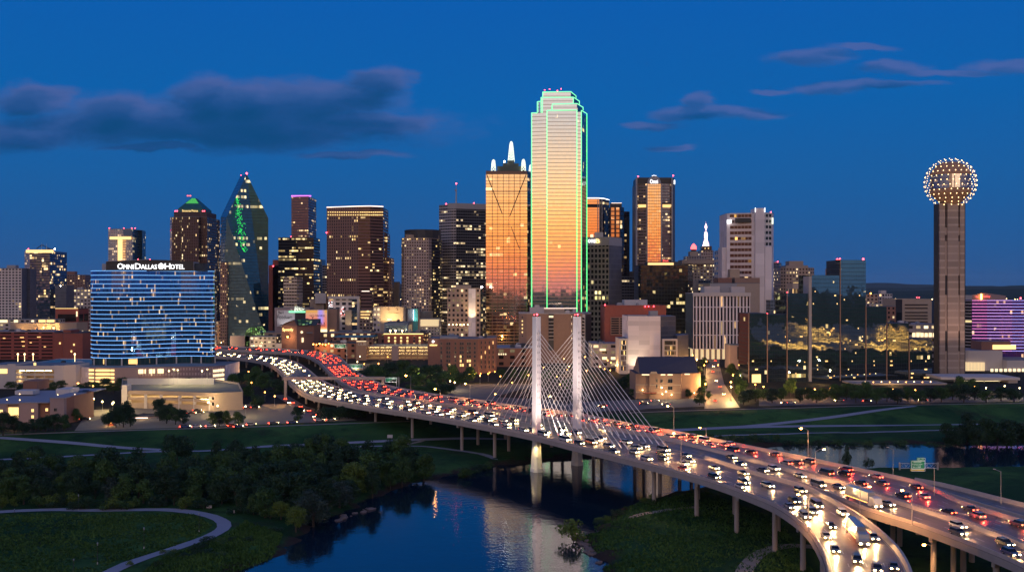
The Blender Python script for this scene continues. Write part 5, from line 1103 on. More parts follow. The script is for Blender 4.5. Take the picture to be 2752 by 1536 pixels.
m_,g_,b_=newmat('billboard_screen'); uv_=g_.n('ShaderNodeUVMap').outputs[0]; s_=g_.n('ShaderNodeSeparateXYZ',Vector=uv_)
cc=g_.ramp(s_.outputs[1],[(0,(1,.72,.30)),(.16,(1,.86,.45)),(.26,(.95,.35,.12)),(.32,(.85,.18,.09)),(.7,(.80,.26,.17)),(.86,(.75,.36,.20)),(.93,(.75,.36,.08))])
vi=g_.m('MULTIPLY',g_.m('MULTIPLY',g_.step(s_.outputs[0],.5,.66),g_.step(s_.outputs[0],.95,.7)),g_.step(s_.outputs[1],.3,.5)); cc=g_.mix(vi,cc,(.42,.30,.85))
b_.inputs['Base Color'].default_value=(.02,.02,.02,1); g_.set(b_.inputs['Emission Color'],cc); g_.set(b_.inputs['Emission Strength'],g_.m('MULTIPLY_ADD',g_.step(s_.outputs[1],.24,.14),1.2,1.0))
sx0,sx1,sz0,sz1=WX(822,D),WX(879,D),WZ(897,D),WZ(833,D)
part(b,'screen','billboard_screen', lambda m: m.face([(sx0,D,sz0),(sx1,D,sz0),(sx1,D,sz1),(sx0,D,sz1)],0,[(0,0),(1,0),(1,1),(0,1)]))
part(b,'frame','trim_pale', lambda m: (m.box(sx0-.5,sx0,D-.3,D+2,0,sz1+.5), m.box(sx1,sx1+.5,D-.3,D+2,0,sz1+.5), m.box(sx0,sx1,D+.1,D+2,0,sz1+.5)))
for s_,x0,x1,y0,y1 in (('OHT THEAMPAT',832,874,845,849),('Y',835,846,849,856),('THE AMASS',848,874,848,851),('N asra x',840,874,862,872),('mexxnv',845,874,872,877)): text(b,s_,x0,x1,y0,y1,D-.1,'trim_dark')
b = B('brown_side_tower','narrow brown block at the right edge of the colour billboard',[(880,1195),(905,1195)],829,20,'tan_brick',(20,20)); part(b,'lit_sign','window_gold', lambda m: m.box(WX(887,1194),WX(898,1194),1193.4,1194.5,WZ(892,1194),WZ(886,1194)))
b = B('beige_portal_block','beige block with an overhanging top before the black striped tower',[(833,1300),(871,1300)],803,20,'beige_stone',(20,20)); part(b,'top_slab','white_panel', lambda m: m.box(WX(848,1299),WX(877,1299),1296,1312,WZ(798,1299)-8,WZ(787,1299)))
b = B('hospital_block','white framed block with sparkling white and red decorations',[(882,1240),(967,1240)],796,25,'white_grid',(8,6),capmat='white_panel'); part(b,'glass_bay','blue_glass', lambda m: m.prism([(WX(946,1238),1238),(WX(960,1238),1238),(WX(960,1238),1239.9),(WX(946,1238),1239.9)],10,WZ(802,1238),0,0,(3,3.5)))
part(b,'frame','white_panel', lambda m: (m.box(WX(881,1239),WX(967,1239),1237.2,1239.9,WZ(803,1239),WZ(796,1239)), m.box(WX(960,1239)+.02,WX(967,1239),1237.4,1239.9,0,WZ(803,1239)-.02)))
r=random.Random(8)
for nm,mt,k in (('white_decoration','sign_white',26),('red_decoration','sign_red',16)):
    def dec(m):
        for _ in range(k):
            px=r.choice([r.uniform(883,894),r.uniform(915,926)]); py=r.uniform(808,826) if px<900 else r.uniform(823,850); p=pw_(px,py,1237); m.ball(p,r.uniform(.3,.6),5,3)
    part(b,nm,mt,dec)
part(b,'lit_lower_wall','beige_stone', lambda m: m.box(WX(928,1236),WX(945,1236),1235,1239.9,0,WZ(834,1236))); spot('facade_light',pw_(937,880,1222),pw_(937,848,1238),7000,(1,.85,.5),70,b.root)
b = B('lit_arcade','low block with rows of warm lit arcade windows under the reddish annex',[(966,1225),(1002,1225)],832,15,'small_shop',(4,4)); 
for k in range(3): part(b,'lit_row','window_gold', lambda m: m.box(WX(969,1224),WX(997-3*k,1224),1223.6,1224.4,WZ(838+k*8,1224),WZ(836+k*8,1224)))
b = B('floodlit_beige_hall','beige windowless hall floodlit yellow before the punched window tower',[(1003,1190),(1022,1186),(1084,1186)],824,35,['pale_shop','beige_stone','beige_stone'],(6,6),'roof_grey',D0=1186,capmat='beige_stone')
text(b,'SB',1042,1048,829,834,1185.6,'tan_brick'); text(b,'B',1066,1070,829,834,1185.6,'tan_brick'); text(b,'EWES  PEOPLE',1044,1072,839,841.5,1185.6,'tan_brick')
for px in (1035,1062): spot('facade_light',pw_(px,862,1172),pw_(px+4,840,1186),26000,(1,.72,.30),100,b.root)
part(b,'flood_lamp','window_pale', lambda m: m.box(WX(1040,1171),WX(1053,1171),1170.5,1171,WZ(861,1171),WZ(855,1171)))
b = B('teal_hall','curved grey green hall with a teal lit strip beside the floodlit beige hall',[(1085,1215),(1096,1208),(1110,1208),(1124,1214)],829,30,'grey_panel',(30,30),D0=1208); part(b,'teal_light_strip','pale_blue_light', lambda m: m.box(WX(1110.5,1206),WX(1111.5,1206),1205,1207,WZ(860,1206),WZ(832,1206))); solid('teal_paint',(.10,.42,.40),.7); part(b,'teal_wall','teal_paint', lambda m: m.box(WX(1110,1207),WX(1123,1207),1206.5,1209,0,WZ(830,1207))); spot('teal_light',pw_(1117,868,1196),pw_(1117,845,1207),5000,(.6,1,.9),70,b.root)
b = B('green_grey_block','plain grey green block right of the teal lit hall',[(1124,1230),(1160,1230)],837,20,'grey_bands',(9,9)); 
b = B('glowing_glass_box','low glass box glowing white left of the beige apartment tower',[(1127,1120),(1182,1120)],856,25,'pale_shop',(3,3)); part(b,'lit_front','window_dim', lambda m: m.box(WX(1130,1119),WX(1179,1119),1118.6,1119.2,WZ(876,1119),WZ(858,1119)))
b = B('blue_roof_warehouse','blue painted warehouse with a pale roof below the floodlit hall',[(1033,1110),(1097,1110)],866,45,'blue_grey',(60,60),'roof_grey'); units(b,3,9)
b = B('long_flat_warehouse','long low flat roofed warehouse behind the lit parking garage',[(845,1160),(1040,1160)],893,70,'brick_grid',(8,6),'roof_grey',capmat='grey_panel'); units(b,6,12,2,4)
b = B('dark_roof_brick_hall','long dark brick hall with a blue black roof beside the green highway sign',[(893,1085),(958,1080),(1003,1085)],905,40,['brick_grid'],(6,5),'teal_roof',D0=1080)
for px in (944,953): part(b,'lit_window','window_pale', lambda m: m.box(WX(px,1079.5),WX(px+6,1079.5),1078.9,1080.4,WZ(912,1079.5),WZ(908,1079.5)))
b = B('brown_brick_block','plain brown brick block just left of the lit parking garage',[(845,1010),(958,1010)],921,30,'brick_grid',(7,5.5),'roof_dark'); units(b,4,61)
for k in range(7): part(b,'wall_lamp','lamp_amber', lambda m: m.ball(pw_(834+k*8.2,923+(k%3)*1.5,1007),.45+.2*(k%2),6,4)) if k else None
point('wash_light',pw_(870,930,1000),9000,(1,.4,.1),b.root)
b = B('red_lit_hotel','red brick block with a glowing cornice line and gold windows',[(1032,1085),(1137,1085),(1150,1100)],894,40,['red_brick','brick_grid'],(6,5),'roof_grey',D0=1085); units(b,5,62)
part(b,'cornice_light','window_gold', lambda m: m.box(WX(1031,1084),WX(1138,1084),1083.5,1084.4,WZ(898,1084),WZ(895.5,1084)))
for r_ in range(3):
    for k,px in enumerate((1045,1062,1078,1095,1113,1128)): win(b,px,907+r_*8.6,5,5,1084.9,not(k==4 and r_<2) and not(k==0 and r_==2),'window_gold' if not(k==4 and r_<2) and not(k==0 and r_==2) else None)
for px in (1049,1063,1081): part(b,'roof_floodlight','lamp_warm', lambda m: (m.ball(pw_(px,888,1092),.8,8,5), m.tube((WX(px,1092),1092,b.z1-.5),pw_(px,889,1092),.15,n=4)))
# lit garage with a sign
b = Bld(); b.root=thing('brown_parking_garage','brown parking garage of bright lit decks below the red brick block','parking garage',(WX(1060,985),1000,0)); D=985; zt_=WZ(932,D)
part(b,'corner_tower','tan_brick', lambda m: m.prism([(WX(957,D),D-.4),(WX(985,D),D-.4),(WX(985,D),D+14),(WX(957,D),D+14)],0,WZ(917,D),0,0)); text(b,'OLBI',962,984,920,928,D-.6,'trim_pale','sign_letter'); strip(b,'sign_light','window_pale',pw_(958,916.5,D-.5),pw_(984,916.5,D-.5),.3)
part(b,'back_wall','beige_stone', lambda m: m.box(WX(985,D),WX(1152,D),D+13,D+13.5,0,zt_)); part(b,'roof_deck','lot_concrete', lambda m: m.box(WX(985,D)+.02,WX(1152,D),D,D+60,zt_-.3,zt_))
for fl in range(4):
    z=1.0+fl*(zt_-1)/4; part(b,'deck_spandrel','tan_brick', lambda m: m.box(WX(985,D)+.03,WX(1152,D),D-.3,D,z-.3,z+1.0)); part(b,'deck','beige_stone', lambda m: m.box(WX(985,D)+.03,WX(1152,D),D+.02,D+12.9,z-.3,z))
    part(b,'ceiling_light','strip_light', lambda m: m.box(WX(990,D),WX(1148,D),D+5,D+5.4,z+2.3,z+2.45))
part(b,'roof_parapet','tan_brick', lambda m: m.box(WX(985,D)+.03,WX(1152,D),D-.3,D-.02,zt_-.31,zt_+1.0))
for px in (1020,1034,1088,1104,1121,1138): part(b,'pier','tan_brick', lambda m: m.box(WX(px,D),WX(px,D)+1.0,D-.55,D-.31,0,zt_+.9))
part(b,'stair_block','mauve_stucco', lambda m: m.box(WX(1053,D),WX(1071,D),D-.9,D+8,0,zt_+1.2))
for px in (1036,1060,1100,1130): point('roof_light',(WX(px,1010),1010,zt_+6),3500,(1,.85,.5),b.root)
b = B('big_brick_hotel','large brown brick block with rows of windows and uplit base behind the car park',[(1150,835),(1284,826),(1333,850)],910,45,['brown_brick','brown_brick'],(60,60),'roof_grey',D0=828,capmat='tan_brick')
D=825.6
for r_ in range(6):
    for k,px in enumerate((1186,1202,1208,1224,1238,1244,1257,1263,1276)):
        py=923+r_*11.5; lit=(r_==4 and k in(4,6,7)) or (r_==3 and k==4) or (r_==5 and k in(2,4,5,7)); d=834.7-(px-1150)*.0672; win(b,px,py,4.2,7,d,lit,'window_gold' if lit else None)
for r_ in range(6):
    for k in range(4): px=1293+k*10.5; d=826+(px-1284)*.49-.4; win(b,px,920+r_*13,4,8,d,(r_+k)%7==3)
part(b,'round_sign','sign_white', lambda m: m.ball(pw_(1164,917,832.5),1.0,10,6)); text(b,'mbtow',1155,1175,923,929,832.8,'sign_gold','sign_letter')
for px,d in ((1210,828),(1243,826),(1262,825),(1275,824.5),(1292,829),(1316,841),(1330,848)):
    spot('uplight',(WX(px,d),d-2.2,.6),(WX(px,d),d,12),2600,(1,.62,.2),75,b.root); part(b,'uplight_fitting','lamp_amber', lambda m: m.box(WX(px,d)-.3,WX(px,d)+.3,d-2.2,d-1.8,.2,.7))
pent(b,1182,1230,903,845,865,'grey_panel'); units(b,4,21)
b = B('low_brick_wing','long low brick wing with a pale roof right of the big brick block',[(1332,905),(1452,905)],934,50,'brick_grid',(9,6),'path_concrete'); units(b,6,64,2,4)
for k in range(4): win(b,1341+k*6,951,3.4,4.4,904.9,1,'window_pale')
units(b,5,33)
b = B('apartment_high_rise','beige apartment tower with a floodlit blank strip and rows of gold windows',[(1202,1040),(1259,1034),(1278,1034),(1291,1034),(1297,1042)],774,25,['tan_grid','white_blank','tan_grid','dark_side'],(4.4,5.0),'beige_stone',D0=1036,capmat='beige_stone')
spot('facade_light',pw_(1268,880,1022),pw_(1268,820,1034),42000,(1,.75,.38),50,b.root); pent(b,1225,1265,766,1038,1055,'beige_stone'); beacon(b,1295,771,1034,.9,'lamp_white')
for k in range(6): part(b,'garden_lamp','lamp_warm', lambda m: m.ball(pw_(1207+k*10,872,1030),.5,6,4))
b = B('tan_panel_building','tan block of blank brick panels and window bays behind the bridge pylons',[(1395,955),(1415,950),(1530,946),(1565,950),(1589,965)],841,45,['tan_brick','tan_brick','tan_brick','grey_bands'],(60,60),'roof_grey',D0=950,capmat='trim_pale'); units(b,5,65)
D=947
for x0,x1 in ((1474,1488),(1525,1538)):
    part(b,'window_bay','trim_dark', lambda m: m.box(WX(x0,D),WX(x1,D),D-.2,D+1.5,12,WZ(843,D)))
    for k in range(7):
        py=848+k*9.6; part(b,'window','window_pale' if k in (0,) or (x0>1500 and k%2==0) else 'window_dark', lambda m: m.box(WX(x0+1,D),WX(x1-1,D),D-.35,D-.21,WZ(py+4,D),WZ(py,D))); part(b,'floor_band','trim_pale', lambda m: m.box(WX(x0,D),WX(x1,D),D-.5,D-.22,WZ(py+6.6,D),WZ(py+5.4,D)))
for r_ in range(6):
    for k,px in enumerate((1404,1410)): win(b,px,852+r_*10,3.6,4,952.5,k==0 and r_ in (1,2,3,4),'window_gold' if k==0 and r_ in(1,2,3,4) else None)
for r_ in range(12): px=(1558,1567)[r_%2]; win(b,px,853+r_*4.2,8,2.6,949.2 if px<1565 else 950.4,0)
part(b,'bay_wall','white_panel', lambda m: m.prism([(WX(1551,949.6),949.6),(WX(1573,950),950.6),(WX(1573,950),953),(WX(1551,949.6),953)],8,WZ(844,950),0,0)); part(b,'window_strip','window_dark', lambda m: [m.box(WX(1556,949),WX(1562,949),949.1,949.7,WZ(853+k*9,949),WZ(849+k*9,949)) for k in range(8)] + [m.box(WX(1564,949),WX(1570,949),949.4,950.4,WZ(857+k*9,949),WZ(853+k*9,949)) for k in range(8)])
pent(b,1424,1462,825,958,975,'white_panel'); pent(b,1437,1450,819,960,970,'white_panel'); pent(b,1462,1517,829,962,985,'beige_stone'); strip(b,'roof_rail_light','line_white',pw_(1462,828,961),pw_(1550,828,961),.25); pent(b,1545,1588,843.5,957,975,'grey_panel')
b = B('red_block','plain deep red block with a slatted window panel behind the white building',[(1625,935),(1790,935)],820,45,'red_brick',(60,60),'roof_grey',capmat='red_brick'); units(b,6,63)
part(b,'slatted_panel','tan_brick', lambda m: m.box(WX(1641,934),WX(1688,934),933.6,934.9,WZ(900,934),WZ(852,934)))
for r_ in range(7):
    for k in range(2): part(b,'window','window_dark', lambda m: m.box(WX(1643+k*24,933.5),WX(1663+k*23,933.5),933.2,933.59,WZ(858+r_*6.3,933.5),WZ(854.5+r_*6.3,933.5)))
pent(b,1678,1740,805,950,970,'trim_pale'); 
for px in (1626,1734,1743,1757): beacon(b,px,819 if px<1700 else 823,934,.55)
part(b,'roof_mast','trim_pale', lambda m: (m.tube(pw_(1757,832,936),pw_(1757,818,936),.2,n=5), m.tube(pw_(1748,832,936),pw_(1748,826,936),.2,n=5)))
b = B('low_grey_shed','low grey shed with one lit window between the pylons and the white building',[(1590,900),(1660,900),(1668,910)],922,40,'pale_shop',(8,5),'path_concrete'); units(b,4,66); part(b,'lit_window','window_pale', lambda m: m.box(WX(1612,899),WX(1628,899),898.7,899.6,WZ(942,899),WZ(937,899)))
b = Bld(); D=830; b.root=thing('white_slab_building','white blank slab building with gridded window wings on both sides','building',(WX(1750,D),D+20,0))
part(b,'main_slab',['white_blank','roof_grey'], lambda m: m.prism([(WX(1688,D),D),(WX(1775,D),D),(WX(1775,D),D+45),(WX(1688,D),D+45)],0,WZ(849,D),0,1,(9,4)))
part(b,'side_block',['grey_bands','roof_grey'], lambda m: m.prism([(WX(1775,D)+.01,D+3),(WX(1818,D+10),D+14),(WX(1818,D+10),D+44),(WX(1775,D)+.01,D+44)],0,WZ(850,D),0,1,(9,4)))
def wing(x0,x1,yt,d,nr,rnd):
    part(b,'wing',['white_panel','roof_grey'], lambda m: m.prism([(WX(x0,d),d),(WX(x1,d),d),(WX(x1,d),d+30),(WX(x0,d),d+30)],0,WZ(yt,d),0,1))
    h=(1000-yt-8)/nr
    for r_ in range(nr):
        y0=yt+5+r_*h; part(b,'window_panel','window_dark', lambda m: m.box(WX(x0+5,d),WX(x1-5,d),d-.08,d+.1,WZ(y0+h-2.4,d),WZ(y0,d)))
        for k in range(8): 
            px=x0+6+k*(x1-x0-12)/8
            part(b,'blind','window_gold' if rnd.random()<.3 else 'mauve_stucco', lambda m: m.box(WX(px+.3,d),WX(px+1.5,d),d-.2,d-.09,WZ(y0+h-3,d),WZ(y0+.6,d))) if rnd.random()<.6 else None
wing(1664,1688,909,829,6,random.Random(4)); wing(1781,1821,910,826,6,random.Random(5))
part(b,'rear_wing','grey_bands', lambda m: m.prism([(WX(1821,826)+.01,827),(WX(1850,850),850),(WX(1850,850),870),(WX(1821,826)+.01,870)],0,WZ(902,826),0,0,(9,4)))
pent_z=WZ(849,D); part(b,'roof_unit','grey_panel', lambda m: (m.box(WX(1750,D),WX(1772,D),D+8,D+16,pent_z,pent_z+4), m.box(WX(1690,D),WX(1740,D),D+4,D+12,pent_z,pent_z+.7)))
for px in (1700,1714): spot('facade_light',(WX(px,D),D-9,.6),(WX(px,D),D,18),10000,(1,.82,.5),70,b.root); part(b,'flood_lamp','lamp_warm', lambda m: m.box(WX(px,D)-.5,WX(px,D)+.5,D-6.2,D-5.7,.2,1.2))
b = Bld(); D=640; b.root=thing('gabled_brick_building','three storey brick building with a dark purple gable roof and lit porch','building',(WX(1800,D),D+14,0)); ze=WZ(1004,D)
solid('slate_purple',(.055,.05,.075),.8,var=.2,scale=.4)
part(b,'wall','tan_brick', lambda m: (m.prism([(WX(1709,D),D+2),(WX(1745,D),D+2),(WX(1745,D),D),(WX(1830,D),D),(WX(1834,D),D+3),(WX(1890,D),D+9),(WX(1890,D),D+34),(WX(1709,D),D+34)],0,ze,0)))
part(b,'roof','slate_purple', lambda m: (m.face([(WX(1719,D),D-.6,ze+.02),(WX(1882,D),D+6,ze+.02),(WX(1880,D),D+20,ze+9.6),(WX(1722,D),D+17,ze+9.6)]), m.face([(WX(1719,D),D+34,ze+.02),(WX(1722,D),D+17,ze+9.6),(WX(1880,D),D+20,ze+9.6),(WX(1882,D),D+35,ze+.02)]), m.face([(WX(1709,D),D+2,ze+.015),(WX(1890,D),D+8,ze+.015),(WX(1890,D),D+34,ze+.015),(WX(1709,D),D+34,ze+.015)])))
part(b,'gable_end','tan_brick', lambda m: (m.face([(WX(1719.5,D),D,ze),(WX(1722,D),D+17,ze+9.4),(WX(1719.5,D),D+34,ze)]), m.face([(WX(1882,D),D+7,ze),(WX(1880.3,D),D+20,ze+9.5),(WX(1882,D),D+34,ze)])))
part(b,'stone_band','beige_stone', lambda m: [m.box(WX(1745,D),WX(1830,D),D-.15,D-.01,z,z+.5) for z in (3.8,8.6)] + [m.box(WX(1709,D),WX(1745,D)-.02,D+1.85,D+1.99,z,z+.5) for z in (3.8,8.6)])
part(b,'pediment','beige_stone', lambda m: m.face([(WX(1746,D),D-.3,ze+.05),(WX(1768,D),D-.3,ze+.05),(WX(1764,D),D-.3,ze+1.6),(WX(1750,D),D-.3,ze+1.6)]))
for px,py,w,h in ((1778,1023,5,8),(1801,1023,12,10),(1801,1042,12,9),(1778,1041,5,7)): win(b,px,py,w,h,D-.05,0)
win(b,1765,1022,3.6,9,D-.05,0); win(b,1765,1038,3.6,9,D-.05,0)
for x0,x1 in ((1725,1745),(1776,1788),(1794,1808),(1840,1854)): d=D-.8 if x0<1830 else D+3.2; part(b,'eaves_light','window_pale', lambda m: m.box(WX(x0,d),WX(x1,d),d,d+.3,ze-.8,ze-.1))
for px,py,d in ((1727,1047,D+1),(1780,1058,D-1),(1805,1060,D-1),(1866,1055,D+5)): part(b,'wall_lamp','lamp_warm', lambda m: m.ball(pw_(px,py,d),.3,8,5)); point('porch_light',pw_(px,py+1,d-1.2),260,(1,.68,.28),b.root)
part(b,'porch_awning','red_brick', lambda m: m.box(WX(1728,D),WX(1764,D),D-2,D-.2,WZ(1056,D),WZ(1053,D)))
b = B('pinkish_lodge','small pinkish block with a dark slot window beside the street',[(1961,880),(1995,876),(2003,884)],926,20,'mauve_stucco',(60,60),D0=878); part(b,'slot_window','window_dark', lambda m: m.box(WX(1982,876.8),WX(1985,876.8),876.4,878,WZ(965,877),WZ(931,877)))

# ------------------------------------------------------------------ glass hotel of stepped mirror slabs
b = Bld(); b.root = thing('mirror_glass_hotel','stepped cluster of mirrored glass slabs reflecting amber light','building',(WX(2250,760),775,0))
slabs = [(2012,2062,842,764,'mirror_blue'),(2062,2115,845,770,'mirror_blue'),(2115,2172,788,760,'mirror_blue'),(2180,2258,739,756,'mirror_blue'),(2258,2327,698,762,'mirror_blue'),(2327,2383,824,756,'mirror_blue'),(2383,2443,869,752,'mirror_dark'),(2443,2505,912,748,'mirror_dark')]
fac('amber_floor',(.02,.03,.04),(.20,.26,.30),.92,.92,.0,.0,refl=.9,rough=.06,wob=.05)
def fy(px):                                                        # one long glass front, turned a little away from the river
    lo, hi = 700, 900
    for _ in range(40):
        q = (lo+hi)/2; want = 752+.21*(WX(px,q)-175)
        lo, hi = (q, hi) if want > q else (lo, q)
    return (lo+hi)/2
for x0,x1,yt,_,mt in slabs:
    d0,d1=fy(x0),fy(x1); X0,X1=WX(x0,d0),WX(x1,d1)-.02; z=WZ(yt,d0)
    part(b,'glass_slab',[mt,'roof_dark'], lambda m: m.prism([(X0,d0),(X1,d1),(X1,d1+34),(X0,d0+34)],0,z,0,1,(2.0,3.0)))
    part(b,'corner_fin','tan_brick', lambda m: m.box(X0-.25,X0+.3,d0-.6,d0-.05,0,z+.6))
part(b,'corner_fin','grey_panel', lambda m: m.box(WX(2173,fy(2173)),WX(2180,fy(2173)),fy(2173)-1.2,fy(2173)+14,0,WZ(742,760)))
part(b,'rear_slab',['mirror_blue','roof_dark'], lambda m: m.prism([(WX(2247,795),795),(WX(2262,795),795),(WX(2262,795),815),(WX(2247,795),815)],0,WZ(697,775),0,1,(2,3)))
part(b,'stair_shaft','tan_brick', lambda m: (m.box(WX(2234,800),WX(2246,800),800,815,0,WZ(721,800)), m.box(WX(2247,793),WX(2256,793),792,794.9,0,WZ(697,793))))
for px,py in ((2250,697),(2257,696),(2320,696),(2234,721),(2244,721)): beacon(b,px,py,798,.75)
for px,py in ((2062,842),(2116,785)): beacon(b,px,py,762,.4)
# lit rooms and amber lobby floors
r=random.Random(11)
for k in range(52):
    i=r.choices(range(8),[1,1.5,1.5,2.6,3,2.4,2,2])[0]; x0,x1,yt,_,_2=slabs[i]; px=r.uniform(x0+4,x1-9); py=yt+8+(1030-yt)*r.random()**.55*.96
    if py>1026: continue
    py=round(py/11)*11; d=fy(px); f=0; part(b,'lit_room','window_gold' if r.random()<.6 else 'window_lit', lambda m: [m.box(WX(px+q*2.6,d),WX(px+q*2.6+2,d),d+q*.15-.25,d+q*.15+.5,WZ(py+3.4,d),WZ(py,d)) for q in range(r.choice((1,1,2,3)))])
part(b,'entrance','window_gold', lambda m: m.box(WX(2028,744),WX(2052,744),fy(2028)-.6,fy(2052)+.4,0,WZ(1008,744)))
b = B('low_plaza_podium','long low plaza roof dotted with lamps in front of the mirrored hotel',[(2290,735),(2545,735)],1029,22,'beige_stone',(60,60),'path_concrete')
part(b,'lit_strip','window_gold', lambda m: [m.box(WX(x,734.5),WX(x+w,734.5),734.2,734.8,WZ(1041,734.5),WZ(1036,734.5)) for x,w in ((2368,22),(2408,26),(2440,9),(2470,24),(2502,30))])
for k in range(9): part(b,'roof_lamp','lamp_amber' if k%2 else 'lamp_warm', lambda m: m.ball(pw_(2325+k*22,1025+(k%2),742),.3,6,4))
point('plaza_light',(WX(2400,728),727,4),5000,(1,.6,.2),b.root); point('plaza_light',(WX(2200,740),738,5),5000,(1,.6,.2),b.root)

# ------------------------------------------------------------------ ball-topped observation tower
b = Bld(); D=825; b.root = thing('observation_tower','concrete shaft tower topped by a sphere studded with lights','tower',(WX(2554,D),D,0)); cx_=WX(2554,D); zc=WZ(492,D)
fac('ribbed_concrete',(.46,.35,.30),(.34,.255,.22),1.2,.74,.0,.0,refl=0,rough=.85)
def shaft(m,px0,px1,z1,dd=0): m.prism([(WX(px0,D),D-6+dd),(WX(px1,D),D-6+dd),(WX(px1,D),D+7),(WX(px0,D),D+7)],0,z1,0,0,(60,5.6))
z1=WZ(548,D)
part(b,'shaft','ribbed_concrete', lambda m: shaft(m,2539,2567,z1)); part(b,'shaft','ribbed_concrete', lambda m: shaft(m,2519,2533,z1,1.0)); part(b,'shaft','ribbed_concrete', lambda m: shaft(m,2573,2585,z1,1.0))
def links_(m,x0,x1,gaps):
    top_=556; 
    for a,c in gaps: m.box(WX(x0,D)+.01,WX(x1,D)-.01,D-4.4,D+5,WZ(c,D),WZ(a,D))
part(b,'shaft_panel','ribbed_concrete', lambda m: (links_(m,2533,2539,((612,632),(648,740),(792,888),(942,1003))), links_(m,2567,2573,((612,632),(648,740),(792,888),(942,1003)))))
part(b,'shaft_panel','dark_side', lambda m: (links_(m,2534,2539,((740,792),(888,942)))))
part(b,'edge_pier','dark_steel', lambda m: (m.box(WX(2585,D)+.01,WX(2590,D),D-3,D+6,0,z1), m.box(WX(2517.5,D),WX(2519,D)-.01,D-3,D+6,0,z1)))
R_=66/F*D
part(b,'pod',['tan_brick','copper_dark','pale_mirror'], lambda m: (m.lathe((cx_,D),[(6,zc-17.6),(9,zc-15),(15.2,zc-8.2),(15.4,zc-6.6)],28,0), m.lathe((cx_,D),[(15.4,zc-6.6),(15.0,zc-5.5),(15.6,zc-5.2)],28,0)))
fac('pod_glass',(.20,.14,.15),(.34,.31,.36),.8,.92,.0,.0,refl=.9,rough=.12)
def podg(m):
    n=28
    for k in range(n):
        t0,t1=2*math.pi*k/n,2*math.pi*(k+1)/n; m.face([(cx_+15.5*math.cos(t0),D+15.5*math.sin(t0),zc-5.2),(cx_+15.5*math.cos(t1),D+15.5*math.sin(t1),zc-5.2),(cx_+15.5*math.cos(t1),D+15.5*math.sin(t1),zc+6.2),(cx_+15.5*math.cos(t0),D+15.5*math.sin(t0),zc+6.2)],0,[(0,0),(3,0),(3,3),(0,3)])
part(b,'pod_window_band','pod_glass',podg); em('lounge_glow',(1,.72,.48),.75)
part(b,'lit_lounge','lounge_glow', lambda m: m.face([(cx_+15.7*math.sin(t),D-15.7*math.cos(t),z) for t,z in ((-.32,zc-4.6),(.06,zc-4.6),(.06,zc+6),(-.32,zc+6))]))
part(b,'pod_roof','tan_brick', lambda m: m.lathe((cx_,D),[(15.6,zc+6.2),(15.8,zc+7.4),(14.6,zc+9),(11,zc+14),(6,zc+16.6),(0,zc+17)],28))
def sph(t,p): return Vector((cx_+R_*math.sin(t)*math.cos(p),D+R_*math.sin(t)*math.sin(p),zc+R_*math.cos(t)))
rings=[(math.radians(a),n,o) for a,n,o in ((14,6,0),(27,12,.5),(40,17,0),(52,22,.5),(64,25,0),(75,26,.5),(86,27,0),(97,27,.5),(108,26,0),(119,24,.5),(130,20,0),(142,15,.5),(153,10,0))]
def cage(m):
    for (t0,n0,o0),(t1,n1,o1) in zip(rings,rings[1:]):
        for k in range(n0):
            p=2*math.pi*(k+o0)/n0; q=round(p/(2*math.pi)*n1-o1); 
            for e in (0,1): p1=2*math.pi*(q+e+o1)/n1; m.tube(sph(t0,p),sph(t1,p1),.06,n=4,cap=False)
part(b,'geodesic_cage','tan_brick',cage)
vis=sorted(((sph(t,2*math.pi*(k+o)/n)) for t,n,o in rings for k in range(n)), key=lambda v:v.y); pl=bpy.data.meshes
proto_b=None
for v in vis[:100]:
    if proto_b is None:
        m_=MB(); m_.ball((0,0,0),.36,8,5); proto_b=m_.build('light_bulb',M['lamp_dot']); o=proto_b
    else: o=proto_b.copy(); COL.objects.link(o)
    o.parent=b.root; o.matrix_parent_inverse=Matrix.Translation(-parent_loc(b.root)); o.location=v
part(b,'sphere_lights','lamp_dot', lambda m: [m.ball(v,.30,6,4) for v in vis[100:]])['kind']='stuff'
for dx in (-14,14): spot('uplight',(cx_+dx,D-26,1.0),(cx_+dx*.2,D,110),40000,(1,.62,.42),60,b.root)
# right of it
b = Bld(); D=900; b.root=thing('violet_hotel','hotel of glowing pink and violet horizontal light bands at the right edge','building',(WX(2690,D),D+20,0))
zt=WZ(806,D); xa,xm,xb=WX(2612,D),WX(2680,D),WX(2800,D)
part(b,'glass_front','hotel_violet', lambda m: m.prism([(xa,D),(xm,D-3),(xb,D-3),(xb,D+30),(xa,D+30)],8,zt,0,0,(2,3)))
part(b,'side_wall','dark_floors', lambda m: m.prism([(WX(2580,D),D+18),(xa-.02,D+.5),(xa-.02,D+30),(WX(2580,D),D+30)],8,zt-.5,0,0,(30,2.75)))
for k in range(17):
    z=zt-.3-k*(zt-12)/17
    for x0,x1,mt in ((xa,WX(2650,D),'neon_pink'),(WX(2650,D),WX(2715,D),'neon_lilac'),(WX(2715,D),xb,'neon_periwinkle')):
        y=lambda x: D-.4-3*min(1,(x-xa)/(xm-xa)); part(b,'light_band',mt, lambda m: [m.face([(p,y(p),z-.16),(q,y(q),z-.16),(q,y(q),z+.16),(p,y(p),z+.16)]) for p,q in ((x0,min(x1,max(xm,x0))),(min(x1,max(xm,x0)),x1)) if q>p+.01])
part(b,'sign_crest','mauve_stucco', lambda m: m.face([(WX(2612,D),D-.4,zt+.03),(WX(2700,D),D-2.5,zt+.03),(WX(2700,D),D-2.5,WZ(794,D)),(WX(2645,D),D-1.5,WZ(787,D)),(WX(2612,D),D-.4,WZ(792,D))]))
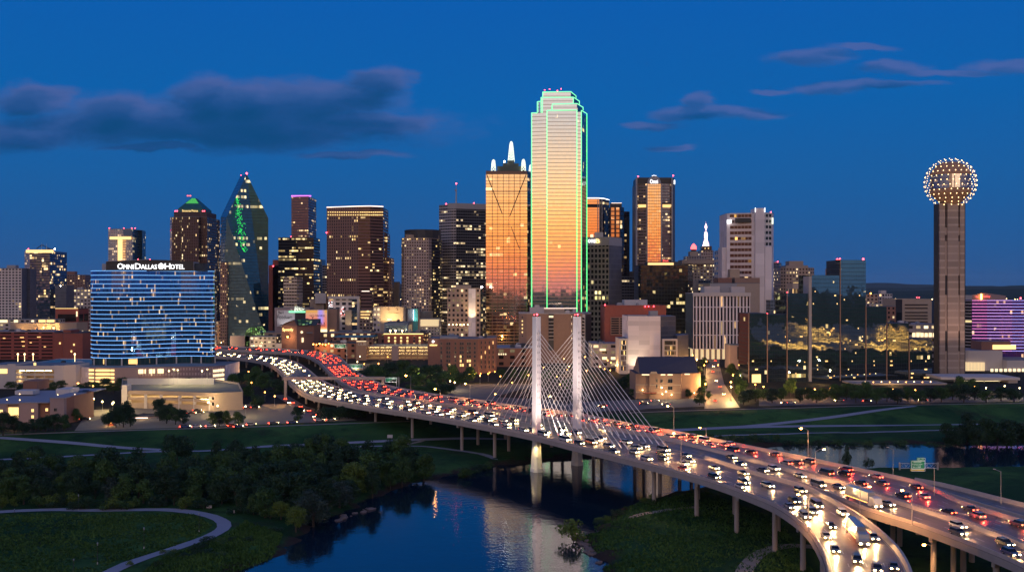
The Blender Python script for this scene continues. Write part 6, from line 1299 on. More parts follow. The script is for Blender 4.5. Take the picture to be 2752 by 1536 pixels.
text(b,'Omni',2622,2631,794.5,799.5,D-2.4,'sign_red','sign_letter'); text(b,'Hotelory',2640,2661,793,800.5,D-3.0,'sign_red','sign_letter'); part(b,'lit_column','lamp_amber', lambda m: m.box(WX(2632,D),WX(2635,D),D-3,D-2.2,WZ(804,D),WZ(789,D)))
beacon(b,2743,801,D-4,.8)
b = B('beige_slot_block','beige block with horizontal slot windows left of the observation tower',[(2407,1110),(2425,1098),(2504,1098)],803,40,['dark_side','beige_stone'],(60,60),'roof_grey',D0=1098,capmat='beige_stone')
for k,py in enumerate((817,826,837.5,846,854,863)): part(b,'slot_window','window_dark', lambda m: m.box(WX(2432,1097.6),WX(2493,1097.6),1097.3,1098.3,WZ(py+3,1097.6),WZ(py,1097.6)))
for px in (2464,2470): beacon(b,px,799,1105,.6)
b = B('wide_grey_lowrise','wide grey low block behind the beige slotted block',[(2327,1300),(2410,1300)],815,30,'pale_shop',(6,5)); 
b = B('white_notched_block','small white block with a notched lit top far right of the mirror hotel',[(2362,1500),(2378,1495),(2398,1500)],788,20,'white_grid',(5,5)); pent(b,2367,2382,780,1500,1510,'white_panel')
b = B('orange_lit_midrise','pinkish mid-rise with an orange lamp on top beside the white notched block',[(2328,1480),(2360,1480)],790,20,'tan_grid',(5,5)); beacon(b,2340,788,1479,.9,'lamp_amber')
b = B('brown_right_midrise','low brown block glowing at its right end behind the mirror hotel',[(2383,1000),(2407,1000)],822,20,'brick_grid',(5,4.5))
b = B('grey_hall','long grey curved roof hall between the mirrored hotel and the observation tower',[(2395,960),(2520,960)],870,40,'pale_shop',(7,6),'path_concrete'); units(b,6,55)
for k in range(6): part(b,'lit_bay','window_pale', lambda m: m.box(WX(2452+k*11,959.5),WX(2460+k*11,959.5),959.2,959.8,WZ(905,959.5),WZ(894,959.5)))
b = B('far_right_grey_hall','flat grey hall peeking above the violet hotel',[(2590,1300),(2620,1300)],792,20,'grey_panel',(60,60))
b = Bld(); D=860; b.root=thing('white_terminal','white curved hall with a bright glass front beside the observation tower','building',(WX(2680,D),D+15,0))
part(b,'hall',['white_panel','path_concrete'], lambda m: m.prism([(WX(2590,D),D+6),(WX(2605,D),D+2),(WX(2694,D),D),(WX(2694,D),D+40),(WX(2590,D),D+40)],0,WZ(942,D),0,1)); part(b,'annex',['white_panel','roof_grey'], lambda m: m.prism([(WX(2694,D)+.02,D-8),(WX(2800,D),D-8),(WX(2800,D),D+40),(WX(2694,D)+.02,D+40)],0,WZ(966,D),0,1))
part(b,'glass_front','window_dim', lambda m: [m.box(WX(2593+k*9,D-.1),WX(2601+k*9,D-.1),D-.6,D+6,WZ(997,D),WZ(973,D)) for k in range(6)]); part(b,'lit_lower_front','window_pale', lambda m: [m.box(WX(2650+k*12,D-.1),WX(2657+k*12,D-.1),D-8.6,D-8.1,WZ(998,D),WZ(988,D)) for k in range(9)])
b2=part(b,'roof_restaurant',['brown_brick','roof_grey'], lambda m: m.prism([(WX(2652,D),D+10),(WX(2732,D),D+10),(WX(2732,D),D+30),(WX(2652,D),D+30)],WZ(942,D),WZ(917,D+10),0,1)); part(b,'restaurant_window','window_gold', lambda m: m.box(WX(2669,D+9),WX(2731,D+9),D+9.5,D+10.4,WZ(938,D+9.5),WZ(926,D+9.5)))
b = Bld(); D=755; b.root=thing('white_canopy_pavilion','flat white canopy pavilion at the foot of the observation tower','pavilion',(WX(2620,D),D+10,0))
part(b,'canopy_roof','white_panel', lambda m: m.prism([(WX(2523,D),D-4),(WX(2725,D),D-9),(WX(2725,D),D+24),(WX(2523,D),D+24)],WZ(1018,D),WZ(1011,D),0,0,bottom=True)); part(b,'wall','blue_grey', lambda m: m.box(WX(2530,D),WX(2600,D),D+6,D+20,0,WZ(1018,D)-.05)); part(b,'lit_wall','window_pale', lambda m: m.box(WX(2602,D),WX(2700,D),D+7,D+8,0.5,WZ(1026,D))); part(b,'end_wall','white_panel', lambda m: m.box(WX(2700,D),WX(2724,D),D-6,D+20,0,WZ(1018,D)-.05))
for px in (2560,2600,2640,2680): part(b,'canopy_post','white_panel', lambda m: m.tube((WX(px,D),D-3,0),(WX(px,D),D-3,WZ(1018,D)-.02),.3,n=8))
# ------------------------------------------------------------------ trees
def leafmat(name, c0, c1):
    m, g, b = newmat(name)
    a = g.n('ShaderNodeAttribute', dict(attribute_name='tone')).outputs['Fac']; r = g.n('ShaderNodeObjectInfo').outputs['Random']
    t = g.m('ADD', g.m('MULTIPLY', a, .65), g.m('MULTIPLY', r, .35))
    g.set(b.inputs['Base Color'], g.mix(t, c0, c1)); b.inputs['Roughness'].default_value = .6; b.inputs['Specular IOR Level'].default_value = .25
    return m
leafmat('leaf_dark', (.006,.022,.012), (.030,.070,.026)); leafmat('leaf_mid', (.013,.045,.013), (.070,.130,.030)); leafmat('leaf_light', (.045,.085,.012), (.12,.17,.028)); leafmat('leaf_grey', (.020,.040,.032), (.050,.075,.058))
solid('bark', (.06,.045,.035), .95, var=.3, scale=1.5)
def make_tree(kind, leaf, seed, n=1500, size=.55):
    """a unit tree: about 10 m tall, trunk and crown as children of an Empty"""
    r = np.random.default_rng(seed); rr = random.Random(seed)
    root = bpy.data.objects.new('tree', None); COL.objects.link(root); root.empty_display_size = 1
    lobes = []
    nl = {'round':22,'tall':24,'wide':28,'droop':22,'bush':12}[kind]
    for k in range(nl):
        t = rr.random(); a = rr.random()*6.283
        if kind == 'round': z = 1.9+6.7*t; ra = 3.1*math.sin(math.pi*(.12+.80*t))*rr.uniform(.5,1); rad = rr.uniform(1.1,1.9)
        elif kind == 'tall': z = 1.6+7.8*t; ra = 2.1*math.sin(math.pi*(.15+.78*t))*rr.uniform(.4,1); rad = rr.uniform(.9,1.6)
        elif kind == 'wide': z = 2.2+5.8*t; ra = 4.3*math.sin(math.pi*(.2+.7*t))*rr.uniform(.5,1); rad = rr.uniform(1.2,2.0)
        elif kind == 'droop': z = 1.2+7.0*t; ra = 3.5*math.sin(math.pi*(.25+.62*t))*rr.uniform(.6,1); rad = rr.uniform(1.0,1.6)
        else: z = .6+2.6*t; ra = 2.4*math.sin(math.pi*(.3+.6*t))*rr.uniform(.3,1); rad = rr.uniform(.7,1.2)
        lobes.append((ra*math.cos(a), ra*math.sin(a), z, rad, rr.random()))
    lobes.append((0,0,6 if kind!='bush' else 1.8, 2.1 if kind!='bush' else 1.2,.3))
    w = np.array([l[3]**2 for l in lobes]); pick = r.choice(len(lobes), n, p=w/w.sum()); L = np.array(lobes)[pick]
    d = r.normal(size=(n,3)); d[:,2] = d[:,2]*.8+.25; d /= np.linalg.norm(d, axis=1)[:,None]
    c = L[:,:3] + d*L[:,3:4]*(1-.45*r.random((n,1))**2)*np.array([1,1,.85 if kind!='droop' else 1.25])
    nrm = d + r.normal(size=(n,3))*.55; nrm /= np.linalg.norm(nrm,axis=1)[:,None]
    u = np.cross(nrm, r.normal(size=(n,3))); u /= np.linalg.norm(u,axis=1)[:,None]; v = np.cross(nrm,u)
    s = size*(.6+.8*r.random((n,1)))
    V = np.stack([c-u*s*.5, c+v*s*.32, c+u*s*.5, c-v*s*.32],1).reshape(-1,3)
    me = bpy.data.meshes.new('crown'); me.from_pydata(V.tolist(), [], np.arange(4*n).reshape(-1,4).tolist())
    tone = np.clip(L[:,4]*.7+.3*r.random(n),0,1); at = me.attributes.new('tone','FLOAT','FACE'); at.data.foreach_set('value', tone.astype(np.float32))
    me.materials.append(M[leaf]); cr = bpy.data.objects.new('crown', me); COL.objects.link(cr); cr.parent = root
    mb = MB(); zt = 4.2 if kind != 'bush' else 1.0
    mb.tube((0,0,-.6),(0.1,0,zt*.55),.32 if kind!='bush' else .12,.22 if kind!='bush' else .08,n=7,cap=False); top_=Vector((0.1,0,zt*.55))
    for l in lobes[:7]: mb.tube(top_, Vector(l[:3])*.92, .14 if kind!='bush' else .05, .04, n=5, cap=False)
    t = mb.build('trunk', M['bark'], None); t.parent = root
    return root
protos = {}
for i,(kd,lf,n,s) in enumerate([('round','leaf_dark',3000,.50),('wide','leaf_dark',3600,.50),('tall','leaf_mid',2700,.46),('round','leaf_mid',3000,.50),('droop','leaf_grey',3000,.42),('round','leaf_light',2800,.48),('wide','leaf_mid',3400,.50),('bush','leaf_mid',700,.42),('bush','leaf_dark',700,.42),('bush','leaf_light',700,.42),('tall','leaf_dark',2700,.46)]):
    protos[i] = [make_tree(kd,lf,100+i,n,s), False]
def tree(k, x, y, h, w, label, group, z=None, name='tree', cat='tree'):
    p = protos[k]; 
    if not p[1]: o = p[0]; p[1] = True
    else: o = copy_tree(p[0])
    H = 3.4 if k in (7,8,9) else 9.6
    Wd = 5.6 if k in (7,8,9) else (8.6 if k not in (1,6,2,10) else (11 if k in (1,6) else 6.4))
    o.name = name; o.location = (x, y, gz(x,y) if z is None else z); o.scale = (w/Wd, w/Wd, h/H); o.rotation_euler = (0,0,random.random()*6.28)
    return tag(o, label, cat, group)
def in_poly(x, y, P):
    c = False
    for i in range(len(P)):
        a, b_ = P[i], P[i-1]
        if (a[1] > y) != (b_[1] > y) and x < (b_[0]-a[0])*(y-a[1])/(b_[1]-a[1])+a[0]: c = not c
    return c
# the wood on the near bank
wood = [W(px,py,ZF).xy[:] for px,py in [(-60,1300),(180,1296),(380,1290),(520,1280),(640,1258),(760,1262),(860,1246),(960,1248),(1050,1254),(1140,1268),(1150,1283),(1070,1308),(990,1340),(890,1372),(790,1400),(690,1388),(600,1362),(300,1352),(-60,1358)]]
xs_ = [p[0] for p in wood]; ys_ = [p[1] for p in wood]; placed = []
r = random.Random(31); tries = 0
while len(placed) < 165 and tries < 9000:
    tries += 1; x, y = r.uniform(min(xs_),max(xs_)), r.uniform(min(ys_),max(ys_))
    if not in_poly(x,y,wood) or float(poly_sd(np.array([x]),np.array([y]),shore)[0]) < 2.5: continue
    if any((x-a)**2+(y-c)**2 < 6.4**2 for a,c in placed): continue
    placed.append((x,y))
WL = {0:'dark green round-crowned tree in the dense wood on the near riverbank',1:'dark broad-crowned tree in the dense wood on the near riverbank',2:'slim mid green tree in the dense wood on the near riverbank',3:'mid green round-crowned tree in the dense wood on the near riverbank',4:'greyish drooping tree in the dense wood on the near riverbank',5:'pale yellowish green tree standing out in the dense near riverbank wood',6:'mid green broad-crowned tree in the dense wood on the near riverbank',10:'slim dark green tree in the dense wood on the near riverbank'}
for x,y in placed:
    k = r.choices([0,1,2,3,4,5,6,10],[3,3,1.8,2.8,1.2,1.0,2.4,1.6])[0]; h = r.uniform(6,13.5); w = h*r.uniform(.8,1.25)*(.65 if k in(2,10) else 1)
    tree(k,x,y,h,w,WL[k],'trees of the near riverbank wood')
for k,px,by,h,w,lab in ((1,476,1243,14,16.5,'big dark spreading tree standing alone on the grass below the levee'),(1,628,1256,13.5,11,'tall dark tree at the back edge of the wood by the lower path'),(0,868,1252,13,12,'dark bushy tree rising from the middle of the wood by the lower path'),(3,915,1256,12.5,12,'mid green tree rising beside the dark bushy one in mid wood'),(5,795,1418,8,8,'small bright yellow green tree at the river edge of the wood'),(4,842,1398,13,13,'large drooping grey green willow at the water edge'),(3,1252,1268,5.5,8,'lone bushy tree on the muddy point beside the bridge')):
    x,y,_ = W(px,by,ZF); tree(k,x,y,h,w,lab,'trees on the near grass')
for i,(px,by,h,w) in enumerate(((795,1216,5,8),(60,1262,8,8),(95,1258,10,10),(150,1268,9,9),(215,1275,8,9),(330,1282,7,8))):
    x,y,_ = W(px,by,ZF); tree((1,2,0,1,3,4)[i],x,y,h,w,'straggling tree on the upper edge of the near wood','trees fringing the near wood')
for i in range(46):
    t = r.random(); px = -20+1140*t; by = 1362+(4 if px<600 else 0)-r.uniform(-3,9) + (max(0,px-600)*.10 if px<790 else 0) - (max(0,px-790)*.34 if px>=790 else 0) + (18 if px>=600 else 0)
    x,y,_ = W(px,by,ZF)
    if float(poly_sd(np.array([x]),np.array([y]),shore)[0]) < 1.5: continue
    tree((8,7,8,9)[i%4],x,y,r.uniform(2,4.2),r.uniform(4,8),'shrub in the undergrowth along the front edge of the near wood','undergrowth shrubs of the near wood',None,'bush','bush')
# trees in town
town = [
 ('tree of the dark belt before the big brick block','trees of the belt by the car park', [(975,1034,11,13),(1000,1022,10,12),(1020,1036,12,14),(1048,1024,12,13),(1066,1040,10,13),(1085,1014,13,13),(1105,1030,11,14),(1128,1044,10,13),(1150,1032,12,14),(1172,1020,10,12),(1190,1040,10,12),(1215,1028,11,13),(1240,1036,10,12),(1262,1028,10,11),(1100,1068,7,10),(1130,1072,8,12),(1160,1066,8,12),(1185,1062,7,10),(1210,1056,6,8)], (0,1,6,3)),
 ('dark tree in the thicket left of the highway curve','trees of the thicket by the highway curve', [(600,1030,9,12),(625,1042,10,12),(650,1030,11,13),(672,1046,12,14),(690,1028,12,13),(706,1050,12,14),(722,1034,10,12),(738,1062,11,13),(664,1070,8,11),(760,1058,9,11)], (0,1,3)),
 ('tree of the row between parking garage and low parking deck','trees behind the low parking deck', [(210,1062,8,10),(232,1052,8,11),(256,1058,8,11),(282,1050,9,12),(306,1056,8,12),(330,1042,9,12),(355,1036,8,11),(380,1032,8,11),(412,1038,7,12),(440,1034,7,12),(470,1036,7,13),(505,1038,8,13),(535,1036,7,13),(565,1042,8,12),(590,1052,8,11),(612,1058,7,10),(60,1052,7,9),(30,1048,7,9),(100,1050,7,10),(140,1050,7,10),(165,1048,7,9),(690,1098,10,10)], (0,3,6,1)),
 ('tree in a dark clump inside the levee car park','trees in the car park by the levee', [(292,1146,9,8),(312,1148,13,10),(332,1147,15,11),(350,1146,10,8),(430,1130,12,10),(448,1138,12,10),(472,1140,10,9),(492,1141,8,8)], (0,1,6)),
 ('small round tree in the open car park near the levee','small trees in the open car park', [(572,1146,7,6.5),(590,1145,8,7),(610,1146,8,6),(640,1146,7.5,8),(800,1135,8.5,8),(228,1092,7,6),(246,1098,6,5),(205,1134,7,7)], (3,5,0)),
 ('dark shrubby tree beside the viaduct columns','trees beside the viaduct columns', [(868,1130,7,10),(890,1127,8,11),(912,1126,8,11),(936,1125,7,10),(958,1124,6,9)], (8,0,1)),
 ('dark tree in front of the pink stucco apartments','trees before the stucco apartments', [(8,1168,11,10),(38,1164,9,8),(62,1166,7,7),(96,1163,8,9),(122,1160,9,10),(148,1160,9,9),(172,1158,8,8)], (0,1,3)),
 ('street tree lining the lit avenue','street trees along the lit avenue', [(1880,1088,7,8),(1884,1072,8,8),(1998,1086,8,9),(2012,1080,8,9),(1990,1066,8,9),(1982,1050,9,9),(1888,1050,8,8),(1886,1036,8,8),(1888,1062,6,6),(1905,1072,5,5),(1878,1010,8,8),(1893,985,8,9),(1870,960,9,10),(1985,1030,9,9),(1965,1010,10,10),(1960,985,9,10),(1972,960,9,10),(1955,936,9,10),(1995,1050,9,9),(2000,1000,9,9),(2012,1022,9,10),(1870,935,9,9),(1888,925,8,8),(1925,895,8,9),(1940,905,8,9)], (3,6,0,10)),
 ('tree of the dark hedge line before the mirrored hotel','trees before the mirrored hotel', [(2030,1078,9,9),(2052,1074,8,9),(2075,1082,9,10),(2100,1076,8,9),(2125,1064,13,10),(2150,1080,9,10),(2172,1074,8,9),(2195,1082,9,10),(2218,1072,8,10),(2248,1080,11,12),(2275,1074,12,12),(2300,1082,13,13),(2328,1078,12,13),(2356,1084,11,12),(2384,1078,10,12),(2412,1084,9,11),(2440,1078,9,11),(2470,1082,9,11),(2500,1078,10,11),(2530,1080,11,12),(2560,1074,12,13),(2590,1080,11,12),(2620,1074,9,11),(2650,1082,9,11),(2690,1076,9,11),(2725,1080,10,12),(2580,1050,10,11),(2610,1048,9,10)], (0,1,6,3)),
 ('tree beside the gabled brick building','trees round the gabled brick building', [(1672,1052,12,11),(1690,1046,11,10),(1700,1066,6,6),(1850,1070,7,6),(1560,1052,9,9),(1540,1040,8,9),(1520,1050,8,9),(1495,1030,9,10),(1470,1022,9,10),(1440,1026,9,10),(1410,1022,9,10),(1380,1018,8,9),(1350,1022,9,10),(1590,1030,8,9),(1622,1022,8,9)], (0,6,3,1)),
 ('tree among the buildings of the old warehouse quarter','trees among downtown low buildings', [(640,866,10,14),(655,872,10,14),(690,878,9,13),(612,866,9,12),(920,884,12,14),(935,890,12,13),(948,880,10,12),(1245,884,9,14),(1310,892,10,13),(1335,900,11,13),(1355,894,11,13),(1375,902,10,12),(1395,908,9,11),(1320,872,9,12),(1350,870,9,12),(1605,915,9,11),(1220,890,8,16)], (0,1,3)),
]
for lab,grp,lst,kinds in town:
    for px,by,h,w in lst:
        if 'belt' in lab: h,w = h*1.2,w*1.25
        x,y,_ = W(px,by,0); tree(r.choice(kinds),x,y,h,w,lab,grp,0.0)
# far bank of the river, right
for i,(px,by,h,w) in enumerate([(2545,1182,11,9),(2570,1186,12,10),(2600,1182,15,12),(2625,1188,13,11),(2652,1184,14,12),(2680,1186,15,12),(2706,1188,14,12),(2735,1184,14,12),(2765,1188,13,12),(2555,1184,6,8)]):
    x,y,_ = W(px,by,ZF); tree((0,1,10,1)[i%4],x,y,h,w,'tall dark tree in the clump on the far bank beside the right-hand water','trees of the far bank clump')
bl = [(1905,1185),(1935,1188),(1965,1186),(1990,1190),(2020,1186),(2050,1189),(2085,1187),(2120,1189),(2160,1188),(2200,1190),(2245,1188),(2290,1190),(2330,1189),(2375,1190),(2420,1188),(2460,1190),(2500,1189),(2540,1191),(1270,1262),(1290,1256),(1310,1252)]
for i,(px,by) in enumerate(bl):
    x,y,_ = W(px,by,ZF-.8); tree((7,8)[i%2],x,y,r.uniform(2,3.6),r.uniform(5,9),'low dark bush along the far edge of the water','bushes along the far bank',None,'bush','bush')
for k,px,by,h,w,lab in ((10,2276,1252,10,4,'slender leafy sapling beside the right-hand water'),(7,2262,1256,3.5,6,'low bush at the foot of the slender sapling'),(8,2335,1260,4,5,'round dark bush on the lawn edge by the right-hand water'),(9,1540,1440,6.0,11,'large spiky green bush leaning over the water on the grassy point')):
    x,y,_ = W(px,by,ZF-.7); tree(k,x,y,h,w,lab,None,None,'bush' if k!=10 else 'tree','bush' if k!=10 else 'tree')
for i in range(34):
    px,by = r.choice([(r.uniform(1590,1780),0),(r.uniform(330,760),1)]); 
    if by == 0: by = 1392-(px-1590)*.27+r.uniform(-4,10)
    else: by = 1535-(px-330)*.22+r.uniform(-35,30)
    x,y,_ = W(px,by,ZF-.5)
    if float(poly_sd(np.array([x]),np.array([y]),shore)[0]) < 2: continue
    tree((7,8,9)[i%3] if i%5 else 8,x,y,r.uniform(.8,2.0),r.uniform(2.5,5.5),'low scrubby bush on the grassy riverbank','scrub on the riverbanks',None,'bush','bush')
# rocks at the water line
solid('rock', (.16,.12,.115), .95, var=.4, scale=.8, bump=.6)
def rock_mesh(seed):
    mb = MB(); mb.ball((0,0,0),1,9,6,sz=.6); rr=random.Random(seed); o = mb.build('boulder', M['rock'], weld=True)
    for v in o.data.vertices:
        f = 1+.35*math.sin(3*v.co.x+seed)*math.cos(4*v.co.y+seed*2)+rr.uniform(-.14,.14); v.co *= f
    return o
rocks = [rock_mesh(s) for s in (1,2,3)]; used = [False]*3
for i in range(40):
    if i < 26: t = r.random(); px = 1552+60*t+r.uniform(-12,8); by = 1438+70*t+r.uniform(-8,6); lab='brown boulder on the eroded edge of the grassy point'; gr='boulders on the grassy point'
    else: t = r.random(); px = 905+95*t; by = 1392-30*t+r.uniform(-5,5); lab='pale boulder at the foot of the wood by the water'; gr='boulders below the wood'
    x,y,_ = W(px,by,ZWAT+.4)
    k = i%3; o = rocks[k] if not used[k] else rocks[k].copy()
    if used[k]: COL.objects.link(o)
    used[k] = True; s = r.uniform(.4,1.3); o.location=(x,y,max(gz(x,y),ZWAT)+.1*s); o.scale=(s,s*r.uniform(.7,1.3),s*.8); o.rotation_euler=(0,0,r.random()*6); tag(o,lab,'boulder',gr)
# tall grass and weeds
m, g, b = newmat('grass_blades'); a = g.n('ShaderNodeAttribute', dict(attribute_name='tone')).outputs['Fac']
g.set(b.inputs['Base Color'], g.mix(a,(.011,.045,.012),(.070,.140,.032))); b.inputs['Roughness'].default_value=.8; b.inputs['Specular IOR Level'].default_value=.15
def grass(name, polyg, n, h, seed):
    P = [W(px,py,ZF).xy[:] for px,py in polyg]; q = np.random.default_rng(seed); lo=np.min(P,0); hi=np.max(P,0)
    x = q.uniform(lo[0],hi[0],n*6); y = q.uniform(lo[1],hi[1],n*6); ok = poly_sd(x,y,np.array(P)) < 0; x,y = x[ok],y[ok]
    dens = vnoise(x,y,9,21)*.6+vnoise(x,y,3,22)*.4; keep = (q.random(len(x)) < (dens*1.7-.25)) & (poly_sd(x,y,shore) > 2.2); x,y = x[keep][:n],y[keep][:n]; z = ground(x,y); k = len(x)
    a = q.random(k)*6.283; L = h*(.4+q.random(k)); wv = .28+.25*q.random(k); lx,ly = q.normal(size=k)*.25, q.normal(size=k)*.25
    V = np.stack([np.stack([x-np.cos(a)*wv,y-np.sin(a)*wv,z-.05],-1),np.stack([x+np.cos(a)*wv,y+np.sin(a)*wv,z-.05],-1),np.stack([x+lx,y+ly,z+L],-1)],1).reshape(-1,3)
    me = bpy.data.meshes.new(name); me.from_pydata(V.tolist(),[],np.arange(3*k).reshape(-1,3).tolist()); at=me.attributes.new('tone','FLOAT','FACE'); at.data.foreach_set('value',(q.random(k)*.6+.4*vnoise(x,y,14,23)).astype(np.float32)); me.materials.append(M['grass_blades'])
    return tag(link(name,me),kind='stuff')
grass('tall_grass',[(1560,1420),(1640,1370),(1750,1340),(1900,1320),(2100,1400),(2190,1540),(2200,1640),(1600,1640)],16000,.55,3)
grass('meadow_grass',[(-80,1385),(300,1378),(520,1384),(570,1410),(520,1450),(300,1520),(120,1640),(-80,1640)],16000,.45,4)
grass('bank_weeds',[(260,1640),(420,1510),(600,1440),(660,1400),(760,1430),(720,1500),(620,1560),(560,1640)],11000,.7,5)

# ------------------------------------------------------------------ street lamps
em('lamp_sodium',(1,.38,.06),110)
def lamp_proto(kind):
    root = bpy.data.objects.new('street_lamp', None); COL.objects.link(root); H = 10.0
    def pt(name, mat, fn): mb = MB(); fn(mb); o = mb.build(name, M[mat], None); o.parent = root; return o
    if kind == 'arm':
        pt('pole','grey_steel',lambda m: m.tube((0,0,-.3),(0,0,H),.13,.08,n=7)); pt('arm','grey_steel',lambda m: (m.tube((0,0,H-.1),(-1.2,0,H+.55),.07,n=6), m.tube((-1.2,0,H+.55),(-2.3,0,H+.7),.06,n=6)))
        pt('lamp_head','grey_steel',lambda m: m.box(-2.9,-2.1,-.17,.17,H+.66,H+.84)); pt('lens','lamp_sodium',lambda m: m.ball((-2.55,0,H+.55),.42,8,5,sz=.6))
        pos = (-2.55,0,H+.25)
    elif kind == 'dark':
        pt('pole','dark_steel',lambda m: m.tube((0,0,-.3),(0,0,4.3),.09,.06,n=7)); pt('lantern','grey_steel',lambda m: (m.tube((0,0,4.3),(0,0,4.85),.16,.22,n=8), m.tube((0,0,4.85),(0,0,5.0),.24,.05,n=8))); pt('base','grey_steel',lambda m: m.tube((0,0,-.2),(0,0,.35),.22,.14,n=8))
        return root
    elif kind == 'unlit':
        pt('pole','grey_steel',lambda m: m.tube((0,0,-.3),(0,0,H),.12,.08,n=7)); pt('arm','grey_steel',lambda m: m.tube((0,0,H-.1),(-1.6,0,H+.4),.07,n=6)); pt('lamp_head','trim_pale',lambda m: m.box(-2.2,-1.5,-.16,.16,H+.34,H+.5))
        return root
    else:
        col_ = 'lamp_amber' if kind == 'globe' else 'lamp_warm'
        pt('pole','grey_steel',lambda m: m.tube((0,0,-.2),(0,0,5.4),.09,.07,n=7)); pt('globe',col_,lambda m: m.ball((0,0,5.7),.36,9,6)); pt('base','grey_steel',lambda m: m.tube((0,0,-.2),(0,0,.4),.2,.12,n=8)); pos=(0,0,6.4)
    l = bpy.data.lights.new('lamp_light','POINT'); l.shadow_soft_size=.35
    l.energy, l.color = {'arm':(4600,(1,.58,.30)),'globe':(6500,(1,.50,.14)),'warm':(5000,(1,.72,.32))}[kind]
    if kind == 'arm': l = bpy.data.lights.new('lamp_light','SPOT'); l.shadow_soft_size=.3; l.energy,l.color=13000,(1,.50,.18); l.spot_size=math.radians(150); l.spot_blend=.5
    lo = bpy.data.objects.new('lamp_light', l); COL.objects.link(lo); lo.parent = root; lo.location = pos
    return root
LP = {}
def lamp(kind, px, by, z, label, group, h=None, rot=0.0, name='street_lamp', light=True):
    H0 = {'arm':10.6,'unlit':10.4,'dark':5.0,'globe':6.0,'warm':6.0}[kind]
    if kind not in LP: LP[kind] = lamp_proto(kind); o = LP[kind]
    else: o = copy_tree(LP[kind])
    p = W(px,by,z); o.name = name; o.location = p; s = (h or H0)/H0; o.scale = (1,1,s); o.rotation_euler = (0,0,rot)
    if not light:
        for c in list(o.children):
            if c.type == 'LIGHT': bpy.data.objects.remove(c)
    return tag(o,label,'street lamp',group)
def hpx(px, by, ty, z): p = W(px,by,z); return WZ(ty,p.y)-z
for px,by,ty,lab in ((1811,1163,1090,'lit lamp on the far barrier just right of the bridge cables'),(1898,1180,1148,'short lit lamp behind the far barrier above the grassy levee'),(2172,1234,1150,'tall lit lamp on the far barrier beside the right-hand water'),(1831,1259,1163,'lit lamp on the near barrier where the ramp begins'),(1263,1076,1030,'lit lamp rising behind the bridge by the dark car park'),(1183,1106,1044,'lit lamp on the viaduct left of the bridge cables'),(1345,1098,1058,'added lit lamp between the left cables and the left pylon'),(1492,1106,1064,'added lit lamp between the two pylons'),(1104,1082,1008,'tall lit lamp behind the red tail lights before the tree belt'),(1637,1142,1092,'lit lamp seen through the right-hand bridge cables')):  # lamps beside the left pylon and between the pylons are added for water streaks
    lamp('arm',px,by,ZR,lab,'lit lamps along the highway',hpx(px,by,ty,ZR),0 if px>1300 else .2)
for px,by,ty,lab in ((2192,1302,1206,'lamp post on the median between ramp and main lanes'),(2173,1432,1327,'lamp post on the outer edge of the curving ramp'),(2311,1388,1306,'lamp post on the near edge of the main lanes beside the ramp'),(2451,1409,1316,'slim lamp post on the near barrier of the main lanes, right'),(2511,1331,1255,'lamp post standing by the right leg of the sign gantry'),(919,1074,1033,'lamp post on the highway median after the concrete portal'),(1008,1088,1048,'lamp post on the near roadway right of the portal'),(1048,1079,1043,'lamp post beside the tail lights left of the tall lit lamp'),(1140,1090,1048,'lamp post on the median right of the tall lit lamp'),(1399,1165,1125,'thin lamp post on the near barrier left of the left pylon')):
    lamp('arm' if px in (2173,2311,2451,2192) else 'unlit',px,by,ZR,lab,'lamp posts along the highway',hpx(px,by,ty,ZR),3.1 if px in (2192,2311) else 0)
lamp('arm',2511,1590,ZF,'lamp on the ground beside the last viaduct columns at lower right','lamps under the viaduct',hpx(2511,1590,1462,ZF),0)
for i,(px,by) in enumerate([(2400,1282),(2690,1352)]): lamp('unlit',px,by,ZR,'unlit lamp post on the far barrier at lower right','unlit lamp posts on the far barrier',9.5,-.9)
for px,by,ty in ((262,1513,1456),(387,1471,1415),(211,1369,1327),(535,1427,1376),(198,1534,1500),(39,1380,1366)):
    lamp('dark',px,by,ZF,'unlit dark lamp post beside the curving footpath','lamp posts along the curving footpath',hpx(px,by,ty,ZF),0,'park_lamp')
tl = [('globe',[(757,910),(946,918),(1105,1000),(1042,975),(1290,1030),(1312,1024),(1345,1032),(1376,1050),(1420,1028),(1497,1032),(1461,1006),(1505,1055),(1576,1016),(1625,1010),(1612,1004),(1640,1014),(1655,1000),(1896,1068),(1964,1062),(1970,1040),(1893,1010),(1895,962),(1890,935),(1904,948),(1920,930),(1866,945),(1862,970),(1915,895),(1935,890),(1955,900),(2108,1072),(2160,1076),(2190,1070),(2230,1066),(2165,1068),(2400,1070),(2460,1072),(2620,1062),(2052,1062),(2030,1056),(210,1052),(250,1060),(668,1018),(712,1078),(738,1090),(676,1050),(592,905),(600,912),(1450,1018),(1525,1012),(1550,1022),(1290,880),(1340,878),(1385,884),(1330,862),(1600,905)],'amber globe lamp glowing among trees and low buildings','amber lamps in town'),
      ('warm',[(275,1106),(305,1108),(302,1112),(252,1098),(585,1118),(660,1120),(560,1108),(1990,1030),(1965,1076),(1925,905),(2700,1060),(2740,1066),(2650,1066),(1790,1076),(1185,1038),(1210,1046),(1222,1050),(1135,1030)],'pale warm globe lamp standing in a car park or verge','pale warm lamps in town')]
for kind,lst,lab,grp in tl:
    for i,(px,by) in enumerate(lst):
        av = 1885 < px < 1975 and by > 925
        o = lamp(kind,px,by,0.0,lab,grp,9 if av else None,0,light=(i%2==0 or kind=='warm' or av))
        for c in o.children:
            if av and c.type == 'LIGHT': c.data = c.data.copy(); c.data.energy = 22000
rl = random.Random(5)
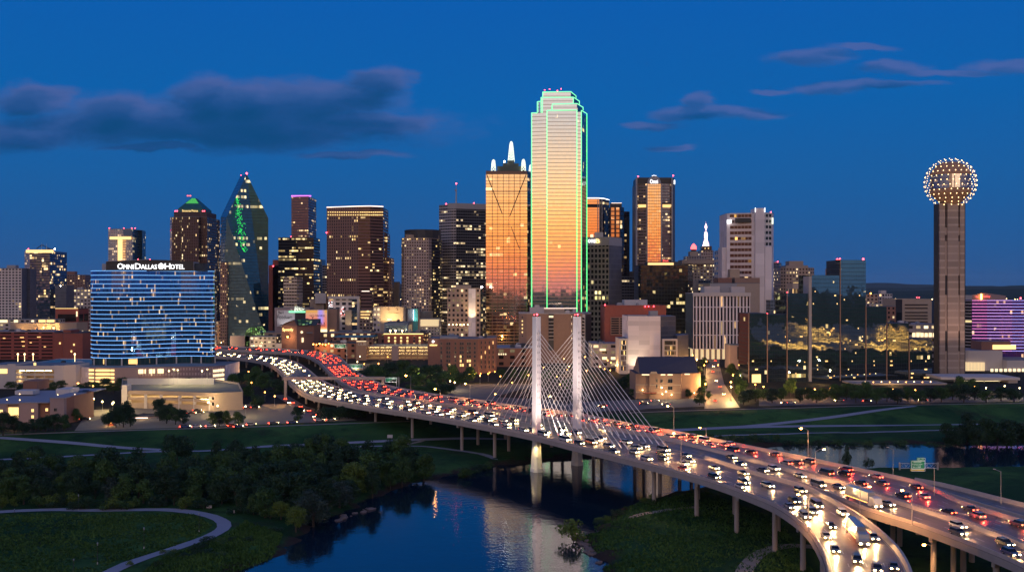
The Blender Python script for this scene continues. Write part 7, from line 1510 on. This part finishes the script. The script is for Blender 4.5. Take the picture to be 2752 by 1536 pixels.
for i in range(70):
    px = rl.choice([rl.uniform(580,760),rl.uniform(880,1160),rl.uniform(1230,1660),rl.uniform(1840,2050),rl.uniform(960,1350),rl.uniform(1400,1680)]); by = rl.uniform(868,1010)
    if px < 900 and by > 960: continue
    o = lamp('globe' if i%4 else 'warm',px,by,0.0,'small glowing lamp among the low downtown blocks','small lamps among the downtown blocks',rl.uniform(7,10),0,light=i%2==0)
    for c in o.children:
        if c.type=='LIGHT': c.data = c.data.copy(); c.data.energy = 16000
# ------------------------------------------------------------------ gantries and road signs
solid('sign_green', (.01,.20,.085), .5, var=.05); solid('sign_yellow', (.85,.50,.03), .5, var=.05); solid('sign_text', (.85,.88,.85), .5, var=.02)
def gantry(name,label,posts,beam,signs,D,zb=0.0):
    b = Bld(); b.root = thing(name,label,'road sign',(WX(posts[0],D),D,zb))
    for px in posts: part(b,'post','concrete' if D < 400 else 'grey_steel', lambda m: m.tube((WX(px,D),D,zb),(WX(px,D),D,WZ(beam[2],D)+.3),.32,n=10))
    x0,x1,y0,y1 = WX(beam[0],D),WX(beam[1],D),WZ(beam[3],D),WZ(beam[2],D)
    def truss(m):
        for dy in (-.35,.35):
            for z in (y0,y1): m.tube((x0,D+dy,z),(x1,D+dy,z),.09,n=5)
        n = max(4,int((x1-x0)/1.4))
        for k in range(n):
            a,c = x0+(x1-x0)*k/n, x0+(x1-x0)*(k+1)/n; m.tube((a,D-.35,y0 if k%2 else y1),(c,D-.35,y1 if k%2 else y0),.06,n=4); m.tube((a,D+.35,y1 if k%2 else y0),(c,D+.35,y0 if k%2 else y1),.06,n=4)
    part(b,'truss','grey_steel',truss)
    for (px0,px1,py0,py1,mt,lines) in signs:
        s = board(b,'sign_panel',mt,px0,px1,py0,py1,D-.8,.15); bd = (px1-px0)*.03
        part(b,'sign_border','sign_text' if mt=='sign_green' else 'trim_pale', lambda m: (m.box(WX(px0,D),WX(px1,D),D-.84,D-.802,WZ(py0+bd,D),WZ(py0,D)), m.box(WX(px0,D),WX(px1,D),D-.84,D-.802,WZ(py1,D),WZ(py1-bd,D)), m.box(WX(px0,D),WX(px0+bd,D),D-.84,D-.802,WZ(py1-bd,D)+.01,WZ(py0+bd,D)-.01), m.box(WX(px1-bd,D),WX(px1,D),D-.84,D-.802,WZ(py1-bd,D)+.01,WZ(py0+bd,D)-.01)), s)
        for t,a,c,q,w in lines: text(b,t,a,c,q,w,D-.83,'sign_text' if mt=='sign_green' else 'trim_dark','lettering',s,thick=.02)
        x,z = WX((px0+px1)/2,D),WZ(py1,D); spot('sign_light',(x,D-4.5,z-1.2),(x,D,WZ((py0+py1)/2,D)),(150 if D<400 else 700),(1,.95,.8),95,b.root)
    return b
gantry('sign_gantry','truss gantry with a green and yellow road sign over the right-hand tail lights',(2418,2520),(2418,2520,1244,1257),[(2447,2484,1236,1258,'sign_green',[('SOUTHTOWNE',2455,2476,1239.5,1242.5),('pnaoof arr www',2452,2479,1244.5,1248),('wkiintrigr',2455,2476,1248.5,1250.5),('6bn: a  KBEK',2454,2475,1252,1255.5)]),(2447,2484,1258.2,1264.5,'sign_yellow',[('WBWUCA OWY',2450,2482,1260,1263)]),(2464,2484,1228.5,1235.6,'sign_green',[('EX  76',2466,2482,1230.5,1233.5)])],345,8.0)
gantry('sign_gantry','post with a wide green and yellow sign beside the packed red tail lights',(990,),(975,991,979,988),[(935,976,978,988.8,'sign_green',[('Lmaee  WKEW  Ftor',939,972,980.5,983),('6 40F   OM   EXP',939,971,985,987.5)]),(935,976,989,994,'sign_yellow',[])],800)
gantry('sign_gantry','small green road sign in front of the lit brick garage',(932,),(898,932,924,934),[(899,929,923.5,934.5,'sign_green',[('mwwv s buw s',903,924,925.5,928),('a.x FREEWAY',904,924,929.5,932)])],880)
gantry('sign_gantry','dark green and yellow sign pair on legs before the tree belt',(1066,1072),(1036,1072,1014,1024),[(1036,1067,1013.5,1026,'sign_green',[('EAST   ABIEA',1039,1065,1015,1017.5)]),(1048,1067,1018.5,1026.4,'sign_yellow',[('OTEF',1053,1063,1020.5,1024)])],690)
# concrete portal straddling the lanes
b = Bld(); D=636; b.root = thing('concrete_portal','brown concrete portal frame straddling the highway lanes','portal',(WX(900,D),D,0))
part(b,'beam','concrete', lambda m: m.box(WX(762,D),WX(1034,D),D-1,D+1,WZ(1019.5,D),WZ(1011.5,D))); part(b,'column','concrete', lambda m: m.box(WX(764,D),WX(771,D),D-.9,D+.9,-.3,WZ(1019.5,D)-.01)); part(b,'column','concrete', lambda m: m.box(WX(1026,D),WX(1033,D),D-.9,D+.9,-.3,WZ(1019.5,D)-.01))
# small signs on the grass
b = Bld(); x,y = hit(1048,1180); b.root = thing('notice_board','white notice board on two legs on the levee slope','sign',(x,y,gz(x,y))); z=gz(x,y)
part(b,'panel','white_panel', lambda m: m.box(x-1.3,x+1.3,y-.05,y+.05,z+.7,z+2.3)); part(b,'leg','grey_steel', lambda m: (m.tube((x-.9,y+.1,z-.2),(x-.9,y+.1,z+2.2),.05,n=5), m.tube((x+.9,y+.1,z-.2),(x+.9,y+.1,z+2.2),.05,n=5)))
for px,py,lab in ((562,1368,'small white notice board at the wood edge by the path bend'),(629,1380,'short white marker post by the bushes past the path bend')):
    b = Bld(); x,y,_ = W(px,py,ZF); z=gz(x,y); b.root = thing('path_sign',lab,'sign',(x,y,z)); part(b,'panel','white_panel', lambda m: m.box(x-(.9 if px<600 else .2),x+(.9 if px<600 else .2),y-.05,y+.05,z+.3,z+1.2)); part(b,'leg','grey_steel', lambda m: m.tube((x,y+.1,z-.2),(x,y+.1,z+1.1),.05,n=5))
# ------------------------------------------------------------------ lights of the far town under the hills
def far(m):
    q = random.Random(77)
    for x0,x1,n in ((2330,2500,46),(2600,2752,40),(0,230,20),(1060,1075,4)):
        for _ in range(n):
            d = q.uniform(2600,6500); px = q.gauss((x0+x1)/2,(x1-x0)/3.2); p = pw_(px,775+69*F/d-q.uniform(0,7),d); m.ball(p,d*q.choice((.00025,.0003,.00045)),5,3)
part_o = MB(); far(part_o); tag(part_o.build('distant_town_lights',M['lamp_warm']),kind='stuff')

yl = [(580,330),(640,400),(600,260),(700,330),(720,210),(790,290),(780,120),(860,200),(850,20),(940,110),(930,-80),(1020,20),(1010,-190),(1110,-70),(700,420),(820,360)]  # unseen lamps added to light the sheet mirrored in the glass
for x,y in yl:
    o = copy_tree(LP['globe']); o.name='street_lamp'; o.location=(x,y,-4.9); o.scale=(2.2,2.2,2.2); tag(o,'added amber lamp out of view, there to be mirrored in the glass hotel','street lamp','added lamps mirrored in the glass hotel')
    for c in o.children:
        if c.type=='LIGHT':
            c.data = bpy.data.lights.new('lamp_light','SPOT'); c.data.energy = 520000; c.data.color = (1,.45,.08); c.data.spot_size = math.radians(156); c.data.spot_blend = .35
# ------------------------------------------------------------------ traffic
em('headlight', (1,.68,.30), 60, True); em('taillight', (1,.05,.02), 34, True); em('streak_amber',(1,.42,.08),7)  # amber bars on the lorries are added to imitate streaks of light
def paint(name, c):
    m, g, b = newmat(name); b.inputs['Base Color'].default_value=(*c,1); b.inputs['Roughness'].default_value=.3; b.inputs['Metallic'].default_value=.25; b.inputs['Coat Weight'].default_value=.6; b.inputs['Coat Roughness'].default_value=.08; return m
PAINT = [paint('paint_white',(.55,.55,.55)),paint('paint_silver',(.30,.31,.33)),paint('paint_black',(.015,.015,.018)),paint('paint_red',(.25,.02,.02)),paint('paint_blue',(.03,.06,.18)),paint('paint_grey',(.10,.10,.11))]
solid('tyre',(.012,.012,.012),.9,var=.1); solid('car_glass',(.01,.012,.016),.06,var=.0)
# side profiles (x forward, z up): lower body then cabin
CARS = {'sedan': (4.6,1.8,[(-2.3,.35),(2.3,.35),(2.3,.62),(2.05,.82),(.95,.92),(-1.5,.95),(-2.25,.92),(-2.3,.6)],[(.95,.90),(.25,1.38),(-.85,1.42),(-1.65,.93)],1.35,-1.4,.32,.62,.80),
        'suv': (4.8,1.95,[(-2.4,.42),(2.4,.42),(2.4,.8),(2.2,1.02),(1.05,1.12),(-2.3,1.14),(-2.4,.7)],[(1.05,1.10),(.45,1.68),(-1.95,1.74),(-2.32,1.12)],1.45,-1.45,.38,.82,.98),
        'truck': (15.5,2.5,[(-7.75,1.1),(4.2,1.1),(4.2,.5),(7.75,.5),(7.75,1.5),(7.4,2.0),(7.2,2.95),(5.0,3.2),(4.7,1.35),(4.2,1.35),(4.2,1.3),(-7.75,1.3)],[(4.1,1.25),(4.1,4.0),(-7.7,4.0),(-7.7,1.25)],6.6,-6.2,.5,.75,1.05),
        'van': (5.6,2.05,[(-2.8,.45),(2.8,.45),(2.8,.95),(2.45,1.2),(-2.8,1.25)],[(2.35,1.18),(1.75,2.1),(-2.72,2.2),(-2.8,1.22)],1.8,-1.8,.38,.85,1.1)}
def slab(m, prof, w0, w1, mi):
    """closed side profile extruded across, narrowing towards the roof"""
    zs=[z for _,z in prof]; zlo,zhi=min(zs),max(zs); W_=lambda z: (w0+(w1-w0)*(z-zlo)/(zhi-zlo+1e-6))/2
    n=len(prof)
    m.face([(x,-W_(z),z) for x,z in prof],mi); m.face([(x,W_(z),z) for x,z in reversed(prof)],mi)
    for i in range(n):
        a,c=prof[i],prof[(i+1)%n]; m.face([(a[0],-W_(a[1]),a[1]),(a[0],W_(a[1]),a[1]),(c[0],W_(c[1]),c[1]),(c[0],-W_(c[1]),c[1])],mi)
def wheel(m,x,y,r,mi=0,rim=1):
    m.tube((x,y-.11,r),(x,y+.11,r),r,n=12,mi=mi); m.tube((x,y-.13,r),(x,y+.13,r),r*.55,n=8,mi=rim)
def car_parts(kind):
    L_,w,body,cab,xf,xr,rw,z0,z1=CARS[kind]
    def fb(m):
        slab(m,body,w,w*.96,0)
        top_=[(x,z) for x,z in cab if z>1.3]; zt=max(z for _,z in cab); xa=max(x for x,z in top_); xb=min(x for x,z in top_)
        m.box(xb,xa,-w*.39,w*.39,zt-.05,zt+.03,0)
    def fg(m): slab(m,cab,w*.93,w*.76,0)
    xh=L_/2
    def lights(m,x,mi,s): m.box(min(x,x+s*.05),max(x,x+s*.05),-w*.45,-w*.22,z0,z1-.02,mi); 
    return dict(body=fb,glass=fg,xf=xf,xr=xr,rw=rw,w=w,xh=xh,z0=z0,z1=z1)
PP = {}
def near_proto(kind):
    p=car_parts(kind); root=bpy.data.objects.new('car',None); COL.objects.link(root)
    def pt(name,mats,fn):
        m=MB(); fn(m); o=m.build(name,mats,None); o.parent=root; return o
    bo=pt('body',[PAINT[0]],p['body']); pt('windows' if kind!='truck' else 'trailer',[M['car_glass'] if kind!='truck' else PAINT[1]],p['glass']); w=p['w']
    if kind=='truck':
        for s in (-1,1): pt('streak_bar',[M['streak_amber']],lambda m: m.box(-7.6,4.0,s*1.26-.03,s*1.26+.03,1.18,1.26))
    for x in (p['xf'],p['xr']):
        for s in (-1,1): pt('wheel',[M['tyre'],M['grey_steel']],lambda m: wheel(m,x,s*(w/2-.08),p['rw']))
    for s in (-1,1):
        a,c=sorted((s*w*.46,s*w*.22)); pt('headlight',[M['headlight']],lambda m: m.box(p['xh']-.02,p['xh']+.04,a,c,p['z0']-.08,p['z1']-.06)); pt('taillight',[M['taillight']],lambda m: m.box(-p['xh']-.04,-p['xh']+.02,a,c,p['z0']-.02,p['z1']))
    return root
def far_mesh(kind):
    p=car_parts(kind); m=MB(); w=p['w']; p['body'](m); g0=len(m.f); p['glass'](m); m.mi[g0:]=[1 if kind!='truck' else 0]*(len(m.f)-g0)
    if kind=='truck':
        for s in (-1,1): m.box(-7.6,4.0,s*1.26-.03,s*1.26+.03,1.18,1.26,5)
    for x in (p['xf'],p['xr']):
        for s in (-1,1): wheel(m,x,s*(w/2-.08),p['rw'],4,4)
    for s in (-1,1):
        a,c=sorted((s*w*.46,s*w*.20)); m.box(p['xh']-.02,p['xh']+.05,a,c,p['z0']-.08,p['z1']-.04,2); m.box(-p['xh']-.05,-p['xh']+.02,a,c,p['z0']-.04,p['z1'],3)
    me=m.build('car',[PAINT[0],M['car_glass'],M['headlight'],M['taillight'],M['tyre'],M['streak_amber']]); d=me.data; bpy.data.objects.remove(me); return d
FM={k:far_mesh(k) for k in CARS}; NP={k:[near_proto(k),False] for k in CARS}
rc=random.Random(99); CNAME={'sedan':'sedan','suv':'tall car','van':'van','truck':'long lorry'}; CW=['white','silver','black','red','blue','grey']
ncar=[0]; cars=[]; stuffc=MB(); FARY=560
def put_car(p,t,kind,ci,label,group,near,far_=False):
    yaw=math.atan2(t.y,t.x)
    if far_:
        c_,s_=math.cos(yaw),math.sin(yaw); d_=FM[kind]; uvn=[(.02,.02)]
        for pl in d_.polygons: stuffc.face([(p.x+c_*v.x-s_*v.y,p.y+s_*v.x+c_*v.y,p.z+v.z) for v in (d_.vertices[i].co for i in pl.vertices)],pl.material_index+(ci*0))
        return

    if near:
        pr=NP[kind]
        if pr[1]: o=copy_tree(pr[0])
        else: o=pr[0]; pr[1]=True
        tgt=[c for c in o.children if c.name.startswith('body')][0]
    else: o=bpy.data.objects.new('car',FM[kind]); COL.objects.link(o); tgt=o
    tgt.material_slots[0].link='OBJECT'; tgt.material_slots[0].material=PAINT[ci]
    o.name='car'; o.location=p; o.rotation_euler=(0,0,yaw); ncar[0]+=1
    return tag(o,label,'car',group)
def traffic(road,lanes,edge,d0,d1,gap,sgn,where,group,dense=None,jam=1.0):
    for k in range(lanes):
        f=edge+(1-2*edge)*(k+.5)/lanes; d=d0+rc.uniform(0,gap)
        while d<d1:
            p,t=road.at(d,f); 
            if p.y>150:
                g_=gap*(jam if p.y>420 else 1.0); kind=rc.choices(['sedan','suv','van','truck'],[5,4,1,.35 if p.y<385 else 0])[0]; ci=rc.choices(range(6),[4,4,3,1,1.5,3])[0]; z=Vector((0,0,.03))
                cars.append(put_car(p+z,t*sgn,kind,ci,f'{CW[ci]} {CNAME[kind]} {where}',group,p.y<400,p.y>FARY))
                if sgn>0 and p.y<440: spot('beam',p+t*(CARS[kind][0]/2+.15)+Vector((0,0,.8)),p+t*(CARS[kind][0]/2+8)+Vector((0,0,-.9)),3000,(1,.56,.22),75,cars[-1],.15,.8)
                if sgn<0 and p.y<470: spot('tail_glow',p+t*(CARS[kind][0]/2+.15)+Vector((0,0,.9)),p+t*(CARS[kind][0]/2+6)+Vector((0,0,-.9)),1500,(1,.05,.025),100,cars[-1],.15,.8)
                d+=g_*rc.uniform(.6,1.5)+(12 if kind=='truck' else 0)
            else: d+=gap
road_end=nearest(RP,1900,1293,0)
HL='with lit headlights on the '; TL='showing red tail lights on the '
traffic(RP,4,.09,10,nearest(RP,760,1008,0),22,1,HL+'far bend of the highway','traffic on the far headlight bend')
traffic(RP,4,.09,nearest(RP,770,1020,0),nearest(RP,1430,1172,0),14,1,HL+'viaduct left of the pylons','headlight traffic left of the pylons')
traffic(RP,4,.09,nearest(RP,1440,1175,0),road_end,16,1,HL+'bridge deck right of the left pylon','headlight traffic on the bridge')
traffic(RP,4,.10,road_end,RP.L-5,24,1,HL+'curving ramp at lower right','headlight traffic on the curving ramp')
traffic(NM,2,.14,nearest(NM,1900,1230,0),NM.L-5,20,1,HL+'straight lanes beside the ramp','headlight traffic beside the ramp')
traffic(RD,4,.09,10,nearest(RD,866,982,0),24,-1,TL+'farthest stretch of the viaduct','tail light traffic on the farthest viaduct')
traffic(RD,4,.09,nearest(RD,870,990,0),nearest(RD,1345,1106,0),15,-1,TL+'viaduct left of the bridge cables','tail light traffic left of the cables')
traffic(RD,4,.09,nearest(RD,1345,1106,0),nearest(RD,1935,1213,0),17,-1,TL+'lanes behind the bridge cables','tail light traffic behind the cables')
traffic(RD,3,.10,nearest(RD,1935,1213,0),RD.L-5,23,-1,TL+'wide lanes at right','tail light traffic at right')
traffic(RR,2,.15,25,RR.L-5,34,-1,TL+'narrow exit ramp at far right','cars on the exit ramp')
# street cars and parked cars
def gcar(px,py,tx,ty,label,group,kind=None,ci=None):
    p=W(px,py,.06); q=W(tx,ty,.06); put_car(p,(q-p).normalized(),kind or rc.choice(['sedan','suv']),rc.randrange(6) if ci is None else ci,label,group,False)
for px,py in ((765,1073),(785,1083),(806,1094),(828,1105),(850,1116)): gcar(px,py,735,1058,'car with red tail lights on the street below the viaduct','cars on the street below the viaduct')
for px,py in ((775,1084),(812,1104),(842,1120)): gcar(px,py,880,1138,'car with headlights on the street below the viaduct','oncoming cars on the street below the viaduct')
for i,(px,py) in enumerate([(1922,1078),(1945,1060),(1935,1040),(1925,1024),(1915,1000),(1918,985),(1922,970),(1912,955),(1917,940)]): gcar(px,py,px-2,py+(20 if i%2 else -20),'car on the amber lit avenue running into town','cars on the lit avenue')
for i,(px,py) in enumerate([(497,1149),(527,1148),(565,1147),(625,1146),(640,1148),(675,1143),(735,1140),(785,1138),(858,1131),(888,1129)]): gcar(px,py,px+30,py-2,'car standing along the levee edge of the car park','cars along the levee edge of the car park')
for i,(px,py) in enumerate([(228,1128),(665,1096),(685,1096),(515,1112),(535,1110),(530,1104)]): gcar(px,py,px+30,py-1,'dark parked car in the open concrete car park','parked cars in the concrete car park',None,2)
for i,(px,py) in enumerate([(2110,1084),(2125,1084),(2255,1078),(2330,1079),(2480,1077),(1760,1078),(1790,1088),(1730,1086),(1620,1092)]): gcar(px,py,px+(30 if i%2 else -30),py,'car on the frontage road above the right-hand levee','cars on the frontage road')
print('cars', ncar[0])
tag(stuffc.build('distant_traffic',[PAINT[5],M['car_glass'],M['headlight'],M['taillight'],M['tyre'],M['streak_amber']]),kind='stuff')
for k,(o,u_) in list(NP.items()): 
    if not u_:
        for c in list(o.children): bpy.data.objects.remove(c)
        bpy.data.objects.remove(o)
for k,(o,u_) in list(protos.items()):
    if not u_:
        for c in list(o.children): bpy.data.objects.remove(c)
        bpy.data.objects.remove(o)

# ------------------------------------------------------------------ evening haze
hz = bpy.data.materials.new('haze'); hz.use_nodes = True; hz.node_tree.nodes.clear(); g = G(hz.node_tree)
pv = g.n('ShaderNodeVolumePrincipled', Color=(.75,.85,1,1), Density=1.6e-5, Anisotropy=.1); g.n('ShaderNodeOutputMaterial', Volume=pv.outputs[0])
mb = MB(); mb.box(-19500,19500,-19500,21500,-13,330)
tag(mb.build('haze', hz), kind='stuff')
